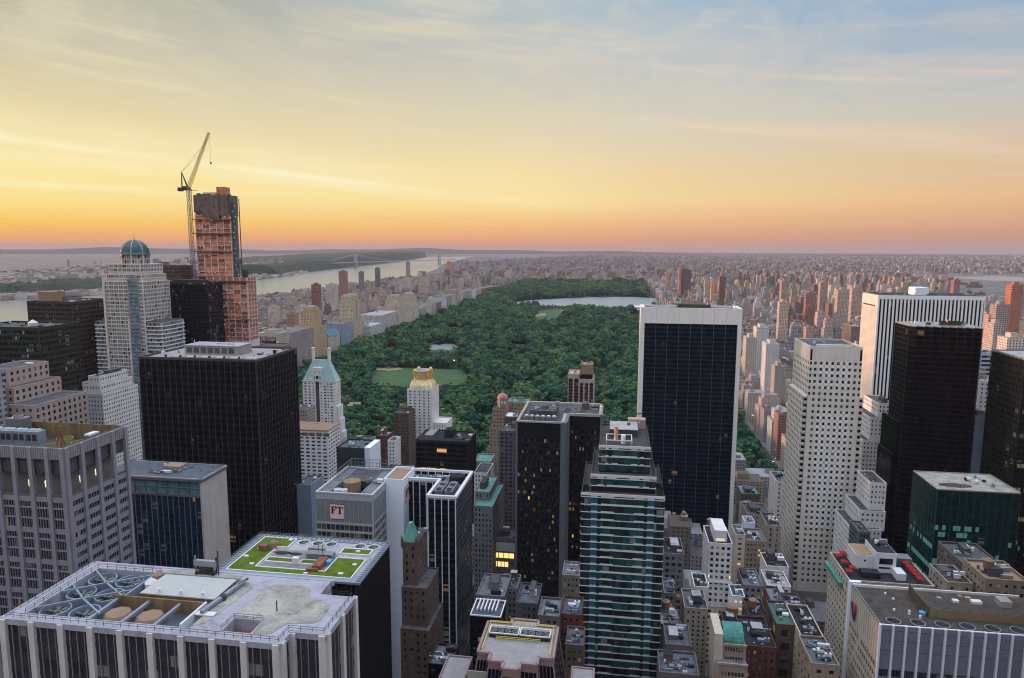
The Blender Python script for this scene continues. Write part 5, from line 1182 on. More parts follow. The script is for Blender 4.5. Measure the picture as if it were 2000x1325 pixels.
# ------------------------------------------------------------------ H13: black slab framed in white travertine
def H13():
    Z = 205.2; x0, x1, y0, y1 = 20.3, 103.5, 600.0, 628.0
    r = hero('office_slab', 'huge black glass slab framed by white travertine edges, right of the park', 'office tower', x0, x1, y0, y1)
    core(r, x0+.4, x1-.4, y0+.6, y1-.4, 0, Z-2, 'granite_black')
    for b in ((x0, x0+3.3, y0-1.2, y1), (x1-3.3, x1, y0-1.2, y1)): part(r, 'edge_wall', (*b, 0, Z), 'travertine')
    n = 8; w = (x1-x0-6.6)/n
    for i in range(n): part(r, 'crown_panel', (x0+3.3+w*i+.06, x0+3.3+w*(i+1)-.06, y0-1.1, y0+.4, Z-13.6, Z-.2), 'travertine')
    curtain(r, Face('S', y0), x0+3.4, x1-3.4, 0, Z-13.6, 8, 4, 3.9, pier=(.25, .14, 'steel_corner'), mull=(.1, .09, 'granite_black'), span=(1.0, .07, 'spandrel_navy'), pane='pane_onyx', px=9)
    part(r, 'roof', (x0+3.3, x1-3.3, y0+.4, y1-.5, Z-2.5, Z-1.6), 'roof_grey'); part(r, 'rear_parapet', (x0+3.3, x1-3.3, y1-.8, y1, Z-2, Z), 'travertine')
    part(r, 'louvre_house', (x0+31, x0+58, y0+4, y1-8, Z-1.6, Z+2.6), 'olive_dark'); part(r, 'louvre_house', (x0+31.5, x0+35, y0+3.6, y0+4, Z-1.6, Z+2), 'dark_metal')
    for x, h in ((12, 7), (15, 8.5), (18, 4)): MB().bar((x0+x, y0+8, Z-1.6), (x0+x+(1.5 if x < 14 else 0), y0+8, Z+h), .35).build('davit', 'vent_metal', r)
    part(r, 'winch_base', (x0+10, x0+24, y0+6, y0+10, Z-1.6, Z-.2), 'vent_metal'); MB().lathe(x0+55, y0+3, [(.5, Z+2.6), (.5, Z+3.6), (.1, Z+3.9)], 8).build('beacon', 'beacon_red', r)
H13()

# ------------------------------------------------------------------ H14: white punched-window tower
def H14():
    Z = 185.0; x0, x1, y0, y1 = 138.0, 173.4, 520.0, 566.0
    r = hero('office_tower', 'pale limestone tower with square windows in white chequered panels', 'office tower', x0-2, x1+2, y0, y1)
    FH = 4.45; F = Face('S', y0); n = 8; cw = (x1-x0-4.4)/n; u = x0+2.2
    cols = [(u+cw*i+cw*.27, u+cw*i+cw*.73) for i in range(n)]; top = Z-10
    rows = [(top-FH*k-2.7, top-FH*k-.6) for k in range(38)]
    tw = {6, 7, 8}
    punched(r, F, x0, x1, 0, Z, cols, rows, 'lime_stone', 'pane', .5, px=6)
    for k, (za, zb) in enumerate(rows):
        if k in (5, 6, 7) or za < 50: continue
        for i in range(1, 7):
            if k < 5 and i == 3 and True: pass
            if i < 6 and not (k < 6 and i == 3): part(r, 'marble_panel', (cols[i][1]+.12, cols[i+1][0]-.12, y0-.1, y0, za+.02, zb-.02), 'marble_white')
            if k not in (2, 4): part(r, 'marble_panel', (cols[i][0]-.1, cols[i][1]+.1, y0-.1, y0, za-2.1, za-.12), 'marble_white')
    # lower wings that carry banded corner windows
    for a, b in ((x0-2.6, x0), (x1, x1+2.6)):
        core(r, a+.3, b, y0+.8, y1, 0, Z-36, 'lime_stone', 'corner_wing')
        pieces(r, 'corner_window', [(a+.3, b-.1, y0+.72, y0+.8, za, zb) for za, zb in rows[6:]], 'glass_black'); pieces(r, 'band', [(a-.15, b, y0+.55, y0+.8, za-1.3, za-.9) for za, zb in rows[6:]], 'lime_stone')
    for a, b in ((x0+.2, x0+1.6), (x1-1.6, x1-.2)):
        part(r, 'corner_slot', (a, b, y0-.02, y0+.04, Z-9.5, Z-1.5), 'glass_black'); pieces(r, 'corner_slot', [(a, b, y0-.02, y0+.04, za, zb) for za, zb in rows[:6]], 'glass_black')
    Wf = Face('W', x0); c2 = spread(y0+1, y1-1, 10, .42)
    punched(r, Wf, y0, y1, Z-36, Z, c2, [(top-FH*k-2.8, top-FH*k-.5) for k in range(6)], 'lime_stone', 'pane', .1, px=6)
    punched(r, Face('W', x0-2.6), y0+.8, y1, 0, Z-36, c2, rows[6:], 'lime_stone', 'pane', .1, px=6, name='wing_wall', d=.03)
    MB().quad((x1, y0, Z-36), (x1, y1, Z-36), (x1, y1, Z), (x1, y0, Z)).build('wall', 'lime_stone', r); MB().quad((x1, y1, 0), (x0, y1, 0), (x0, y1, Z), (x1, y1, Z)).build('wall', 'lime_stone', r)
    part(r, 'roof', (x0+.1, x1-.1, y0+.1, y1-.1, Z-1.5, Z-1.2), 'roof_grey'); parapet(r, x0-.05, x1+.05, y0-.05, y1+.05, Z-.02, .6, .6, 'lime_stone')
    part(r, 'roof_rail', (x0+6, x1-5, y0+6, y0+8, Z-1.2, Z+1.2), 'white'); roofkit(r, x0+3, x1-3, y0+8, y1-4, Z-1.2, 6, 6, 0, True, 3)
H14()

# ------------------------------------------------------------------ H15: white striped slab
def H15():
    Z = 211.5; x0, x1, y0, y1 = 243.4, 336.6, 700.0, 741.0
    r = hero('office_slab', 'broad white tower of unbroken vertical marble stripes and black glass', 'office tower', x0, x1, y0, y1)
    core(r, x0+.5, x1-.5, y0+.5, y1-.4, 0, Z-.6, 'glass_black')
    n = 28; w = (x1-x0)/n; F = Face('S', y0)
    pieces(r, 'pier', [F.bx(x0+w*i+(0 if i else .02)-.0, x0+w*i+w*.5, 0, Z-3.5, -.6, .8) for i in range(n)]+[F.bx(x1-.9, x1, 0, Z-3.5, -.6, .8)], 'marble_white')
    panes(r, Face('S', y0-.1), [(x0+w*i+w*.5, x0+w*(i+1), z+.05, z+3.7) for i in range(n) for z in np.arange(40, Z-8, 3.75)], 'pane_black', .0, 9, 290)
    part(r, 'crown_band', (x0-.1, x1+.1, y0-.9, y0+.6, Z-3.5, Z), 'marble_white')
    Wf = Face('W', x0); part(r, 'side_wall', (x0-.3, x0+.5, y0+.6, y1, 0, Z), 'lime_stone')
    pieces(r, 'side_rib', [Wf.bx(y0+2+i*2.6, y0+2.5+i*2.6, 0, Z-12, .3, .55) for i in range(15)], 'lime_stone'); part(r, 'louvre', Wf.bx(y0+4, y1-4, Z-11, Z-9.6, .3, .36), 'roof_grey')
    part(r, 'roof', (x0+.3, x1-.2, y0+.6, y1-.2, Z-.6, Z-.3), 'roof_dark'); part(r, 'penthouse', (x0+38, x0+50, y0+14, y0+30, Z-.3, Z+7), 'shaft_white')
    parapet(r, x0+.6, x1-.1, y0+.8, y1, Z-.3, .9, .5, 'stone_grey'); roofkit(r, x0+6, x1-6, y0+4, y1-6, Z-.3, 15, 10, 0, False)
H15()

# ------------------------------------------------------------------ H16: dark saw-tooth bronze tower
def H16():
    Z = 201.5; Y0 = 520.0; x0, x1 = X(1752, 637, 548), X(1920, 640, Y0)
    r = hero('office_tower', 'dark bronze glass tower with a folded saw-tooth front and planted roof terrace', 'office tower', x0-12, x1, Y0-4, 560)
    pts = [(x0, 552)]; n = 9; w = (x1-x0)/n
    for i in range(n): pts += [(x0+w*i, Y0+6-i*.7), (x0+w*(i+.62), Y0+2.6-i*.7)]
    pts += [(x1, Y0-.5), (x1, 556)]
    MB().prism(pts, 0, Z-.8).build('wall', 'pane_trump', r)
    cxm, cym = (x0+x1)/2, 540
    ring = [(cxm+(a-cxm)*1.006, cym+(b-cym)*1.012) for a, b in pts]
    base_ring = MB().prism(ring, 0, .5).mesh('floor_edge'); base_ring.materials.append(MATS['bronze_edge']); o = base_of(r)
    for k in range(52): link('floor_edge', base_ring, r, (-o.x, -o.y, Z-3.2-3.7*k))
    for i in range(n): MB().bar((x0+w*i, Y0+5.9-i*.7, 0), (x0+w*i, Y0+5.9-i*.7, Z-.5), .5).build('fold_edge', 'bronze_edge', r)
    # widening steps on the left shoulder
    for k, (dx, zt) in enumerate(((1.5, 130), (3, 105), (4.5, 80))):
        MB().prism([(x0-dx, 560), (x0-dx, Y0+9+k*3), (x0-dx+3, Y0+7+k*3), (x0+1, Y0+9), (x0+1, 560)], 0, zt).build('shoulder', 'pane_trump', r); MB().prism([(x0-dx+.3, 559.7), (x0-dx+.3, Y0+9.4+k*3), (x0-dx+3, Y0+7.4+k*3), (x0+.9, Y0+9.3), (x0+.9, 559.7)], zt, zt+.3).build('terrace', 'roof_dark', r)
    MB().prism(ring, Z-.8, Z-.1).build('roof', 'roof_pinkish', r)
    roofkit(r, x0+4, x1-4, Y0+8, 550, Z-.1, 66, 12, 0, False)
    mb = MB(); q = random.Random(2)
    for _ in range(500):
        p = Vector((cxm+q.uniform(-3, 12), Y0+6+q.uniform(-2.5, 3), Z+q.uniform(0, 3.2))); e = q.uniform(.2, .45); mb.quad(p+Vector((-e, 0, -e)), p+Vector((e, e, -e)), p+Vector((e, 0, e)), p+Vector((-e, -e, e)))
    t = thing('terrace_hedge', 'clump of dark green terrace trees on the roof of the bronze saw-tooth tower', 'hedge', (cxm+4, Y0+6, Z)); mb.build('foliage', 'foliage', t)
    MB().box(cxm-3.5, cxm+12.5, Y0+3.2, Y0+9.2, Z-.1, Z+.5).build('planter', 'roof_pinkish', t); MB().lathe(cxm+1, Y0+4, [(.5, Z+3), (.5, Z+4.2), (.1, Z+4.5)], 8).build('beacon', 'beacon_red', r)
H16()

# ------------------------------------------------------------------ H17: green glass cube, and H18: dark tower on the right edge
def H17():
    Z = 123.8; x0, x1, y0, y1 = 177.0, 219.0, 400.0, 432.0
    r = hero('glass_block', 'dark green glass block with flat tan roof and rows of teal lights', 'office block', x0, x1, y0, y1)
    core(r, x0+.3, x1-.3, y0+.3, y1-.3, 0, Z-.8, 'glass_black'); g = random.Random(17)
    lit = {(6, 1): 4, (7, 0): 5, (9, 2): 3, (11, 0): 5, (12, 0): 5, (13, 2): 4, (14, 0): 4, (16, 0): 3}
    def pm(i, k, z):
        row = int((Z-1-z)/3.9+.1)
        if row in (6, 7, 9, 11, 12, 14) and i < 6 and g.random() < .62: return 'lit_green'
        if row > 5 and g.random() < .04: return 'lit_green'
        return 'pane_green'
    curtain(r, Face('S', y0), x0+.2, x1-.2, 0, Z, 11, 2, 3.9, pier=(.16, .2, 'green_line'), mull=(.06, .1, 'glass_black'), span=(1.0, .06, 'glass_black'), pane='pane_green', pmats=pm, top=1.0, px=8)
    curtain(r, Face('W', x0), y0+.2, y1-.2, 0, Z, 8, 2, 3.9, pier=(.16, .2, 'green_line'), mull=(.06, .1, 'glass_black'), span=(1.0, .06, 'glass_black'), pane='pane_green', pmats=lambda i, k, z: 'lit_green' if int((Z-1-z)/3.9) in (7, 9, 11, 12, 14) and g.random() < .8 else 'pane_green', top=1.0, px=8)
    part(r, 'roof', (x0+.3, x1-.3, y0+.3, y1-.3, Z-.8, Z-.3), 'deck_cream'); parapet(r, x0-.1, x1+.1, y0-.1, y1+.1, Z-.3, .5, .5, 'stone_cream')
    MB().prism([(x0+4+9*(1+cos(a*.7)), y0+9+4*sin(a*.7)) for a in range(9)], Z-.29, Z-.24).build('stain', 'roof_brown', r)
    for x, y in ((x0+24, 418), (x0+26.5, 414)): MB().lathe(x, y, [(.2, Z-.3), (1.2, Z+.6), (1.3, Z+1.6), (.4, Z+2.2)], 12).build('radome', 'white', r)
    roofkit(r, x0+16, x1-3, 404, 430, Z-.3, 18, 5, 0, False)
H17()
def H18():
    Y0 = 470; x0 = X(1938, 690, 508); Z = Zp(1938, 684, 508); x1 = x0+46
    r = hero('office_tower', 'dark olive glass tower with green and gold lights, right edge of view', 'office tower', x0, x1, Y0, Y0+40)
    core(r, x0+.3, x1-.3, Y0+.3, Y0+39, 0, Z-1, 'granite_black'); g = random.Random(3)
    def pm(i, k, z):
        row = int((Z-z)/3.9)
        if row in (17, 18, 22, 27, 31, 36) and g.random() < .6: return g.choice(['lit_green', 'lit_dim', 'lit_green'])
        return 'lit_green' if (row > 14 and g.random() < .05) else 'pane_olive'
    for F, a, b, n in ((Face('S', Y0), x0+.2, x1-.2, 14), (Face('W', x0), Y0+.2, Y0+39, 13)):
        curtain(r, F, a, b, 0, Z, n, 2, 3.9, pier=(.3, .25, 'olive_rib'), mull=(.1, .1, 'granite_black'), span=(1.2, .06, 'granite_black'), pane='pane_olive', pmats=pm if F.k == 'S' else None, top=5, px=8)
    part(r, 'roof', (x0, x1, Y0, Y0+39, Z-.9, Z-.4), 'roof_pale'); parapet(r, x0-.2, x1+.2, Y0-.2, Y0+39.2, Z-.4, .8, .6, 'stone_grey')
H18()

# ------------------------------------------------------------------ bottom right: white finned block
def B1():
    Z = 122.0; x0, x1, y0, y1 = 95.6, 156.0, 250.0, 280.0
    r = hero('office_block', 'white finned office block with brown roof and five round vents, bottom right corner', 'office block', x0, x1, y0, y1)
    core(r, x0+.4, x1-.4, y0+.4, y1-.4, 0, Z-1.2, 'panel_violet'); F = Face('S', y0); n = 14; w = (x1-x0)/n
    pieces(r, 'fin', [F.bx(x0+w*i-.35, x0+w*i+.35, 0, Z+.2, -.3, .7) for i in range(n+1)], 'fin_white')
    for i in range(n):
        for j, (za, zb) in enumerate(((Z-2.0, Z-.2), (Z-5.8, Z-2.2), (Z-9.6, Z-6.0), (Z-17, Z-9.8))):
            part(r, 'metal_panel', F.bx(x0+w*i+.38, x0+w*(i+1)-.38, za, zb, -.35, .05 if j else .15), 'panel_violet')
            if j:
                for k in range(1, 7): part(r, 'panel_rib', F.bx(x0+w*i+.38+(w-.76)*k/7-.05, x0+w*i+.38+(w-.76)*k/7+.05, za+.1, zb-.1, .05, .12), 'panel_violet')
    zz = [Z-17-4*(k+1) for k in range(26)]
    panes(r, F, [(x0+w*i+.4+(w-.8)*k/4+.06, x0+w*i+.4+(w-.8)*(k+1)/4-.06, z+1.2, z+3.9) for z in zz for i in range(n) for k in range(4)], 'pane', -.25, 8, 200)
    Wf = Face('W', x0); m = 14; v = (y1-y0)/m
    punched(r, Wf, y0, y1, 0, Z, [(y0+v*i+v*.34, y0+v*(i+1)-v*.12) for i in range(m)], [(Z-15-3.7*(k+1)+.9, Z-15-3.7*(k+1)+3.0) for k in range(26)], 'stone_honey', 'pane', .12, px=6, limit=295, skip=lambda i, j: (i+j) % 11 == 0)
    pieces(r, 'side_fin', [Wf.bx(y0+v*i-.12, y0+v*i+.28, 0, Z-.2, .02, .2) for i in range(m+1)], 'stone_honey')
    part(r, 'roof', (x0+.3, x1-.3, y0+.3, y1-.3, Z-1.2, Z-.6), 'roof_brown'); part(r, 'rear_parapet', (x0, x1, y1-.5, y1, Z-.6, Z+.4), 'stone_white')
    part(r, 'side_parapet', (x0, x0+.45, y0+.45, y1-.5, Z-.4, Z+.1), 'stone_grey'); part(r, 'front_parapet', (x0, x1, y0-.1, y0+.45, Z-.4, Z+.05), 'fin_white')
    for i in range(6):
        x = x0+5.6+i*8.2; MB().lathe(x, y0+3.2, [(2.6, Z-.6), (2.6, Z+.15), (2.25, Z+.15), (2.2, Z-.5)], 12, .26, cap=False).build('roof_vent', 'steel', r); MB().lathe(x, y0+3.2, [(.05, Z-.5), (2.2, Z-.5)], 12, .26, cap=False).build('vent_floor', 'roof_dark', r)
    p = part(r, 'penthouse', (x0+20, x1-.6, y0+9, y0+23, Z-.6, Z+2.6), 'olive_tan'); part(p, 'penthouse_roof', (x0+20.2, x1-.8, y0+9.2, y0+22.8, Z+2.6, Z+2.75), 'roof_brown'); part(p, 'end_wall', (x0+19.6, x0+20, y0+9, y0+27, Z-.6, Z+3.3), 'brick_brown')
    for b, m_ in (((24.5, 26, 14, 15.4, 2.75, 4.6), 'vent_metal'), ((30.5, 32.5, 15, 16.6, 2.75, 3.6), 'white'), ((33.5, 35, 18, 19.4, 2.75, 4), 'roof_tan'), ((37, 40.4, 15, 17.2, 2.75, 3.7), 'white'), ((36.4, 38.4, 19, 20, 2.75, 3.2), 'copper_pink'), ((46, 50, 14, 18.5, 2.75, 5), 'roof_pinkish')): part(p, 'air_unit', (x0+b[0], x0+b[1], y0+b[2], y0+b[3], Z+b[4], Z+b[5]), m_)
    for x, y, h in ((9, 12, .8), (12, 21, .5), (13.5, 10, 1.6), (16.5, 8, .9), (10.5, 25, .6)): MB().lathe(x0+x, y0+y, [(.5, Z-.6), (.45, Z-.6+h), (.1, Z-.4+h)], 8).build('vent_pipe', 'white', r)
    MB().lathe(x0+18.2, y0+10.5, [(1.2, Z-.6), (1.2, Z+.6), (.3, Z+1)], 12).build('condenser', 'blue_unit', r)
    t = thing('wall_sign', 'dark blue and red emblem on the cream side wall of the white finned block', 'sign', Wf.p(y0+25, Z-11.5, .6))
    def leaf(pts, mat, nm, d):
        mb = MB(); A = [Wf.p(y0+25+u, Z-7+z, d) for u, z in pts]; B = [Wf.p(y0+25+u, Z-7+z, d+.25) for u, z in pts]; mb.poly(A); mb.poly(B[::-1])
        for i in range(len(A)): mb.quad(A[i], A[(i+1) % len(A)], B[(i+1) % len(B)], B[i])
        mb.build(nm, mat, t)
    leaf([(2.6, 1.2), (1.0, 1.6), (-.2, 1.0), (-1.6, -1.0), (-2.0, -3.6), (-1.4, -5.6), (.4, -4.2), (1.8, -2.2), (2.5, -.4)], 'logo_blue', 'emblem', .58); leaf([(.2, 1.9), (-1.0, 2.6), (-2.3, 2.0), (-2.6, .2), (-2.1, -1.8), (-1.4, -.6), (-.3, .7)], 'logo_red', 'emblem', .85)
B1()

# ------------------------------------------------------------------ hotel with roof terrace and red umbrellas
def B2():
    Y0 = 318.0; x0 = X(1660, 1140, Y0); Z = Zp(1660, 1138, Y0); x1 = x0+36; y1 = Y0+31
    r = hero('hotel', 'cream hotel with roof terrace, white pylon and green copper cornice', 'hotel', x0-5, x1, Y0, y1)
    rows = levels(4, Z-6, 3.5, .3, .75)
    punched(r, Face('W', x0), Y0+1, y1, 0, Z, spread(Y0+3, y1-1, 8, .4), rows+[(Z-4.4, Z-2.2)], 'stone_honey', 'pane', .1, px=7)
    punched(r, Face('S', Y0+1), x0, x1, 0, Z, spread(x0+4, x1-1, 9, .4), rows, 'stone_honey', 'pane', .35, px=7)
    MB().quad((x1, Y0+1, 0), (x1, y1, 0), (x1, y1, Z), (x1, Y0+1, Z)).build('wall', 'stone_honey', r); MB().quad((x1, y1, 0), (x0, y1, 0), (x0, y1, Z), (x1, y1, Z)).build('wall', 'stone_honey', r)
    part(r, 'pylon', (x0-.4, x0+4.6, Y0-.8, Y0+1, 0, Z+.8), 'shaft_white')
    part(r, 'cornice', (x0-1.9, x0-.02, Y0+9, y1+1, Z-6.6, Z-4.6), 'copper_green'); part(r, 'roof', (x0+.2, x1-.2, Y0+1.2, y1-.2, Z-.6, Z-.2), 'roof_dark')
    parapet(r, x0, x1, Y0+1, y1, Z-.2, .9, .4, 'stone_honey')
    a = part(r, 'penthouse', (x0+7, x0+15, Y0+15, Y0+28, Z-.2, Z+7), 'white'); part(a, 'penthouse_roof', (x0+7.3, x0+14.7, Y0+15.3, Y0+27.7, Z+7, Z+7.2), 'roof_tan')
    b = part(r, 'penthouse', (x0+15, x0+24, Y0+13, Y0+28, Z-.2, Z+9.5), 'white'); part(b, 'penthouse_roof', (x0+15.3, x0+23.7, Y0+13.3, Y0+27.7, Z+9.5, Z+9.7), 'roof_dark')
    part(b, 'window', (x0+16.6, x0+22.5, Y0+12.9, Y0+13, Z+4.0, Z+6.8), 'glass_black'); part(b, 'window', (x0+16.6, x0+21.5, Y0+12.9, Y0+13, Z+1.8, Z+2.6), 'glass_black'); part(a, 'porthole', (x0+10.6, x0+11.4, Y0+14.9, Y0+15, Z+4, Z+4.8), 'glass_black')
    part(r, 'terrace_canopy', (x0+7, x0+15, Y0+6, Y0+11, Z-.2, Z+2.4), 'roof_dark'); part(r, 'stair_house', (x0+22, x0+26, Y0+6, Y0+12.9, Z-.2, Z+3), 'white'); roofkit(r, x0+16, x0+23, Y0+15, Y0+26, Z+9.7, 5, 5, 0, False)
    part(r, 'greenhouse_roof', (x0+27, x0+35, Y0+23, Y0+29, Z-.2, Z+3), 'steel')
    k = 0
    for x, y, wh in ((2, 8, 'left terrace, nearest the pylon'), (4.8, 12, 'left terrace, second from the pylon'), (2.4, 25, 'left terrace, far left end'), (5.2, 28, 'left terrace, far right end'), (3, 18, 'left terrace, middle'), (31.5, 5, 'right terrace, nearest'), (31.5, 9.0, 'right terrace, second'), (31.5, 13.0, 'right terrace, third'), (31.5, 17.0, 'right terrace, fourth'), (31.5, 21.0, 'right terrace, farthest')):
        u = thing('umbrella', 'red square umbrella on the hotel roof, '+wh, 'umbrella', (x0+x, Y0+y, Z-.2), 'red umbrellas on the hotel terrace')
        MB().lathe(x0+x, Y0+y, [(2.15, Z+1.9), (2.1, Z+2.1), (.05, Z+2.9)], 4, pi/4).build('canopy', 'umbrella_red', u); MB().lathe(x0+x, Y0+y, [(.06, Z-.2), (.06, Z+2.8)], 6).build('pole', 'dark_metal', u)
B2()
# white and grey stepped stone pile between the limestone tower and the bronze tower
def steps(name, label, tiers, wall, Yd, win=(2.9, .42, 3.6, .3, .72), roof='roof_grey', seed=3, cat='office building', px=8):
    """tiers = [(px left, px right, py top, front Y)] from the front lowest to the rear highest"""
    t0 = tiers[0]; xs = [X(t[0], t[2], t[3]) for t in tiers]+[X(t[1], t[2], t[3]) for t in tiers]
    r = hero(name, label, cat, min(xs), max(xs), tiers[0][3], Yd)
    zl = 0
    for i, (a, b, py, Y) in enumerate(tiers):
        x0, x1, Z = X(a, py, Y), X(b, py, Y), Zp((a+b)/2, py, Y); z0 = max(0, zl-2); cp, wf, fh, lo, hi = win
        if Z-z0 < 2: continue
        rows = levels(z0+2, Z-.6, fh, lo, hi)
        punched(r, Face('S', Y), x0, x1, z0, Z, spread(x0+.4, x1-.4, max(1, round((x1-x0)/cp)), wf), rows, wall, 'pane', .3, px=px)
        for k, pl in (('W', x0), ('E', x1)): punched(r, Face(k, pl), Y, Yd-i*.3, z0, Z, spread(Y+.4, Yd-.4, max(1, round((Yd-Y)/cp)), wf), rows, wall, 'pane', .12, px=px)
        part(r, 'roof', (x0+.1, x1-.1, Y+.1, Yd-i*.3-.1, Z-.5, Z-.15), roof); parapet(r, x0-.06, x1+.06, Y-.06, Yd-i*.3+.03, Z-.15, .7, .4, wall)
        if i == len(tiers)-1: roofkit(r, x0+.6, x1-.6, Y+.6, Yd-1.5, Z-.15, seed, 4)
        zl = Z
    return r
steps('setback_tower', 'white stone tower stepping up beside the bronze saw-tooth tower', [(1672, 1720, 945, 590), (1685, 1736, 862, 594), (1700, 1740, 818, 598), (1716, 1746, 790, 604)], 'stone_white', 640)
steps('setback_building', 'pale grey stepped building with metal hipped top below the white setback tower', [(1662, 1722, 1035, 470), (1680, 1730, 1000, 474), (1700, 1732, 945, 478)], 'stone_white', 505, seed=8)
simple('glass_infill', 'small teal gridded glass building in front of the pale stepped building', 'office building', 1678, 1700, 1040, 445, 18, 'steel', (1.6, .8, 3.4, .15, .85), 'pane_teal', seed=4, kit=2)

# ------------------------------------------------------------------ copper roofed tower with two chimneys
def B3():
    Y0 = 770.0; x0, x1 = -369.5, -329.0; Z = 96.0; y1 = 787.0; xm = -351
    r = hero('copper_roofed_tower', 'white stone tower with steep pale green copper roof and two chimneys', 'hotel', x0, x1+6, Y0, y1)
    rows = levels(5, Z-1, 3.5, .28, .74)
    punched(r, Face('S', Y0), x0, xm-2.2, 0, Z, [(x0+2, x0+4.6), (x0+7.2, x0+9.8), (x0+12.5, x0+14.1), (x0+15.4, x0+17)], rows, 'stone_white', 'pane', .3, px=6, skip=lambda i, j: (i*7+j*3) % 13 == 0)
    punched(r, Face('S', Y0), xm+2.2, x1, 0, Z, [(xm+4, xm+5.4), (xm+8, xm+10.8), (xm+12.4, xm+14), (xm+16, xm+18.8)], rows, 'stone_white', 'pane', .3, px=6, skip=lambda i, j: (i*5+j*3) % 11 == 0)
    punched(r, Face('S', Y0+4), xm-2.2, xm+2.2, 0, Z-2, [(xm-.8, xm+.8)], rows, 'stone_grey', 'pane', .3, px=6)
    for a in (xm-2.2, xm+2.2): MB().quad((a, Y0, 0), (a, Y0+4, 0), (a, Y0+4, Z), (a, Y0, Z)).build('wall', 'stone_grey', r)
    punched(r, Face('E', x1), Y0, y1, 0, Z, spread(Y0+1, y1-1, 4, .38), rows, 'stone_white', 'pane', .12, px=6)
    for k, (dx, zt, dy) in enumerate(((2.5, 66, 2), (4.5, 50, 4), (6.5, 34, 6))): core(r, x1-.2, x1+dx, Y0+dy, y1, 0, zt, 'stone_white', 'setback')
    MB().quad((x0, y1, 0), (x0, Y0, 0), (x0, Y0, Z), (x0, y1, Z)).build('wall', 'stone_white', r); MB().quad((x1, y1, 0), (x0, y1, 0), (x0, y1, Z), (x1, y1, Z)).build('wall', 'stone_white', r)
    part(r, 'cornice', (x0-.5, x1+.5, Y0-.5, y1+.3, Z, Z+.7), 'stone_white')
    zr = 121.0; a, b, c, d = (x0, Y0, Z+.7), (x1, Y0, Z+.7), (x1, y1, Z+.7), (x0, y1, Z+.7); e, f, g, h = (x0+11, Y0+7, zr), (x1-9.5, Y0+7, zr), (x1-9.5, Y0+10, zr), (x0+11, Y0+10, zr)
    rf = MB().quad(a, b, f, e).quad(b, c, g, f).quad(c, d, h, g).quad(d, a, e, h).quad(e, f, g, h).build('roof', 'copper_pale', r)
    for i in range(13):
        t = i/12; MB().bar(Vector(a).lerp(Vector(b), t)+Vector((0, -.05, .05)), Vector(e).lerp(Vector(f), t)+Vector((0, -.05, .05)), .16).build('seam', 'copper_pale', rf)
    dm = part(r, 'dormer', (xm-5.2, xm+5.2, Y0+.5, Y0+7, Z+.6, Z+16.5), 'stone_white')
    for b_ in ((-1.5, 1.5, 3, 6.5), (-4, -3.0, 3, 6), (3, 4, 3, 6), (-3.6, -2.9, 10, 12), (2.9, 3.6, 10, 12), (-.4, .4, 12, 13)): part(dm, 'window', (xm+b_[0], xm+b_[1], Y0+.4, Y0+.5, Z+b_[2], Z+b_[3]), 'glass_black')
    for x in (x0+3.5, x0+10, x1-10, x1-4): part(rf, 'dormer_window', (x-1.2, x+1.2, Y0-.1, Y0+2, Z+.8, Z+3.4), 'stone_white')
    for x in (x0+11, x1-9.5): c_ = part(r, 'chimney', (x-1.3, x+1.3, Y0+6.5, Y0+10, Z+10, 134.5), 'stone_white'); part(c_, 'chimney_cap', (x-1.7, x+1.7, Y0+6.1, Y0+10.4, 134.5, 135.6), 'stone_white')
B3()
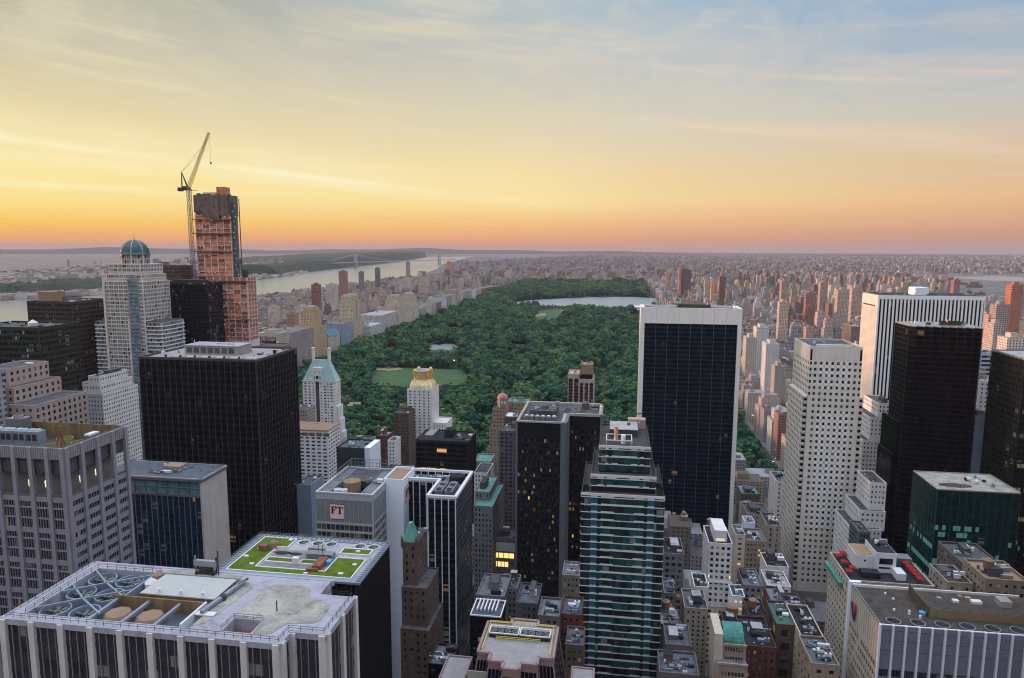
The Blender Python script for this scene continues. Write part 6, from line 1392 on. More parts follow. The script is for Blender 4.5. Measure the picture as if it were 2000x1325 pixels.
# ------------------------------------------------------------------ gold crowned tower
def B4():
    Y0 = 740.0; x0, x1 = -231.0, -202.6; y1 = 772; Z = 97.0
    r = hero('gold_crowned_tower', 'slender white apartment tower with a fluted gold crown', 'apartment tower', x0, x1+14, Y0, y1)
    rows = levels(5, Z-1, 3.4, .26, .74); cols = spread(x0+1, x1-1, 5, .34)
    punched(r, Face('S', Y0), x0, x1, 0, Z, cols, rows, 'stone_white', 'pane', .3, px=6); punched(r, Face('E', x1), Y0, y1, 0, Z, spread(Y0+1, y1-1, 8, .36), rows, 'stone_white', 'pane', .3, px=6)
    MB().quad((x0, y1, 0), (x0, Y0, 0), (x0, Y0, Z), (x0, y1, Z)).build('wall', 'stone_white', r); MB().quad((x1, y1, 0), (x0, y1, 0), (x0, y1, Z), (x1, y1, Z)).build('wall', 'stone_white', r)
    pieces(r, 'pier', [(x0+1+(x1-x0-2)*i/5-.35, x0+1+(x1-x0-2)*i/5+.35, Y0-.4, Y0, 20, Z+1.6) for i in range(6)], 'stone_white')
    part(r, 'roof', (x0+.1, x1-.1, Y0+.1, y1-.1, Z-.3, Z), 'roof_pale')
    cx, cy, hx, hy = (x0+x1)/2, (Y0+y1)/2, (x1-x0)/2, (y1-Y0)/2
    def ring(s, z):
        return [(cx+hx*s*a, cy+hy*s*b, z) for a, b in ((-1, -.45), (-.45, -1), (.45, -1), (1, -.45), (1, .45), (.45, 1), (-.45, 1), (-1, .45))]
    prof = [(.98, Z), (.93, Z+4), (.78, Z+8), (.66, Z+9.5), (.64, Z+18), (.68, Z+19.5)]
    rs = [ring(*p) for p in prof]
    for i, (A, B) in enumerate(zip(rs, rs[1:])):
        mb = MB()
        for k in range(8): mb.quad(A[k], A[(k+1) % 8], B[(k+1) % 8], B[k])
        mb.build('crown_tier', 'gold_pale' if i < 2 else 'gold', r)
    MB().poly(rs[-2]).build('crown_roof', 'blue_unit', r)
    for k in range(8):
        A, B = [Vector(q[k]) for q in rs], [Vector(q[(k+1) % 8]) for q in rs]
        for t in ((0, .25, .5, .75) if k % 2 else (0, .5)):
            mb = MB()
            for i in range(5): mb.bar(A[i].lerp(B[i], t), A[i+1].lerp(B[i+1], t), .55)
            mb.build('flute', 'gold', r)
        if k % 2 == 0:
            p = A[-1].lerp(B[-1], .5); MB().lathe(p.x, p.y, [(2.0, p.z-6), (2.2, p.z+.5), (1.2, p.z+2), (.2, p.z+2.6)], 10).build('pinnacle', 'gold', r)
    zw = Zp(858, 828, Y0+4); w0, w1 = x1, X(872, 828, Y0+4)
    punched(r, Face('S', Y0+4), w0, w1, 0, zw, spread(w0+.5, w1-.5, 5, .34), levels(5, zw-1, 3.4, .26, .74), 'stone_white', 'pane', .3, px=6); core(r, w0, w1, Y0+4.4, y1, 0, zw-.2, 'stone_white', 'wing'); parapet(r, w0, w1, Y0+3.95, y1, zw, 1.2, .5, 'stone_white')
B4()
# ------------------------------------------------------------------ arched hotel tower
def B5():
    Y0 = 770.0; r = None
    xa, xb, xc = X(1109, 740, Y0), X(1131, 740, Y0), X(1160, 740, Y0); Za, Zc = Zp(1120, 733, Y0), Zp(1145, 741, Y0); y1 = 800
    r = hero('arched_tower', 'rose stone hotel tower with tall dark arched window strips before the trees', 'hotel', xa, xc, Y0, y1)
    for x0, x1, Y, Z, n in ((xa, xb, Y0+2, Za, 2), (xb+.05, xc, Y0, Zc, 3)):
        core(r, x0, x1-(.5 if n == 3 else 0), Y+.5, y1, 0, Z, 'stone_rose'); w = (x1-x0)/n
        for i in range(n+1): part(r, 'pier', (max(x0, x0+w*i-.8), min(x1, x0+w*i+.8), Y-.1, Y+.6, 0, Z), 'stone_rose')
        part(r, 'head_wall', (x0, x1, Y, Y+.5, Z-4.2, Z-.02), 'stone_rose')
        for i in range(n):
            a, b = x0+w*i+.8, x0+w*(i+1)-.8; c = (a+b)/2; h = (b-a)/2
            pts = [(a, 0), (b, 0)]+[(c+h*cos(t*pi/8), Z-6.2+h*sin(t*pi/8)) for t in range(9)]
            MB().poly([(u, Y+.32, z) for u, z in pts]).build('window', 'pane_brown', r)
            for z in np.arange(10, Z-7, 3.6): part(r, 'spandrel', (a, b, Y+.2, Y+.3, z, z+1.1), 'brick_brown')
    punched(r, Face('E', xc), Y0, y1, 0, Zc, spread(Y0+1, y1-1, 7, .4), levels(4, Zc-5, 3.6, .25, .75), 'stone_rose', 'pane', .3, px=6, d=.05)
    zt = Zp(1145, 712, Y0+8); part(r, 'penthouse', (xb+2, xc-1.5, Y0+6, y1-6, Zc, zt), 'roof_tan'); part(r, 'glass_lounge', (xb+1, xc-2, Y0+1.2, Y0+6, Zc, Zc+4.6), 'glass_black')
    for x in (xb+2.5, xc-3): part(r, 'chimney', (x-.8, x+.8, Y0+8, Y0+11, zt, zt+3.5), 'stone_rose')
    parapet(r, xa, xb, Y0+2, y1, Za, 1.2, .5, 'stone_rose'); roofkit(r, xa+.6, xb-.6, Y0+4, y1-2, Za, 3, 3, 0, False); roofkit(r, xb+3, xc-3, Y0+10, y1-8, zt, 3, 4, 0, False)
B5()
# ------------------------------------------------------------------ teal windowed hotel, left of the park
r, b = simple('hotel', 'pale concrete hotel with rows of turquoise window bays beside the black tower', 'hotel', 560, 640, 842, 560, 26, 'stone_white', (5.2, .62, 3.3, .12, .62), 'pane_aqua', seed=2, kit=7, alt=[('pane_teal', .5), ('pane', .2)], roof='roof_pale', px=7)
for i in range(6): part(r, 'loggia', (b[0]+1+i*6.6, b[0]+6.4+i*6.6, b[2]-.05, b[2]+.05, b[4]-4.5, b[4]-1.4), 'brown_panel')
part(r, 'terrace_band', (b[0]-.4, b[1]+.4, b[2]-.4, b[3]+.4, b[4]+.5, b[4]+1.3), 'roof_tan')
simple('apartment_house', 'cream apartment house top peeping between black tower and copper roofed tower', 'apartment building', 570, 599, 800, 640, 20, 'stone_cream', seed=5, kit=3)
simple('blank_building', 'narrow plain slate blue building right of the black tower', 'office building', 575, 607, 948, 420, 20, 'slate_blue', (40, .01, 50, .4, .41), seed=5, kit=2)
r, b = simple('office_building', 'low dark slate box building with white end wall and fenced roof', 'office building', 657, 712, 876, 480, 24, 'slate_dark', (30, .01, 3.0, .4, .42), seed=6, kit=8, side='W', roof='roof_slate')
part(r, 'end_wall', (b[1], b[1]+4.5, b[2]-.2, b[3]-2, 0, b[4]+1.2), 'shaft_white'); pieces(r, 'louvre', [(b[0]+.2, b[1]-.2, b[2]-.12, b[2], z, z+.5) for z in np.arange(20, b[4]-2, 1.6)], 'slate_dark'); railing(r, [(b[0], b[2]), (b[0], b[3]), (b[1], b[3])], b[4], 3.0, 2, 'steel', .15)
def pyramid(root, x0, x1, y0, y1, z0, z1, mat, name='roof', top=.08):
    cx, cy = (x0+x1)/2, (y0+y1)/2; t = lambda x, y: (cx+(x-cx)*top, cy+(y-cy)*top, z1)
    a, b, c, d = (x0, y0), (x1, y0), (x1, y1), (x0, y1); mb = MB()
    for p, q in ((a, b), (b, c), (c, d), (d, a)): mb.quad((*p, z0), (*q, z0), t(*q), t(*p))
    mb.quad(t(*a), t(*b), t(*c), t(*d)); return mb.build(name, mat, root)
r, b = simple('church_tower', 'small tower with teal copper pyramid roof beside the slate box', 'tower', 718, 734, 905, 560, 14, 'brick_tan', seed=7, kit=0); pyramid(r, b[0]-.5, b[1]+.5, b[2]-.5, b[3]+.5, b[4]+.5, b[4]+13, 'copper_green', top=.25)
for a in ((735, 757, 852, 660, 20, 'brick_red', 'red brown brick building in front of the park trees', 1), (752, 772, 888, 640, 18, 'brick_brown', 'low brown brick building left of the dark brown tower', 0), (768, 798, 808, 700, 24, 'brick_brown', 'dark brown brick tower left of the gold crowned tower', 1), (757, 772, 862, 600, 16, 'stone_white', 'small white stepped building below the dark brown tower', 0), (740, 790, 930, 470, 25, 'stone_grey', 'low grey building with green roof below the gold crowned tower', 0), (690, 722, 862, 640, 18, 'stone_cream', 'small cream house with dark roof box near the park', 0)):
    simple('apartment_house', a[6], 'apartment building', a[0], a[1], a[2], a[3], a[4], a[5], (2.8, .42, 3.4, .28, .74), seed=a[0], kit=4, tank=a[7])
# tan and brown tower group right of the gold crown
def B6():
    r = steps('setback_tower', 'tan brick hotel stepping up to a red domed turret before the park', [(950, 1000, 880, 640), (956, 990, 838, 642), (962, 988, 800, 645)], 'brick_tan', 672, (3.4, .36, 3.5, .3, .72), seed=9)
    Y = 648; x, z = X(980, 785, Y), Zp(975, 800, Y)-.2
    t = MB().prism([(x+5.2*cos(k*pi/4+.39), Y+6+5.2*sin(k*pi/4+.39)) for k in range(8)], z, z+10).build('turret', 'brick_tan', r); MB().lathe(x, Y+6, [(5.4, z+10), (5.0, z+12), (3.4, z+14), (.4, z+15.4)], 16).build('turret_dome', 'dome_red', t); MB().lathe(x, Y+6, [(.2, z+15.2), (.08, z+18)], 6).build('finial', 'white', t)
    for k in range(3): part(t, 'window', (x-3.4+k*2.6, x-1.9+k*2.6, Y+.95, Y+1.15, z+5.4, z+8), 'white')
B6()
simple('apartment_house', 'tan annexe with teal roof strip behind the red domed turret', 'apartment building', 990, 1031, 787, 668, 22, 'brick_tan', (3.2, .36, 3.5, .3, .72), seed=90, kit=6, roof='copper_green')
simple('apartment_house', 'plain brown brick slab with white roof box beside the dark slabs', 'apartment building', 985, 1010, 815, 590, 20, 'brick_brown', (3.6, .5, 3.3, .3, .7), seed=91, kit=2, roof='white')
simple('apartment_house', 'greyish brown balcony block in front of the red domed tower', 'apartment building', 975, 1012, 843, 520, 22, 'brown_grey', (3.2, .55, 3.2, .2, .75), seed=92, kit=4)
r = steps('setback_building', 'grey gothic stone building with green copper attic beside the black L-shaped block', [(925, 962, 990, 440), (928, 956, 962, 452)], 'stone_grey', 485, (2.6, .4, 3.6, .2, .8), roof='copper_green', seed=14)
simple('office_building', 'pale building with arched penthouse behind the black L-shaped block', 'office building', 926, 952, 925, 520, 26, 'stone_white', seed=15, kit=5)
simple('office_building', 'low building with green copper roof just below the park edge', 'office building', 926, 958, 902, 600, 24, 'stone_cream', seed=16, kit=0, roof='copper_green')

# ------------------------------------------------------------------ left group
r, b = simple('office_tower', 'dark brown office tower with flat roof house, upper left beside the river', 'office tower', 52, 140, 590, 520, 40, 'plum_dark', (1.7, .62, 3.8, .15, .8), 'pane_black', seed=21, kit=8)
part(r, 'penthouse', (b[0]+4, b[0]+18, b[2]+8, b[2]+22, b[4], b[4]+8), 'roof_tan')
r, b = simple('office_tower', 'dark olive glass office tower with rounded crowded roof, left edge', 'office tower', -60, 74, 640, 400, 34, 'olive_rib', (1.9, .8, 3.9, .12, .72), 'pane_olive', seed=22, kit=9, alt=[('lit_green', .015), ('pane_teal', .08)], px=7)
MB().lathe(X(60, 640, 410), 412, [(2.6, b[4]), (3.0, b[4]+2.2), (.3, b[4]+4.2)], 14).build('radome', 'white', r)
simple('apartment_tower', 'white concrete apartment slab with small windows behind the dark left towers', 'apartment tower', 137, 165, 600, 560, 24, 'stone_white', (3.0, .4, 3.1, .3, .7), seed=23, kit=3)
r, b = simple('apartment_tower', 'purple-brown apartment slab with white balcony lines left of the domed tower', 'apartment tower', 158, 206, 626, 600, 24, 'brick_plum', (2.2, .55, 3.0, .3, .8), seed=24, kit=3)
pieces(r, 'balcony', [(b[0]+1+i*7, b[0]+5.4+i*7, b[2]-.5, b[2], z, z+.7) for z in np.arange(90, b[4]-3, 3.0) for i in range(3)], 'stone_white', px=5, limit=120)
r = steps('ornate_hotel', 'pale ornate stone hotel with round attic and cornices, left of the domed tower', [(146, 200, 770, 470), (150, 196, 752, 474), (172, 194, 736, 478)], 'stone_white', 510, (2.7, .4, 3.4, .25, .75), seed=25, cat='hotel')
steps('setback_building', 'pink tan stepped building at the left edge beside the dark olive tower', [(-40, 66, 792, 340), (-40, 26, 758, 345), (-40, 15, 722, 350)], 'stone_rosy', 380, (4.2, .42, 3.8, .2, .75), seed=26)
simple('apartment_tower', 'dark red-brown tower half hidden left of the domed tower', 'apartment tower', 206, 228, 560, 640, 22, 'brick_red', (2.6, .45, 3.1, .3, .75), seed=27, kit=2)
simple('apartment_tower', 'beige apartment block by the river left of the domed tower', 'apartment tower', 146, 184, 598, 760, 22, 'stone_cream', (3.0, .4, 3.1, .3, .75), seed=28, kit=3)
simple('apartment_tower', 'grey block with roof tank beside the beige riverside block', 'apartment tower', 182, 206, 612, 720, 22, 'stone_grey', (3.0, .4, 3.1, .3, .75), seed=29, kit=3, tank=1)
r, b = simple('office_tower', 'black glass tower directly left of the unfinished tower', 'office tower', 318, 405, 556, 575, 24, 'bronze_black', (2.6, .7, 3.3, .15, .8), 'pane_black', seed=30, kit=5, alt=[('pane', .25)], px=7)
part(r, 'penthouse', (b[0]+7, b[1]-9, b[2]+4, b[2]+16, b[4], b[4]+4), 'dark_metal')
r, b = simple('office_tower', 'slim brown tower with dark green lower half behind the black glass tower', 'office tower', 300, 351, 520, 600, 20, 'brick_brown', (1.6, .5, 3.4, .2, .8), 'pane_green', seed=31, kit=2)
for z in (b[4]-14, b[4]-22): part(r, 'belt', (b[0]-.3, b[1]+.3, b[2]-.3, b[3], z, z+1.2), 'brick_tan')
# reversed roof letters, seen from behind
t = thing('roof_sign', 'dark ESSEX roof letters seen reversed beyond the black tower', 'sign', at(523, 668, Y=790))
fc = bpy.data.curves.new('letters', 'FONT'); fc.body = 'ESSEX'; fc.size = 8.4; fc.extrude = .25; fc.offset = .14; fc.align_x = 'CENTER'; fc.materials.append(MATS['dark_metal'])
fo = bpy.data.objects.new('letters', fc); COL.objects.link(fo); bpy.context.view_layer.update()
fm = bpy.data.meshes.new_from_object(fo.evaluated_get(bpy.context.evaluated_depsgraph_get())); bpy.data.objects.remove(fo); fo = link('letters', fm, t, (0, 0, .6)); fo.rotation_euler = (pi/2, 0, pi)
p0 = at(523, 668, Y=790); MB().box(p0.x-11, p0.x+11, 790.2, 790.6, p0.z-1.4, p0.z+.4).build('sign_frame', 'dark_metal', t)
simple('hotel', 'hotel on the park front carrying the reversed roof letters', 'hotel', 500, 548, 676, 782, 24, 'brick_tan', seed=33, kit=0)

# ------------------------------------------------------------------ brown gothic tower with copper cap between the black blocks
def B7():
    r = steps('setback_tower', 'brown brick tower with teal copper cap squeezed left of the black L-shaped block', [(782, 838, 1232, 280), (784, 834, 1150, 284), (786, 814, 1062, 287)], 'brick_brown', 305, (3.0, .36, 3.6, .25, .78), seed=35)
    Y = 287; x0, x1, z = X(785, 1062, Y), X(808, 1062, Y), Zp(800, 1062, Y); pyramid(r, x0, x1, Y+.5, Y+9, z+.2, z+8, 'copper_green', 'copper_cap', .3)
    for x in (x0, x1+1.2): MB().lathe(x, Y, [(.5, z-2), (.5, z+2), (.05, z+4)], 6).build('pinnacle', 'brick_brown', r)
B7()

# ------------------------------------------------------------------ pink granite stepped tower with yellow rails
def B8():
    Z = 123.0; P = lambda x, y: tuple(at(x, y, Z=Z)[:2])
    xl, xr = P(944, 1240)[0], P(1087, 1250)[0]; yb = P(1000, 1218)[1]; yf = P(940, 1275)[1]; y2 = P(960, 1292)[1]; y3 = P(990, 1308)[1]; xa, xb, xc, xd = P(955, 1285)[0], P(980, 1305)[0], P(1014, 1308)[0], P(1050, 1296)[0]
    pts = [(xl, yb), (xl, yf), (xa, yf), (xa, y2), (xb, y2), (xb, y3), (xc, y3), (xc, y2), (xd, y2), (xd, yf), (xr, yf), (xr, yb), (xc+3, yb), (xc+3, yb+3), (xb-1, yb+3), (xb-1, yb)]
    r = hero('office_tower', 'dark glass tower with flared pink granite rim and yellow roof rails, bottom centre', 'office tower', xl-8, xr+8, y3-6, yb+5)
    cx, cy = sum(p[0] for p in pts)/len(pts), (yf+yb)/2
    def scale(s): return [(cx+(a-cx)*s, cy+(b-cy)*s) for a, b in pts]
    lv = [(Z-2.4, 1.0), (Z-22, 1.22), (Z-60, 1.3), (0, 1.3)]; n = len(pts)
    for (za, sa), (zb, sb) in zip(lv, lv[1:]):
        A, B = scale(sa), scale(sb); mb = MB(); mu = MB()
        for k in range(n):
            a, b, c, d = (*A[k], za), (*A[(k+1) % n], za), (*B[(k+1) % n], zb), (*B[k], zb); mb.quad(d, c, b, a)
            mu.bar(a, d, .45)
            for t in (.25, .5, .75): mu.bar(Vector(a).lerp(Vector(b), t), Vector(d).lerp(Vector(c), t), .12)
        mb.build('glass_wall', 'pane_black', r); mu.build('mullion', 'granite_pink', r)
    MB().prism(scale(1.004), Z-2.6, Z-.3).build('rim', 'granite_pink', r); MB().prism(scale(.93), Z-.3, Z-.12).build('roof', 'gravel', r)
    inner = scale(.985); rim = MB()
    for k in range(n): rim.bar((*inner[k], Z-.1), (*inner[(k+1) % n], Z-.1), .9, 1.0)
    rim.build('parapet', 'granite_pink', r)
    my = (yf+yb)/2+2.4
    for a, b in ((xl+2.2, cx-.4), (cx+.2, xr-2.2)):
        o = part(r, 'fan_housing', (a, b, my-2.4, my+2.2, Z-.12, Z+.9), 'roof_dark'); w = (b-a)/4
        for k in range(4): fan(r, a+w*(k+.5), my, Z+.9, w*.42, .5, 'vent_metal', 14)
        fr = MB()
        for y in (my-2.4, my+2.2): fr.bar((a, y, Z+1.6), (b, y, Z+1.6), .35)
        for x in (a, b): fr.bar((x, my-2.4, Z+1.6), (x, my+2.2, Z+1.6), .35)
        fr.build('pipe_frame', 'white', r)
    railing(r, [(xl+1.4, yf+1), (xl+1.4, yb-1), (xr-1.4, yb-1), (xr-1.4, yf+1)], Z, 1.1, 1.4, 'rail_yellow', .12); railing(r, [(xa+.5, my-3.4), (xd-.5, my-3.4)], Z, 1.1, 1.0, 'rail_yellow', .12)
    part(r, 'screen_panel', (xl-2.6, xa+1, yf-4.2, yf-3.9, Z-14, Z-4), 'rim_cream')
    for a, b in ((xl-14, xl-5.0), (xr+5.0, xr+13)):
        zt = Z-13; o = core(r, a, b, cy-12, cy+7, 0, zt, 'granite_pink', 'terrace_wing'); part(r, 'terrace_gravel', (a+.6, b-.6, cy-11.4, cy+6.4, zt, zt+.25), 'gravel'); parapet(r, a, b, cy-12, cy+7, zt, .7, .5, 'granite_pink')
B8()
# dark low roofs around it
r, b = simple('office_building', 'low black building with bright white roof frame beside the pink rimmed tower', 'office building', 918, 978, 1205, 270, 14, 'bronze_black', (2.2, .7, 3.8, .2, .7), 'pane_black', seed=41, kit=0, alt=[('lit_dim', .12)], pmat='white', roof='roof_slate')
for k in range(6): part(r, 'roof_grille', (b[0]+2+k*1.6, b[0]+2.5+k*1.6, b[2]+4, b[3]-1, b[4]+.2, b[4]+1.2), 'white')
for a in ((930, 985, 1165, 330, 24, 'stone_grey', 'low grey building with cluttered roof below the street'), (975, 1010, 1150, 345, 16, 'stone_grey', 'narrow grey tower with round roof tank by the street'), (1008, 1050, 1180, 300, 20, 'roof_grey', 'low building with pale blue roof behind the pink rimmed tower'), (1050, 1092, 1205, 275, 16, 'brown_grey', 'small grey houses with dormers behind the pink rimmed tower'), (1098, 1132, 1125, 380, 18, 'stone_cream', 'small cream building with arched windows left of the banded tower'), (1096, 1136, 1202, 285, 16, 'brick_red', 'dark red building with flat pale roof left of the banded tower'), (1104, 1140, 1262, 262, 14, 'brick_brown', 'low brown building with pale blue roof at the foot of the banded tower'), (836, 880, 1300, 235, 14, 'bronze_black', 'small blue roofed annexe below the black L-shaped block')):
    simple('low_building', a[6], 'low building', a[0], a[1], a[2], a[3], a[4], a[5], (2.4, .45, 3.4, .28, .74), seed=a[0]+7, kit=6, roof=['roof_slate', 'roof_dark', 'roof_lavender', 'roof_grey'][a[0] % 4], alt=[('lit_dim', .05)])
r, b = simple('shop_building', 'white fronted building with glowing golden shopfront at the end of the street', 'shop', 950, 1012, 1052, 455, 18, 'stone_grey', (12, .9, 5, .5, .6), 'pane', seed=47, kit=2)
part(r, 'white_band', (b[0]-.2, b[1]+.2, b[2]-.5, b[2]-.05, b[4]-9, b[4]-3), 'stone_white')
for k in range(5): part(r, 'lit_window', (b[0]+1.5+k*3.7, b[0]+4.6+k*3.7, b[2]-.3, b[2]-.1, b[4]-14, b[4]-10.6), 'shop_glow'); part(r, 'lit_window', (b[0]+3+k*2.6, b[0]+5.0+k*2.6, b[2]-.3, b[2]-.1, b[4]-20.5, b[4]-17), 'shop_glow')

# ------------------------------------------------------------------ low and mid blocks right of the banded tower
ST = 'small white stepped'
LB = [ # px left, right, top, Y, depth, wall, win, label, tank, roof
 (1296, 1336, 1083, 420, 24, 'stone_grey', (3.2, .62, 4.0, .2, .78), 'dark grey stone building with square bays right of the banded tower', 0, 'roof_dark'),
 (1384, 1431, 1063, 402, 26, 'stone_white', (3.1, .55, 3.6, .22, .75), 'slim white stone tower with softly lit crown, right of centre', 0, 'roof_dark'),
 (1456, 1497, 1058, 470, 22, 'brick_tan', (2.6, .5, 3.6, .3, .68), 'tan loft building with rows of paired windows', 0, 'roof_lavender'),
 (1498, 1526, 1028, 505, 26, 'stone_cream', (4.4, .3, 4.0, .2, .8), 'cream tower with two vertical window strips left of the limestone tower', 0, 'roof_brown'),
 (1459, 1505, 1006, 570, 26, 'stone_cream', (3.0, .42, 3.6, .3, .72), 'cream building with arched top windows and blue roof units', 0, 'roof_slate'),
 (1516, 1541, 941, 585, 26, 'stone_white', (5.5, .3, 3.8, .25, .75), 'tall narrow pale slab touching the limestone tower', 0, 'roof_grey'),
 (1497, 1541, 1108, 440, 20, 'stone_white', (40, .01, 50, .4, .41), 'blank white walled building with white roof rim', 0, 'roof_dark'),
 (1499, 1545, 1146, 405, 20, 'stone_white', (4.2, .5, 4.2, .3, .75), 'white building with three square windows per floor', 0, 'roof_pale'),
 (1337, 1383, 1190, 335, 20, 'stone_cream', (2.9, .36, 2.4, .25, .8), 'cream building dotted with small offset windows', 0, 'roof_slate'),
 (1356, 1384, 1148, 362, 16, 'stone_white', (5, .3, 3.6, .3, .6), 'dirty white narrow building with fire ladders', 0, 'roof_dark'),
 (1297, 1318, 1160, 372, 18, 'stone_grey', (2.6, .6, 3.8, .25, .75), 'small grey green building at the side of the banded tower', 0, 'roof_slate'),
 (1455, 1517, 1265, 300, 26, 'brick_red', (2.7, .4, 3.6, .25, .72), 'dark red brick block with arcaded top and busy roof', 0, 'roof_dark'),
 (1516, 1554, 1222, 312, 22, 'brick_brown', (6, .5, 6.5, .25, .8), 'brown brick tower with big arched windows and green roof', 0, 'copper_dark'),
 (1506, 1546, 1180, 352, 18, 'brick_red', (4, .4, 3.6, .3, .7), 'bright red brick building with pale flat roof', 0, 'roof_lavender'),
 (1430, 1455, 1166, 385, 14, 'shaft_white', (2.6, .6, 4.2, .35, .65), 'small pale building with two rows of yellow lit windows', 0, 'roof_slate'),
 (1452, 1490, 1145, 400, 22, 'stone_grey', (3.4, .5, 3.8, .25, .75), 'grey stone building with gabled roof houses', 0, 'roof_lavender'),
 (1300, 1352, 1262, 292, 18, 'brown_grey', (4.5, .22, 3.6, .3, .7), 'mauve grey house with notched flat roof at the bottom, upper one', 0, 'roof_slate'),
 (1288, 1366, 1318, 262, 16, 'brown_grey', (5.0, .22, 3.6, .3, .7), 'mauve grey house with white roof outlines at the very bottom', 0, 'roof_slate'),
 (1290, 1330, 1222, 330, 18, 'brick_brown', (3.2, .4, 3.6, .3, .7), 'low brown building with white roof boxes by the banded tower', 1, 'roof_pale'),
 (1415, 1452, 1225, 338, 14, 'brick_brown', (3.2, .4, 3.6, .3, .7), 'dark building with two wooden water tanks behind the teal vault', 2, 'roof_dark'),
 (1462, 1500, 1205, 345, 18, 'olive_dark', (3.2, .4, 3.6, .3, .7), 'dark green roofed building with a round water tank', 1, 'roof_dark'),
 (1540, 1575, 1195, 372, 20, 'brick_brown', (3.2, .4, 3.6, .3, .7), 'brown stepped building at the foot of the limestone tower', 0, 'roof_lavender'),
 (1455, 1475, 1022, 540, 14, 'shaft_white', (30, .01, 50, .4, .41), 'plain white lift tower behind the tan loft building', 0, 'roof_pale'),
 (1384, 1402, 1045, 440, 16, 'brick_brown', (3.2, .4, 3.6, .3, .7), 'dark brick flank building behind the slim white tower', 1, 'roof_dark'),
 (1436, 1456, 1046, 470, 18, 'stone_honey', (4, .4, 3.6, .3, .7), 'narrow honey coloured building left of the tan loft building', 0, 'roof_slate'),
 (1448, 1484, 966, 640, 26, 'brown_grey', (3.2, .4, 3.6, .3, .7), 'grey building with green and white roof boxes by the plaza', 0, 'copper_green'),
 (1585, 1640, 1300, 262, 20, 'brick_tan', (5, .4, 4, .3, .7), 'tan building with small roof houses left of the white finned block', 0, 'roof_slate'),
 (1566, 1612, 1250, 300, 30, 'stone_honey', (3.4, .4, 3.8, .3, .7), 'honey stone building with dark cluttered roof', 0, 'roof_dark'),
 (1880, 1960, 1105, 345, 26, 'brown_grey', (3.2, .4, 3.6, .3, .7), 'brown building with grey cooling house before the green glass block', 0, 'roof_grey'),
 (1850, 1900, 1140, 318, 18, 'stone_cream', (3.2, .4, 3.6, .3, .7), 'low roofs with tan walls behind the white finned block, left one', 0, 'roof_brown'),
 (1925, 2010, 1135, 312, 20, 'brick_tan', (3.2, .4, 3.6, .3, .7), 'low roofs with tan walls behind the white finned block, right one', 1, 'roof_tan'),
 (1916, 1948, 690, 620, 24, 'stripe_grey', (60, .985, 3.6, .1, .62), 'grey building with horizontal window stripes right of the striped marble slab', 0, 'roof_pale'),
 (1914, 1952, 745, 560, 22, 'stone_white', (3.0, .4, 3.4, .3, .72), 'white stepped building right of the bronze saw-tooth tower', 0, 'roof_pale'),
 (1905, 1945, 815, 520, 20, 'slate_blue', (30, .01, 50, .4, .41), 'plain dark blue building between the bronze tower and the right edge tower', 0, 'roof_dark'),
]
for a in LB:
    alt = [('lit_warm', .9)] if 'yellow lit' in a[7] else [('lit_dim', .07), ('lit_warm', .012)]
    r, b = simple('low_building', a[7], 'building', a[0], a[1], a[2], a[3], a[4], a[5], a[6], seed=a[0]*3+a[2], kit=11, tank=a[8], roof=a[9], alt=alt)
    if 'lit crown' in a[7]:
        part(r, 'crown_block', (b[0]+3.5, b[1]-3, b[2]+3, b[3]-4, b[4], b[4]+7), 'stone_white'); part(r, 'crown_wash', (b[0]+4.5, b[1]-4, b[2]+2.9, b[2]+3, b[4]+.6, b[4]+2.2), 'lit_soft')
        for x in (b[0]+.2, b[1]-.6): part(r, 'corner_pier', (x, x+.4, b[2]-.5, b[2]-.05, 0, b[4]+1), 'stone_white')
        part(r, 'belt', (b[0]-.5, b[1]+.5, b[2]-.6, b[2]-.06, b[4]-24, b[4]-23), 'stone_white'); part(r, 'belt', (b[0]-.5, b[1]+.5, b[2]-.6, b[2]-.06, b[4]-39, b[4]-38), 'stone_white')
        for x in (b[0]+.8, b[1]-1.0): MB().lathe(x, b[2]-.5, [(.15, b[4]-21), (.25, b[4]-20), (.1, b[4]-19)], 6).build('wall_lamp', 'lamp_glow', r)
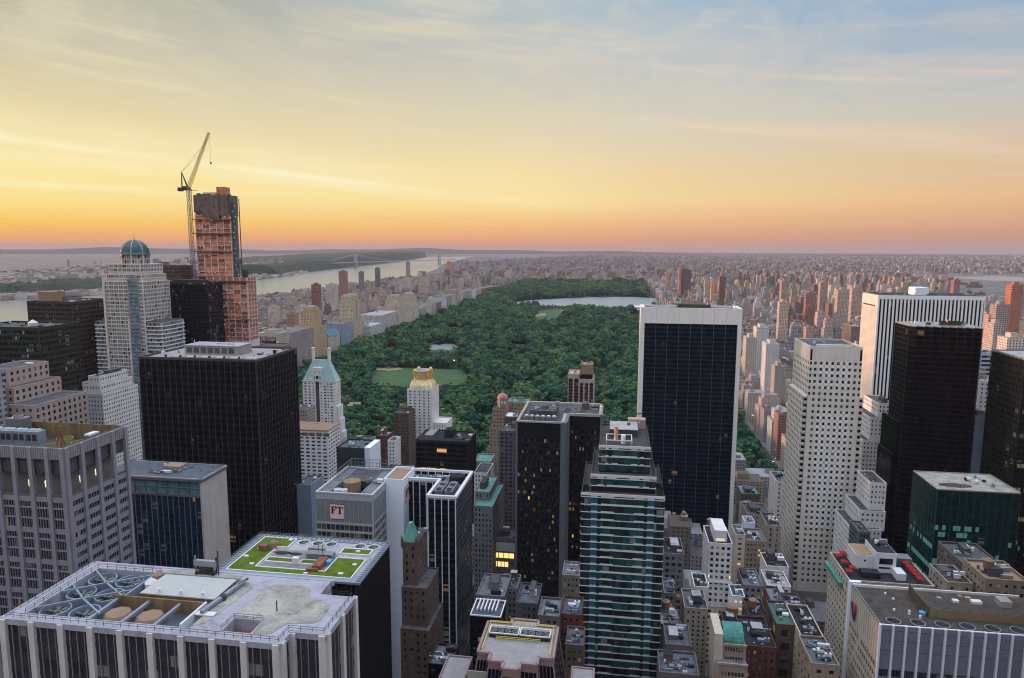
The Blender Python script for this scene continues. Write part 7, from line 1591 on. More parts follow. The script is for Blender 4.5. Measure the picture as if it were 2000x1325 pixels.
# teal barrel vault
def B9():
    Y0 = 285.0; x0, x1 = X(1397, 1262, Y0), X(1458, 1262, Y0); Z = Zp(1428, 1262, Y0); y1 = Y0+16
    r = hero('vaulted_building', 'tan building topped by a bright teal copper barrel vault', 'office building', x0-2, x1, Y0-9, y1)
    n = 12; mb = MB()
    for k in range(n):
        a0, a1 = pi*k/n, pi*(k+1)/n; f = lambda a: (Y0+1+6.5*(1-cos(a)), Z+6.0*sin(a)); (ya, za), (yb, zb) = f(a0), f(a1); mb.quad((x0+3.5, ya, za), (x1-.8, ya, za), (x1-.8, yb, zb), (x0+3.5, yb, zb))
    v = mb.build('barrel_vault', 'copper_teal', r, smooth=True)
    for k in range(9):
        x = x0+3.6+(x1-x0-4.6)*k/8; s = MB()
        for j in range(n):
            a0, a1 = pi*j/n, pi*(j+1)/n; f = lambda a: Vector((x, Y0+1+6.5*(1-cos(a)), Z+6.02*sin(a))); s.bar(f(a0), f(a1), .1)
        s.build('seam', 'copper_teal', v)
    for x in (x0+3.0, x1-.8): MB().poly([(x, Y0+1+6.5*(1-cos(pi*k/n)), Z+6.3*sin(pi*k/n)) for k in range(n+1)]).build('gable_wall', 'stone_honey', r); 
    part(r, 'side_wall', (x0-.5, x0+3.0, Y0-1, y1, 0, Z+5.5), 'stone_honey')
    for i, (yy, zt) in enumerate(((Y0, Z), (Y0-4.5, Z-6), (Y0-8.5, Z-15))):
        xx0 = x0+(2.6 if i == 0 else .6); rows = [(z, z+1.9) for z in np.arange(6, zt-2.6, 4.2)]
        punched(r, Face('S', yy), xx0, x1, 0, zt, spread(xx0+1.4, x1-1.2, 7, .72), rows, 'brick_tan', 'pane', .35, px=7); part(r, 'terrace', (xx0, x1, yy, y1 if i == 0 else yy+4.4, zt-.3, zt), 'roof_lavender')
        punched(r, Face('W', xx0), yy, y1, 0, zt, spread(yy+.5, y1-.5, 4, .4), rows, 'stone_honey', 'pane', .35, px=7); MB().quad((x1, yy, 0), (x1, y1, 0), (x1, y1, zt), (x1, yy, zt)).build('wall', 'brick_tan', r)
        part(r, 'cornice', (xx0-.2, x1+.2, yy-.3, yy+.3, zt, zt+.9), 'stone_cream')
B9()

# ------------------------------------------------------------------ streets, lamps and cars seen between the towers
def strip(name, x0, x1, y0, y1, z, mat): return struct(name, MB().quad((x0, y0, z), (x1, y0, z), (x1, y1, z), (x0, y1, z)), mat)
for nm, x0, x1, y0, y1, cross in (('avenue', 179, 192, -200, 5200, False), ('avenue', -182, -158, -200, 745, False), ('street', -700, 900, 384, 400, True), ('street', -700, 700, 742, 760, True)):
    strip(nm, x0, x1, y0, y1, .10+(.02 if cross else 0), 'asphalt')
    for k in (-1, 1):
        if cross: yy = y0 if k < 0 else y1; MB().box(x0, 170, yy-(4 if k < 0 else 0), yy+(0 if k < 0 else 4), 0, .14).build('pavement', 'pavement')['kind'] = 'structure'
        else: xx = x0 if k < 0 else x1; MB().box(xx-(3.6 if k < 0 else 0), xx+(0 if k < 0 else 3.6), 410, 738, 0, .14).build('pavement', 'pavement')['kind'] = 'structure'
    mk = MB()
    if not cross:
        for lane in (3.3, 6.5, 9.7):
            for y in np.arange(420, 1500, 9): mk.quad((x0+lane-.08, y, .125), (x0+lane+.08, y, .125), (x0+lane+.08, y+3, .125), (x0+lane-.08, y+3, .125))
        struct('road_markings', mk, 'white')
struct('plaza_paving', MB().quad((64, 692, .24), (172, 692, .24), (172, 738, .24), (64, 738, .24)), 'pavement')
def car(x, y, rz, mat, label, van=False):
    c = thing('parked_car' if not van else 'delivery_van', label, 'car' if not van else 'van', (x, y, .13), 'vehicles in the streets'); c.rotation_euler.z = rz
    def mk(nm, build, m):
        k = (nm, m, van)
        if k not in UNIT: mb = MB(); build(mb); me = mb.mesh(nm); me.materials.append(MATS[m]); UNIT[k] = me
        return UNIT[k]
    L, Wd, H = (4.7, 1.85, .85) if not van else (6.6, 2.3, 2.6)
    def body(mb):
        pr = [(-Wd/2, .35), (Wd/2, .35), (Wd/2, H), (-Wd/2, H)] 
        mb.prism([(-Wd/2+.1, -L/2), (Wd/2-.1, -L/2), (Wd/2, -L/2+.4), (Wd/2, L/2-.5), (Wd/2-.2, L/2), (-Wd/2+.2, L/2), (-Wd/2, L/2-.5), (-Wd/2, -L/2+.4)], .35, H)
    link('body', mk('body', body, mat), c)
    if not van:
        def cab(mb):
            a = [(-Wd/2+.08, -L/2+.5), (Wd/2-.08, -L/2+.5), (Wd/2-.08, L/2-1.4), (-Wd/2+.08, L/2-1.4)]; b = [(-Wd/2+.25, -L/2+1.1), (Wd/2-.25, -L/2+1.1), (Wd/2-.25, L/2-2.1), (-Wd/2+.25, L/2-2.1)]
            for i in range(4): j = (i+1) % 4; mb.quad((*a[i], H), (*a[j], H), (*b[j], 1.45), (*b[i], 1.45))
            mb.quad(*[(*q, 1.45) for q in b])
        link('cabin', mk('cabin', cab, 'glass_black'), c); link('roof', mk('roof', lambda mb: mb.box(-Wd/2+.24, Wd/2-.24, -L/2+1.1, L/2-2.1, 1.452, 1.5), mat), c)
    else: link('windscreen', mk('windscreen', lambda mb: mb.box(-Wd/2+.15, Wd/2-.15, L/2-.02, L/2+.05, 1.4, 2.3), 'glass_black'), c)
    wh = mk('wheel', lambda mb: mb.lathe(0, 0, [(.33, -.11), (.33, .11)], 10), 'tyre')
    for sx in (-1, 1):
        for sy in (-1, 1): w = link('wheel', wh, c, (sx*(Wd/2-.1), sy*L*.3, .33)); w.rotation_euler.y = pi/2
        link('headlight', mk('headlight', lambda mb: mb.box(-.25, .25, 0, .12, 0, .3), 'head_lamp'), c, (sx*(Wd/2-.45), L/2-.02, .55)); link('taillight', mk('taillight', lambda mb: mb.box(-.25, .25, -.1, 0, 0, .25), 'tail_lamp'), c, (sx*(Wd/2-.45), -L/2+.02, .6))
for i, (x, y, rz, m, l, v) in enumerate(((-72, 388, -pi/2, 'car_yellow', 'yellow taxi in the cross street before the golden shopfront, front lane', 0), (-64, 392, -pi/2, 'car_dark', 'dark car in the cross street beside the yellow taxi', 0), (-79, 393, -pi/2, 'car_white', 'white van in the cross street left of the yellow taxi', 1), (-58, 388, -pi/2, 'car_silver', 'silver car at the right end of the cross street', 0), (182, 770, pi, 'car_yellow', 'yellow taxi on the park avenue nearest the plaza', 0), (186, 792, pi, 'car_white', 'white car on the park avenue just beyond the nearest taxi', 0), (183, 830, pi, 'car_dark', 'dark car by the park wall, second block', 0), (190, 850, pi, 'car_red', 'red car on the building side of the park avenue', 0), (183, 905, pi, 'car_silver', 'silver car by the park wall, third block', 0), (189, 960, pi, 'car_yellow', 'far yellow taxi on the park avenue', 0), (183, 1010, pi, 'car_white', 'farthest white van on the park avenue', 1))):
    car(x, y, rz, m, l, bool(v))
def lamp(x, y, h, label):
    t = thing('park_lamp', label, 'street lamp', (x, y, .2), 'glowing lamps in and beside the park')
    MB().lathe(x, y, [(.18, .2), (.1, .2+h)], 6).build('post', 'dark_metal', t); MB().lathe(x, y, [(.1, h+.2), (.75, h+.7), (.75, h+1.2), (.1, h+1.7)], 10).build('globe', 'lamp_globe', t)
for px_, py_, h, l in ((1446, 935, 9, 'glowing lamp at the plaza corner right of the black slab'), (1490, 935, 9, 'glowing lamp on the plaza between slab and limestone tower'), (866, 800, 16, 'glowing amber lamp among trees right of the gold crown'), (1204, 748, 16, 'glowing lamp among the trees left of the black slab'), (1456, 880, 15, 'lamp glowing by the park wall, nearer one'), (1470, 813, 15, 'lamp glowing by the park wall, farther one'), (933, 772, 16, 'small lamp glowing in the park left of the red domed turret'), (887, 705, 17, 'pale lamp near the right end of the meadow'), (1072, 682, 17, 'far lamp glowing in the middle of the park'), (772, 900, 10, 'lamp glowing beside low roofs left of the gold crown')):
    q = at(px_, py_, Z=h); lamp(q.x, q.y, h, l)

# ------------------------------------------------------------------ the wider city
PAL = {'tan': (.40, .32, .25), 'cream': (.52, .46, .40), 'brown': (.21, .16, .14), 'red brick': (.25, .145, .125), 'grey': (.32, .315, .335), 'mauve': (.34, .305, .33), 'pink tan': (.45, .36, .32), 'white': (.60, .59, .60)}
ROOFS = [(.05, .05, .058), (.12, .12, .13), (.26, .26, .275), (.10, .085, .078), (.17, .17, .19)]
class CB:
    def __init__(s): s.v = []; s.f = []; s.c = []
    def face(s, a, b, c, d, col): i = len(s.v); s.v += [a, b, c, d]; s.f.append((i, i+1, i+2, i+3)); s.c.append(col)
    def box(s, x0, x1, y0, y1, z0, z1, col, wp, roof, sides='SEWN', top=True):
        c = (*col, wp)
        s.face((x0, y0, z0), (x1, y0, z0), (x1, y0, z1), (x0, y0, z1), c)
        s.face((x1, y0, z0), (x1, y1, z0), (x1, y1, z1), (x1, y0, z1), c); s.face((x0, y1, z0), (x0, y0, z0), (x0, y0, z1), (x0, y1, z1), c); s.face((x1, y1, z0), (x0, y1, z0), (x0, y1, z1), (x1, y1, z1), c)
        if top: s.face((x0, y0, z1), (x1, y0, z1), (x1, y1, z1), (x0, y1, z1), (*roof, 0))
    def tank(s, x, y, z, r=1.9, h=3.4):
        P = [(x+r*cos(k*pi/3), y+r*sin(k*pi/3)) for k in range(6)]; c = (.17, .11, .075, 0)
        for k in range(6):
            a, b = P[k], P[(k+1) % 6]; s.face((*a, z+2), (*b, z+2), (*b, z+2+h), (*a, z+2+h), c); s.face((*a, z+2+h), (*b, z+2+h), (x, y, z+2+h+1.6), (x, y, z+2+h+1.6), (.3, .2, .14, 0))
        s.box(x-.8, x+.8, y-.8, y+.8, z, z+2, (.06, .06, .06), 0, (.06, .06, .06))
    def build(s, name, parent=None, kind=None):
        if not s.f: return None
        o = base_of(parent); me = bpy.data.meshes.new(name); me.from_pydata([(a-o.x, b-o.y, c-o.z) for a, b, c in s.v], [], s.f)
        at_ = me.attributes.new('col', 'FLOAT_COLOR', 'FACE'); at_.data.foreach_set('color', np.array(s.c, dtype=np.float32).ravel()); me.materials.append(MATS['city_facade'])
        return link(name, me, parent, (0, 0, 0), kind)
RC = random.Random(77)
BL = []   # x0,x1,y0,y1,h,colour name,zone
def colour(zone, h):
    w = {'west': ['tan', 'tan', 'cream', 'brown', 'red brick', 'mauve', 'grey', 'pink tan', 'pink tan'], 'east': ['cream', 'white', 'tan', 'grey', 'white', 'red brick', 'pink tan', 'brown', 'mauve'], 'north': ['red brick', 'brown', 'tan', 'mauve', 'pink tan', 'grey', 'cream', 'red brick'], 'mid': ['grey', 'brown', 'mauve', 'grey', 'white', 'brown', 'tan']}[zone]
    if zone == 'east' and h > 70: w = ['red brick', 'pink tan', 'brown', 'tan', 'cream', 'grey', 'pink tan', 'mauve', 'tan']
    return RC.choice(w)
def hits(x0, x1, y0, y1, m=1.5):
    return any(a-m < x1 and b+m > x0 and c-m < y1 and d+m > y0 for a, b, c, d in FOOT)
def blocks(xs, k0, k1, zone, hfun, lot=(14, 34)):
    for k in range(k0, k1):
        ya = (k-49.5)*80.5+9; yb = ya+62
        for xa, xb in xs:
            if xb > -1500 and xa < bank_x(ya)+30: xa = max(xa, bank_x(ya)+30)
            if xb-xa < 20: continue
            q1, q2 = pix((xa, yb, 20)), pix((xb, yb, 20))
            if q2[0] < -120 or q1[0] > 2120 or q2[2] < 0: continue
            for row in (0, 1):
                x = xa
                while x < xb-8:
                    w = min(RC.uniform(*lot), xb-x)
                    if xb-x-w < 9: w = xb-x
                    edge = min(x-xa, xb-x-w) < 12; h = hfun(x+w/2, ya, edge)
                    d = RC.uniform(23, 29.5)
                    y0, y1 = (ya+RC.uniform(0, 1), ya+d) if row == 0 else (yb-d, yb-RC.uniform(0, 1))
                    if edge and h > 35 and row == 0 and RC.random() < .5: y1 = yb
                    if not hits(x, x+w, y0, y1): BL.append((x+.15, x+w-.15, y0, y1, h, colour(zone, h), zone))
                    x += w
def hw(x, y, e):
    r = RC.random()
    if x > -700 and e: return RC.uniform(48, 66)
    if x < -1080: return RC.uniform(14, 22) if r < .4 else RC.uniform(26, 50)
    if e: return RC.uniform(34, 58) if r < .82 else RC.uniform(62, 92)
    return RC.uniform(14, 22) if r < .40 else (RC.uniform(26, 52) if r < .92 else RC.uniform(58, 85))
def he(x, y, e):
    r = RC.random(); far_ = min(1, max(0, (x-420)/300))
    if x < 245: return RC.uniform(40, 58)
    if e: return RC.uniform(26, 54) if r < .83 else RC.uniform(56, 80+40*far_)
    return RC.uniform(14, 21) if r < .62 else (RC.uniform(24, 46) if r < .95 else RC.uniform(56, 80+30*far_))
def hm(x, y, e): return RC.uniform(11, 26) if RC.random() < .85 else RC.uniform(26, 40)
blocks([(-850, -672), (-1065, -872), (-1290, -1087), (-1590, -1310)], 60, 112, 'west', hw, (11, 27))
blocks([(195, 322), (345, 462), (500, 600), (622, 760), (785, 950), (975, 1150), (1175, 1350), (1375, 1560)], 59, 112, 'east', he)
blocks([(-600, -360), (-335, -190), (-130, 20), (20, 170), (206, 322), (345, 462), (500, 640), (-850, -672)], 51, 59, 'mid', hm, (14, 40))
blocks([(-1590, -1250), (-1230, -980), (-960, -700), (-680, -420), (-400, -150), (-130, 130), (150, 420), (440, 700), (720, 980), (1000, 1300), (1320, 1620), (1640, 2000), (2020, 2400)], 112, 146, 'north', lambda x, y, e: RC.uniform(14, 24) if RC.random() < .78 else (RC.uniform(28, 45) if RC.random() < .7 else RC.uniform(50, 75)), (24, 60))
def parts_of(b):
    x0, x1, y0, y1, h, cn, z = b; rr = random.Random(int(x0*13+y0*7)); c = PAL[cn]; v = rr.uniform(.82, 1.16); c = tuple(q*v*rr.uniform(.96, 1.04) for q in c); wp = rr.uniform(.7, 1.1); roof = rr.choice(ROOFS); out = []
    w, d = x1-x0, y1-y0
    if h > 40 and w > 13 and d > 13 and rr.random() < .75:
        hs = h*rr.uniform(.72, .9); i, j = w*rr.uniform(.1, .22), d*rr.uniform(.1, .2); out.append((x0, x1, y0, y1, 0, hs, c, wp, roof)); out.append((x0+i, x1-i, y0+j, y1-j, hs, h, c, wp, roof))
        if rr.random() < .4 and h > 50: out.append((x0+i*1.9, x1-i*1.9, y0+j*1.9, y1-j*1.9, h, h+rr.uniform(5, 10), c, wp, roof))
    else: out.append((x0, x1, y0, y1, 0, h, c, wp, roof))
    t = out[-1]; bw = (t[1]-t[0])*rr.uniform(.22, .4); bd = (t[3]-t[2])*rr.uniform(.22, .4); bx_, by = t[0]+(t[1]-t[0]-bw)*rr.random(), t[2]+(t[3]-t[2]-bd)*rr.random()
    cap = (bx_, bx_+bw, by, by+bd, t[5], t[5]+rr.uniform(2.5, 5), tuple(q*.9 for q in c), 0, rr.choice(ROOFS))
    tk = (t[0]+(t[1]-t[0])*rr.uniform(.25, .75), t[2]+(t[3]-t[2])*rr.uniform(.3, .75), t[5]) if h > 24 and rr.random() < .55 else None
    return out, cap, tk
# landmark blocks along the park's west front: picture columns of the east face, top line, colour, tower list
WX = -650.0
def front(pl, pr, py, col, dep, label, towers=(), roofcol=(.14, .135, .14), xoff=0):
    ya, yb = at(pl, py, X=WX+xoff).y, at(pr, py, X=WX+xoff).y; z = at((pl+pr)/2, py, X=WX+xoff).z; x1 = WX+xoff; x0 = x1-dep; c = col
    FOOT.append((x0, x1, ya, yb)); t = thing('park_front_building', label, 'apartment building', ((x0+x1)/2, (ya+yb)/2, 0))
    w = CB(); w.box(x0, x1, ya, yb, 0, z, c, .9, roofcol, top=False); w.build('wall', t); rf = CB(); rf.face((x0, ya, z-.3), (x1, ya, z-.3), (x1, yb, z-.3), (x0, yb, z-.3), (*roofcol, 0)); rf.build('roof', t)
    for fa, fb, pt, m in towers:
        za = at((pl+pr)/2, pt, X=WX+xoff-8).z; tw = CB(); a, b = ya+(yb-ya)*fa, ya+(yb-ya)*fb; tw.box(x0+dep*.35, x1-3, a, b, z-.3, z+(za-z)*.75, m, .9, roofcol); tw.box(x0+dep*.42, x1-6, a+(b-a)*.15, b-(b-a)*.15, z+(za-z)*.75, za-3, m, .9, roofcol); tw.box(x0+dep*.5, x1-9, a+(b-a)*.3, b-(b-a)*.3, za-3, za, m, 0, (.25, .35, .33)); tw.build('tower', t)
    k = CB(); k.box(x0+4, x0+12, ya+4, ya+14, z-.3, z+4, c, 0, roofcol); k.tank(x0+18, ya+(yb-ya)*.6, z-.3); k.build('roof_house', t); return t, (x0, x1, ya, yb, z)
front(566, 611, 645, (.33, .27, .27), 60, 'wide mauve brick block at the near end of the park west front')
front(612, 638, 638, (.50, .38, .25), 50, 'orange tan apartment block with a stout tower on the park west front', [(.1, .75, 596, (.54, .38, .22))])
t, b = front(641, 664, 654, (.52, .44, .33), 52, 'gabled cream mansion with blue copper roofs on the park west front')
for k in range(4):
    y = b[2]+(b[3]-b[2])*(k+.5)/4; s = (b[3]-b[2])/4*.9; pyramid(t, b[0]+28, b[1]+.3, y-s/2, y+s/2, b[4], b[4]+13, 'copper_blue', 'gable_roof', .15)
pyramid(t, b[0], b[0]+26, b[2], b[3], b[4], b[4]+10, 'copper_blue', 'gable_roof', .5)
front(666, 690, 630, (.30, .33, .40), 40, 'plain blue grey slab on the park west front')
front(691, 707, 622, (.53, .43, .32), 60, 'tan block with twin stone towers on the park west front', [(.02, .42, 574, (.55, .45, .33)), (.55, .98, 574, (.55, .45, .33))])
front(708, 721, 624, (.48, .46, .48), 40, 'pale grey slab right of the twin stone towers')
front(724, 746, 634, (.48, .48, .51), 70, 'low white building half hidden by trees at the park edge', roofcol=(.36, .38, .4), xoff=18)
front(722, 757, 615, (.36, .22, .21), 60, 'low reddish museum block behind the low white building', roofcol=(.3, .24, .24), xoff=-75)
front(744, 776, 612, (.46, .44, .43), 60, 'white museum front between trees and tan apartment blocks', roofcol=(.3, .31, .33), xoff=4)
front(778, 818, 597, (.55, .47, .39), 70, 'massive cream apartment block with three turrets on the park west front', [(.05, .25, 572, (.55, .45, .36)), (.7, .95, 574, (.55, .45, .36))])
for a, b_, py, cn in ((820, 832, 602, 'mauve'), (833, 843, 596, 'cream'), (844, 852, 592, 'pink tan'), (853, 862, 590, 'red brick'), (863, 872, 582, 'white'), (873, 882, 578, 'grey'), (883, 890, 575, 'cream'), (891, 897, 566, 'tan'), (898, 905, 571, 'cream'), (906, 912, 569, 'mauve'), (913, 920, 568, 'grey'), (921, 930, 567, 'white'), (931, 940, 566, 'pink tan'), (941, 950, 563, 'red brick'), (951, 960, 561, 'brown'), (961, 972, 560, 'cream')):
    front(a, b_, py, PAL[cn], 55, cn+' apartment block in the receding park west front, column %d of the view' % a if False else '%s block in the receding park west front, %s' % (cn, {820: 'first beyond the turreted cream block', 833: 'second beyond the turreted cream block', 844: 'third beyond the turreted cream block', 853: 'fourth beyond the turreted cream block', 863: 'fifth beyond the turreted cream block', 873: 'sixth beyond the turreted cream block', 883: 'seventh beyond the turreted cream block', 891: 'tallest tan one', 898: 'just beyond the tallest tan one', 906: 'second beyond the tallest tan one', 913: 'third beyond the tallest tan one', 921: 'seventh from the far end', 931: 'fourth from the far end', 941: 'third from the far end', 951: 'second from the far end', 961: 'at the far end'}[a]))
# single towers that stand out
def lone(px, w, py, Y, col, label, dep=22, wp=.9):
    x0, x1 = X(px-w/2, py, Y), X(px+w/2, py, Y); z = Zp(px, py, Y); t = thing('apartment_tower', label, 'apartment tower', ((x0+x1)/2, Y+dep/2, 0)); FOOT.append((x0, x1, Y, Y+dep))
    c = CB(); c.box(x0, x1, Y, Y+dep, 0, z, col, wp, (.3, .28, .28), top=False); c.build('wall', t); c = CB(); c.face((x0, Y, z-.4), (x1, Y, z-.4), (x1, Y+dep, z-.4), (x0, Y+dep, z-.4), (.3, .28, .28, 0)); c.build('roof', t)
    c = CB(); c.box(x0+(x1-x0)*.3, x1-(x1-x0)*.25, Y+5, Y+dep-5, z-.4, z+5, tuple(q*.85 for q in col), 0, (.2, .2, .2)); c.build('roof_house', t)
lone(614, 13, 556, 1900, (.24, .11, .09), 'dark red brick tower rising behind the orange tan tower'); lone(645, 18, 556, 2150, (.52, .47, .44), 'white striped apartment slab above the gabled mansion')
lone(668, 14, 530, 2700, (.33, .17, .15), 'tall dark red hotel tower near the river'); lone(704, 8, 531, 3300, (.20, .19, .20), 'slim charcoal tower near the river, left of a pair'); lone(736, 8, 524, 3500, (.16, .16, .19), 'slim charcoal tower near the river, right of a pair')
lone(796, 7, 512, 5200, (.30, .27, .29), 'slender grey gothic tower far along the river'); lone(876, 8, 511, 6500, (.62, .22, .12), 'glowing orange brick tower near the bridge'); lone(790, 22, 546, 2900, (.50, .45, .42), 'pale twin slab apartment tower behind the turreted block'); lone(825, 16, 545, 3100, (.50, .40, .33), 'beige apartment tower behind the park west front'); lone(588, 14, 598, 1750, (.56, .53, .50), 'white apartment tower left of the orange tan tower'); lone(567, 16, 612, 1600, (.36, .22, .18), 'brown apartment tower with stepped top left of the white tower'); lone(522, 46, 651, 1232, (.46, .41, .34), 'cream apartment block directly behind the reversed roof letters', 40); lone(530, 16, 600, 1800, (.50, .45, .38), 'beige tower above the reversed roof letters', 24)
lone(1339, 22, 527, 3350, (.16, .11, .12), 'big dark brown twin tower beyond the reservoir', 26); lone(1329, 5, 522, 3340, (.60, .25, .17), 'narrow orange edge tower beside the dark twin tower'); lone(1412, 12, 541, 2900, (.22, .10, .085), 'dark red tower right of the dark twin tower'); lone(1393, 7, 548, 2850, (.66, .34, .18), 'slim orange lit tower left of the dark red tower'); lone(1381, 7, 545, 3000, (.45, .36, .34), 'slim pale tower left of the orange lit tower'); lone(1303, 6, 532, 3700, (.58, .30, .24), 'far pinkish tower at the corner of the park')
lone(1534, 14, 548, 2150, (.44, .31, .25), 'tan tower above the limestone tower, left one'); lone(1532, 18, 590, 1700, (.52, .40, .33), 'broad pink tan tower above the limestone tower'); lone(1610, 14, 552, 2200, (.40, .30, .26), 'brown tower above the limestone tower, middle one'); lone(1648, 22, 566, 1900, (.44, .36, .30), 'beige twin topped slab left of the striped marble slab'); lone(1675, 20, 563, 1950, (.47, .37, .30), 'beige slab touching the striped marble slab'); lone(1585, 20, 572, 2100, (.32, .17, .15), 'dark red slab above the limestone tower'); lone(1988, 22, 556, 1500, (.42, .17, .12), 'bright red brown tower at the right edge'); lone(1960, 26, 595, 1300, (.36, .27, .27), 'mauve slab right of the striped marble slab'); lone(1936, 10, 622, 1150, (.52, .34, .26), 'orange edged tower just right of the striped marble slab'); lone(1950, 16, 632, 1100, (.46, .40, .35), 'grey gridded tower right of the striped marble slab'); lone(1985, 34, 660, 900, (.60, .50, .44), 'white balconied tower above the right edge tower'); lone(1870, 12, 547, 2600, (.34, .18, .15), 'red tower seen above the striped slab, right one'); lone(1490, 24, 640, 1250, (.60, .58, .56), 'white apartment block right of the black slab', 30); lone(1468, 20, 660, 1180, (.50, .42, .36), 'cream block touching the black slab on the right', 30); lone(1510, 26, 672, 1080, (.58, .57, .58), 'broad white block left of the limestone tower', 30); lone(1524, 20, 716, 1000, (.38, .33, .29), 'grey stone hotel left of the limestone tower', 24)
lone(1885, 60, 520, 9000, (.40, .30, .28), 'long pinkish slab on the far right horizon', 60, .0)
# choose individuals, everything else one mass
BL = [b for b in BL if not hits(b[0], b[1], b[2], b[3], .5)]
def score(b):
    q = pix(((b[0]+b[1])/2, b[2], b[4]))
    if not inframe(q, 5): return 0
    hid = (q[0] < 480 and q[1] > 560) or (270 < q[0] < 580 and q[1] > 675)
    if hid: return 0
    return ((b[1]-b[0])+.5*(b[3]-b[2]))*(b[4] if q[1] < 700 else b[4]*.6)/q[2]**2
def top_of(o):
    z = 0
    for c in o.children:
        if c.type == 'MESH' and len(c.data.vertices): z = max(z, c.location.z+o.location.z+max(v[2] for v in c.bound_box))
    return z
BOX = []
for o in COL.objects:
    if o.type == 'EMPTY' and o.get('category') and 'tree' not in o['category']:
        xs, ys, zs = [], [], []
        for c in o.children:
            if c.type == 'MESH' and c.name.split('.')[0] in ('wall', 'side_wall', 'core_wall', 'edge_wall', 'blank_wall', 'tower', 'podium', 'glass_wall', 'lift_shaft'):
                for v in c.bound_box: xs.append(v[0]+c.location.x+o.location.x); ys.append(v[1]+c.location.y+o.location.y); zs.append(v[2]+c.location.z+o.location.z)
        if xs: BOX.append((min(xs)+.5, min(ys)+.5, -5, max(xs)-.5, max(ys)-.5, max(zs)))
BOX = np.array(BOX); CV = np.array(CAM)
def blocked(p):
    d = np.array(p)-CV; d = np.where(np.abs(d) < 1e-9, 1e-9, d); t0, t1 = (BOX[:, :3]-CV)/d, (BOX[:, 3:]-CV)/d
    lo, hi = np.minimum(t0, t1).max(1), np.maximum(t0, t1).min(1); return bool(((lo < hi) & (hi > 0) & (lo < .995)).any())
SCR = sorted(((score(b), i) for i, b in enumerate(BL)), reverse=True)
SEL = []
for s, i in SCR[:1600]:
    b = BL[i]
    ok = sum(not blocked((b[0]+(b[1]-b[0])*fx, b[2]-.3, b[4]*fz)) for fx, fz in ((.5, .98), (.15, .9), (.85, .75)))
    if ok >= 2 and s > 0: SEL.append(i)
    if len(SEL) >= 290: break
def where(b):
    q = pix(((b[0]+b[1])/2, b[2], b[4])); z = b[6]
    bandx = [(560, 'left of the orange tower'), (700, 'behind the near park front'), (780, 'behind the museum blocks'), (900, 'behind the turreted block'), (1050, 'above the gold crown')]
    if z == 'west':
        for lim, n in bandx:
            if q[0] < lim: return n+(' by the river' if b[0] < -1050 else '')
        return 'beyond the park west front'
    if z == 'east':
        row = 'facing the park' if b[0] < 250 else ('behind the avenue' if b[0] < 480 else 'farther east')
        if q[0] < 1445: return row+' above the black slab'
        if q[0] < 1560: return row+' left of the limestone tower'
        if q[0] < 1700: return row+' above the limestone tower'
        if q[0] < 1930: return row+' above the striped slab'
        return row+' at the right edge'
    if z == 'mid':
        return 'in midtown '+('left of the L-shaped block' if q[0] < 920 else 'beside the dark slabs' if q[0] < 1140 else 'right of the banded tower' if q[0] < 1560 else 'near the right edge')
    return 'beyond the far end of the park'
FEAT = []
for i in SEL:
    b = BL[i]; out, cap, tk = parts_of(b); wl = where(b)
    size = 'low' if b[4] < 24 else ('mid-rise' if b[4] < 55 else 'tall'); f = ('stepped top' if len(out) > 1 else 'flat roof')+(' and tank' if tk else '')
    lab = '%s %s building with %s %s' % (size, b[5], f, wl)
    lab = ' '.join(lab.split()[:16])
    t = thing('apartment_building', lab, 'building', ((b[0]+b[1])/2, (b[2]+b[3])/2, 0), 'city buildings '+wl)
    w = CB(); rf = CB()
    for o in out: w.box(*o, top=False); rf.face((o[0], o[2], o[5]-.3), (o[1], o[2], o[5]-.3), (o[1], o[3], o[5]-.3), (o[0], o[3], o[5]-.3), (*o[8], 0))
    w.build('wall', t); rf.build('roof', t); c = CB(); c.box(*cap); c.build('roof_house', t)
    if tk: c = CB(); c.tank(*tk); c.build('water_tank', t)
ss = set(SEL); mass = {}
for i, b in enumerate(BL):
    if i in ss: continue
    out, cap, tk = parts_of(b); m = mass.setdefault(b[6], CB())
    for o in out: m.box(*o)
    if b[6] != 'north': m.box(*cap)
    if tk and b[2] < 2600: m.tank(*tk)
NAMES = {'west': 'dense mass of tan and brown blocks between park and river', 'east': 'dense mass of pale and brick blocks east of the park', 'mid': 'low rooftops filling the gaps between the midtown towers', 'north': 'far brick rooftops beyond the end of the park'}
for z, m in mass.items(): tag(m.build('distant_rooftops', None, 'stuff'), NAMES[z], 'rooftops')
# far city to the horizon, and the far bank
fc_ = CB(); q = random.Random(31); cols = [(.24, .165, .15), (.29, .25, .24), (.34, .31, .30), (.19, .18, .20), (.40, .37, .36), (.26, .19, .18), (.17, .17, .19)]
n = 0
while n < 9000:
    Y = 7700*math.exp(q.random()*1.15); a = R(-14+q.random()*46); x = Y*math.tan(a)
    if x < bank_x(min(Y, 10300))+60 and Y < 10400: continue
    if Y > 10300 and x < -2500+ (Y-10300)*.09: continue
    s = q.uniform(18, 46)*(1+Y/16000); h = q.uniform(10, 22) if q.random() < .8 else q.uniform(28, 62)
    if h > 40: s *= .6
    c = q.choice(cols); fc_.box(x, x+s, Y, Y+s*q.uniform(.5, 1.1), 0, h, c, 0 if h < 25 else .9, q.choice(ROOFS)); n += 1
tag(fc_.build('distant_city', None, 'stuff'), 'hazy low city spreading to the horizon', 'city')
nj = CB(); n = 0
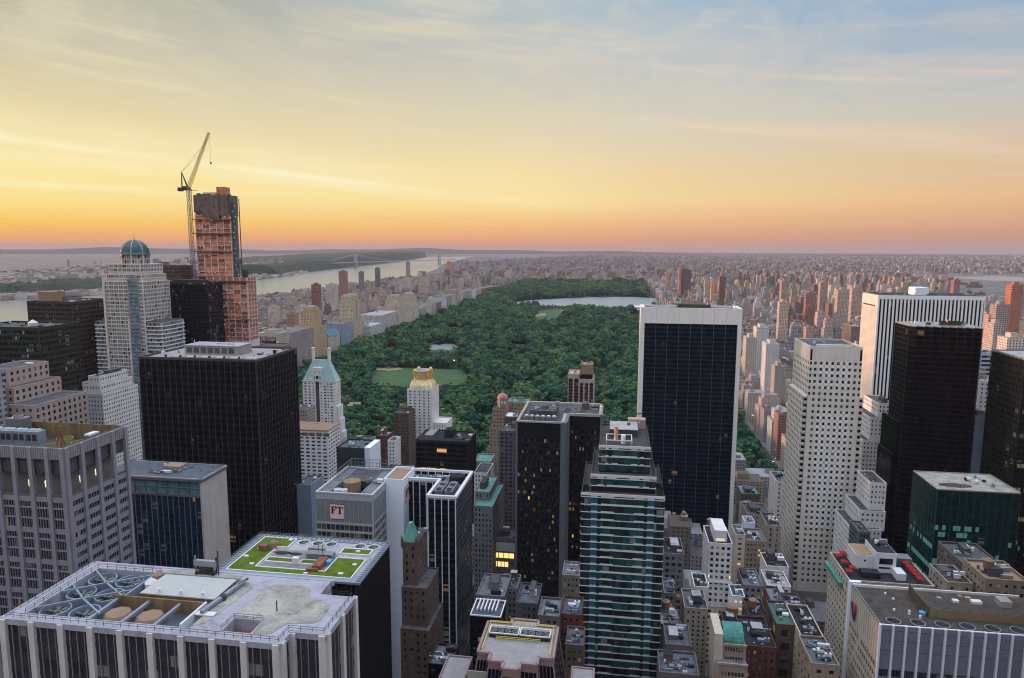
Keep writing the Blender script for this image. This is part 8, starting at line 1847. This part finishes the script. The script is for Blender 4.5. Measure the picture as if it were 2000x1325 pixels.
for _ in range(2600):
    i = q.randrange(len(RIDGE)-60); r_ = RIDGE[i]; t_ = q.random()
    if q.random() < .72: p = r_[3].lerp(r_[4], t_); h = q.uniform(8, 15) if q.random() < .985 else q.uniform(25, 50)
    else: p = r_[0].lerp(r_[1], .15+.75*t_); h = q.uniform(8, 24)
    s = q.uniform(14, 38)
    if 92 < i < 108 and p.z > 40 and q.random() < .12: h = q.uniform(30, 70)
    nj.box(p.x, p.x+s, p.y, p.y+s*.8, p.z-8, p.z+h, q.choice([(.5, .45, .42), (.4, .34, .33), (.32, .22, .2), (.6, .57, .55)]), 0 if h < 25 else .9, q.choice(ROOFS))
tag(nj.build('far_bank_town', None, 'stuff'), 'small hazy houses on the far river bank', 'town')
for px, py, yb, w, l in ((136, 536, 562, 18, 'reddish slab tower on the far river bank'), (152, 527, 548, 9, 'pale slender tower on the far river bank'), (538, 502, 520, 8, 'far bank high-rise, left of the ridge')):
    Y = at(px, yb, Z=20).y; x0, x1 = X(px-w/2, py, Y), X(px+w/2, py, Y); z = Zp(px, py, Y); t = thing('apartment_tower', l, 'apartment tower', ((x0+x1)/2, Y, 0)); c = CB(); c.box(x0, x1, Y, Y+30, 0, z, (.40, .30, .29), .9, (.3, .3, .3), top=False); c.build('wall', t); c = CB(); c.face((x0, Y, z-.5), (x1, Y, z-.5), (x1, Y+30, z-.5), (x0, Y+30, z-.5), (.3, .3, .3, 0)); c.build('roof', t)
# suspension bridge
def bridge():
    M('bridge_steel', (.34, .33, .35), .6, .1, .02)
    A, B = at(695, 523, Z=0), at(858, 516.5, Z=0); d = (B-A); L = d.length; d.normalize(); za = Zp(695, 497, A.y); zb = Zp(858, 493, B.y); zt = max(za, zb); nrm = Vector((-d.y, d.x, 0))
    t = thing('suspension_bridge', 'hazy grey suspension bridge with two steel towers across the far river', 'bridge', ((A+B)/2)[:2]+(0,))
    deck = 64
    MB().bar(A-d*700+Vector((0, 0, deck)), B+d*500+Vector((0, 0, deck)), 34, 9).build('deck', 'bridge_steel', t)
    for P_, z in ((A, za), (B, zb)):
        mb = MB()
        for s in (-15, 15): mb.bar(P_+nrm*s, P_+nrm*s+Vector((0, 0, z)), 16, 16)
        for zz in (z-8, z*.66, deck+12): mb.bar(P_-nrm*15+Vector((0, 0, zz)), P_+nrm*15+Vector((0, 0, zz)), 10, 12)
        mb.build('tower', 'bridge_steel', t)
    for s in (-15, 15):
        mb = MB(); pts_ = [A+d*(L*k/24)+nrm*s+Vector((0, 0, deck+8+((za+(zb-za)*k/24)-deck-8)*(2*k/24-1)**2)) for k in range(25)]
        for p, q2 in zip(pts_, pts_[1:]): mb.bar(p, q2, 3)
        mb.bar(A+nrm*s+Vector((0, 0, za)), A-d*650+nrm*s+Vector((0, 0, deck)), 3); mb.bar(B+nrm*s+Vector((0, 0, zb)), B+d*450+nrm*s+Vector((0, 0, deck)), 3); mb.build('cable', 'bridge_steel', t)
bridge()
# museum in the park, right of centre
x0, x1, y0, y1 = museum_box; t = thing('museum', 'white roofed museum at the park edge left of the black slab', 'museum', ((x0+x1)/2, (y0+y1)/2, 0))
c = CB()
for a in ((x0+8, x1-30, y0+20, y0+110, 0, 24), (x0+30, x1-8, y0+110, y0+230, 0, 28), (x0+10, x1-50, y0+230, y1-20, 0, 22)): c.box(*a, (.6, .6, .62), .9, (.55, .57, .6))
c.build('wing', t); c = CB(); c.box(x0+14, x0+50, y0+30, y0+90, 24, 27, (.4, .5, .55), 0, (.4, .55, .6)); c.build('skylight', t)
# the rest of midtown around and behind the viewpoint: the towers that close off the sky over the street canyons
mt = CB(); q = random.Random(12)
for bx_ in range(-9, 10):
    for by in range(-9, 8):
        x, y = bx_*92+q.uniform(-8, 8), by*81+q.uniform(-6, 6)
        p1_ = pix((x, y, 60)); ang = math.degrees(math.atan2(x, y))
        if -47 < ang < 34 and y > -10: continue
        if abs(x) < 70 and -90 < y < 30: continue
        h = q.choice([45, 70, 95, 120, 150, 185, 210])*q.uniform(.8, 1.15)
        if x < -280 and 40 < y < 640: h = q.uniform(150, 215)
        if x*x+y*y < 140**2: h = min(h, 120)
        mt.box(x-32, x+32, y-26, y+26, 0, h*.7, PAL[q.choice(['grey', 'brown', 'mauve', 'cream'])], .9, ROOFS[1]); mt.box(x-22, x+22, y-18, y+18, h*.7, h, PAL[q.choice(['grey', 'brown', 'mauve'])], .9, ROOFS[0])
tag(mt.build('surrounding_rooftops', None, 'stuff'), 'office blocks closing in around the viewpoint', 'rooftops')
vp = CB(); vp.box(-34, 34, -70, -9, 0, 246, (.45, .42, .38), .9, (.3, .3, .3)); tag(vp.build('viewpoint_tower', None, 'stuff'), 'limestone tower that carries the viewing deck', 'tower')
print('BL', len(BL), 'sel', len(SEL))

# ------------------------------------------------------------------ haze
hz = MB().box(-43000, 43000, -3500, 43500, -1.0, 400)
hm = bpy.data.materials.new('haze'); hm.use_nodes = True; hn = hm.node_tree; hn.nodes.clear()
pv = hn.nodes.new('ShaderNodeVolumePrincipled'); pv.inputs['Color'].default_value = (.48, .48, .57, 1); pv.inputs['Density'].default_value = 2.5e-5; pv.inputs['Anisotropy'].default_value = 0.0
ho = hn.nodes.new('ShaderNodeOutputMaterial'); hn.links.new(pv.outputs[0], ho.inputs['Volume'])
hobj = hz.build('haze', hm); hobj['kind'] = 'stuff'; hobj['label'] = 'pale evening haze over the city and river'; hobj['category'] = 'haze'
print('objects', len(bpy.data.objects), 'tris', sum(len(m.polygons) for m in bpy.data.meshes))
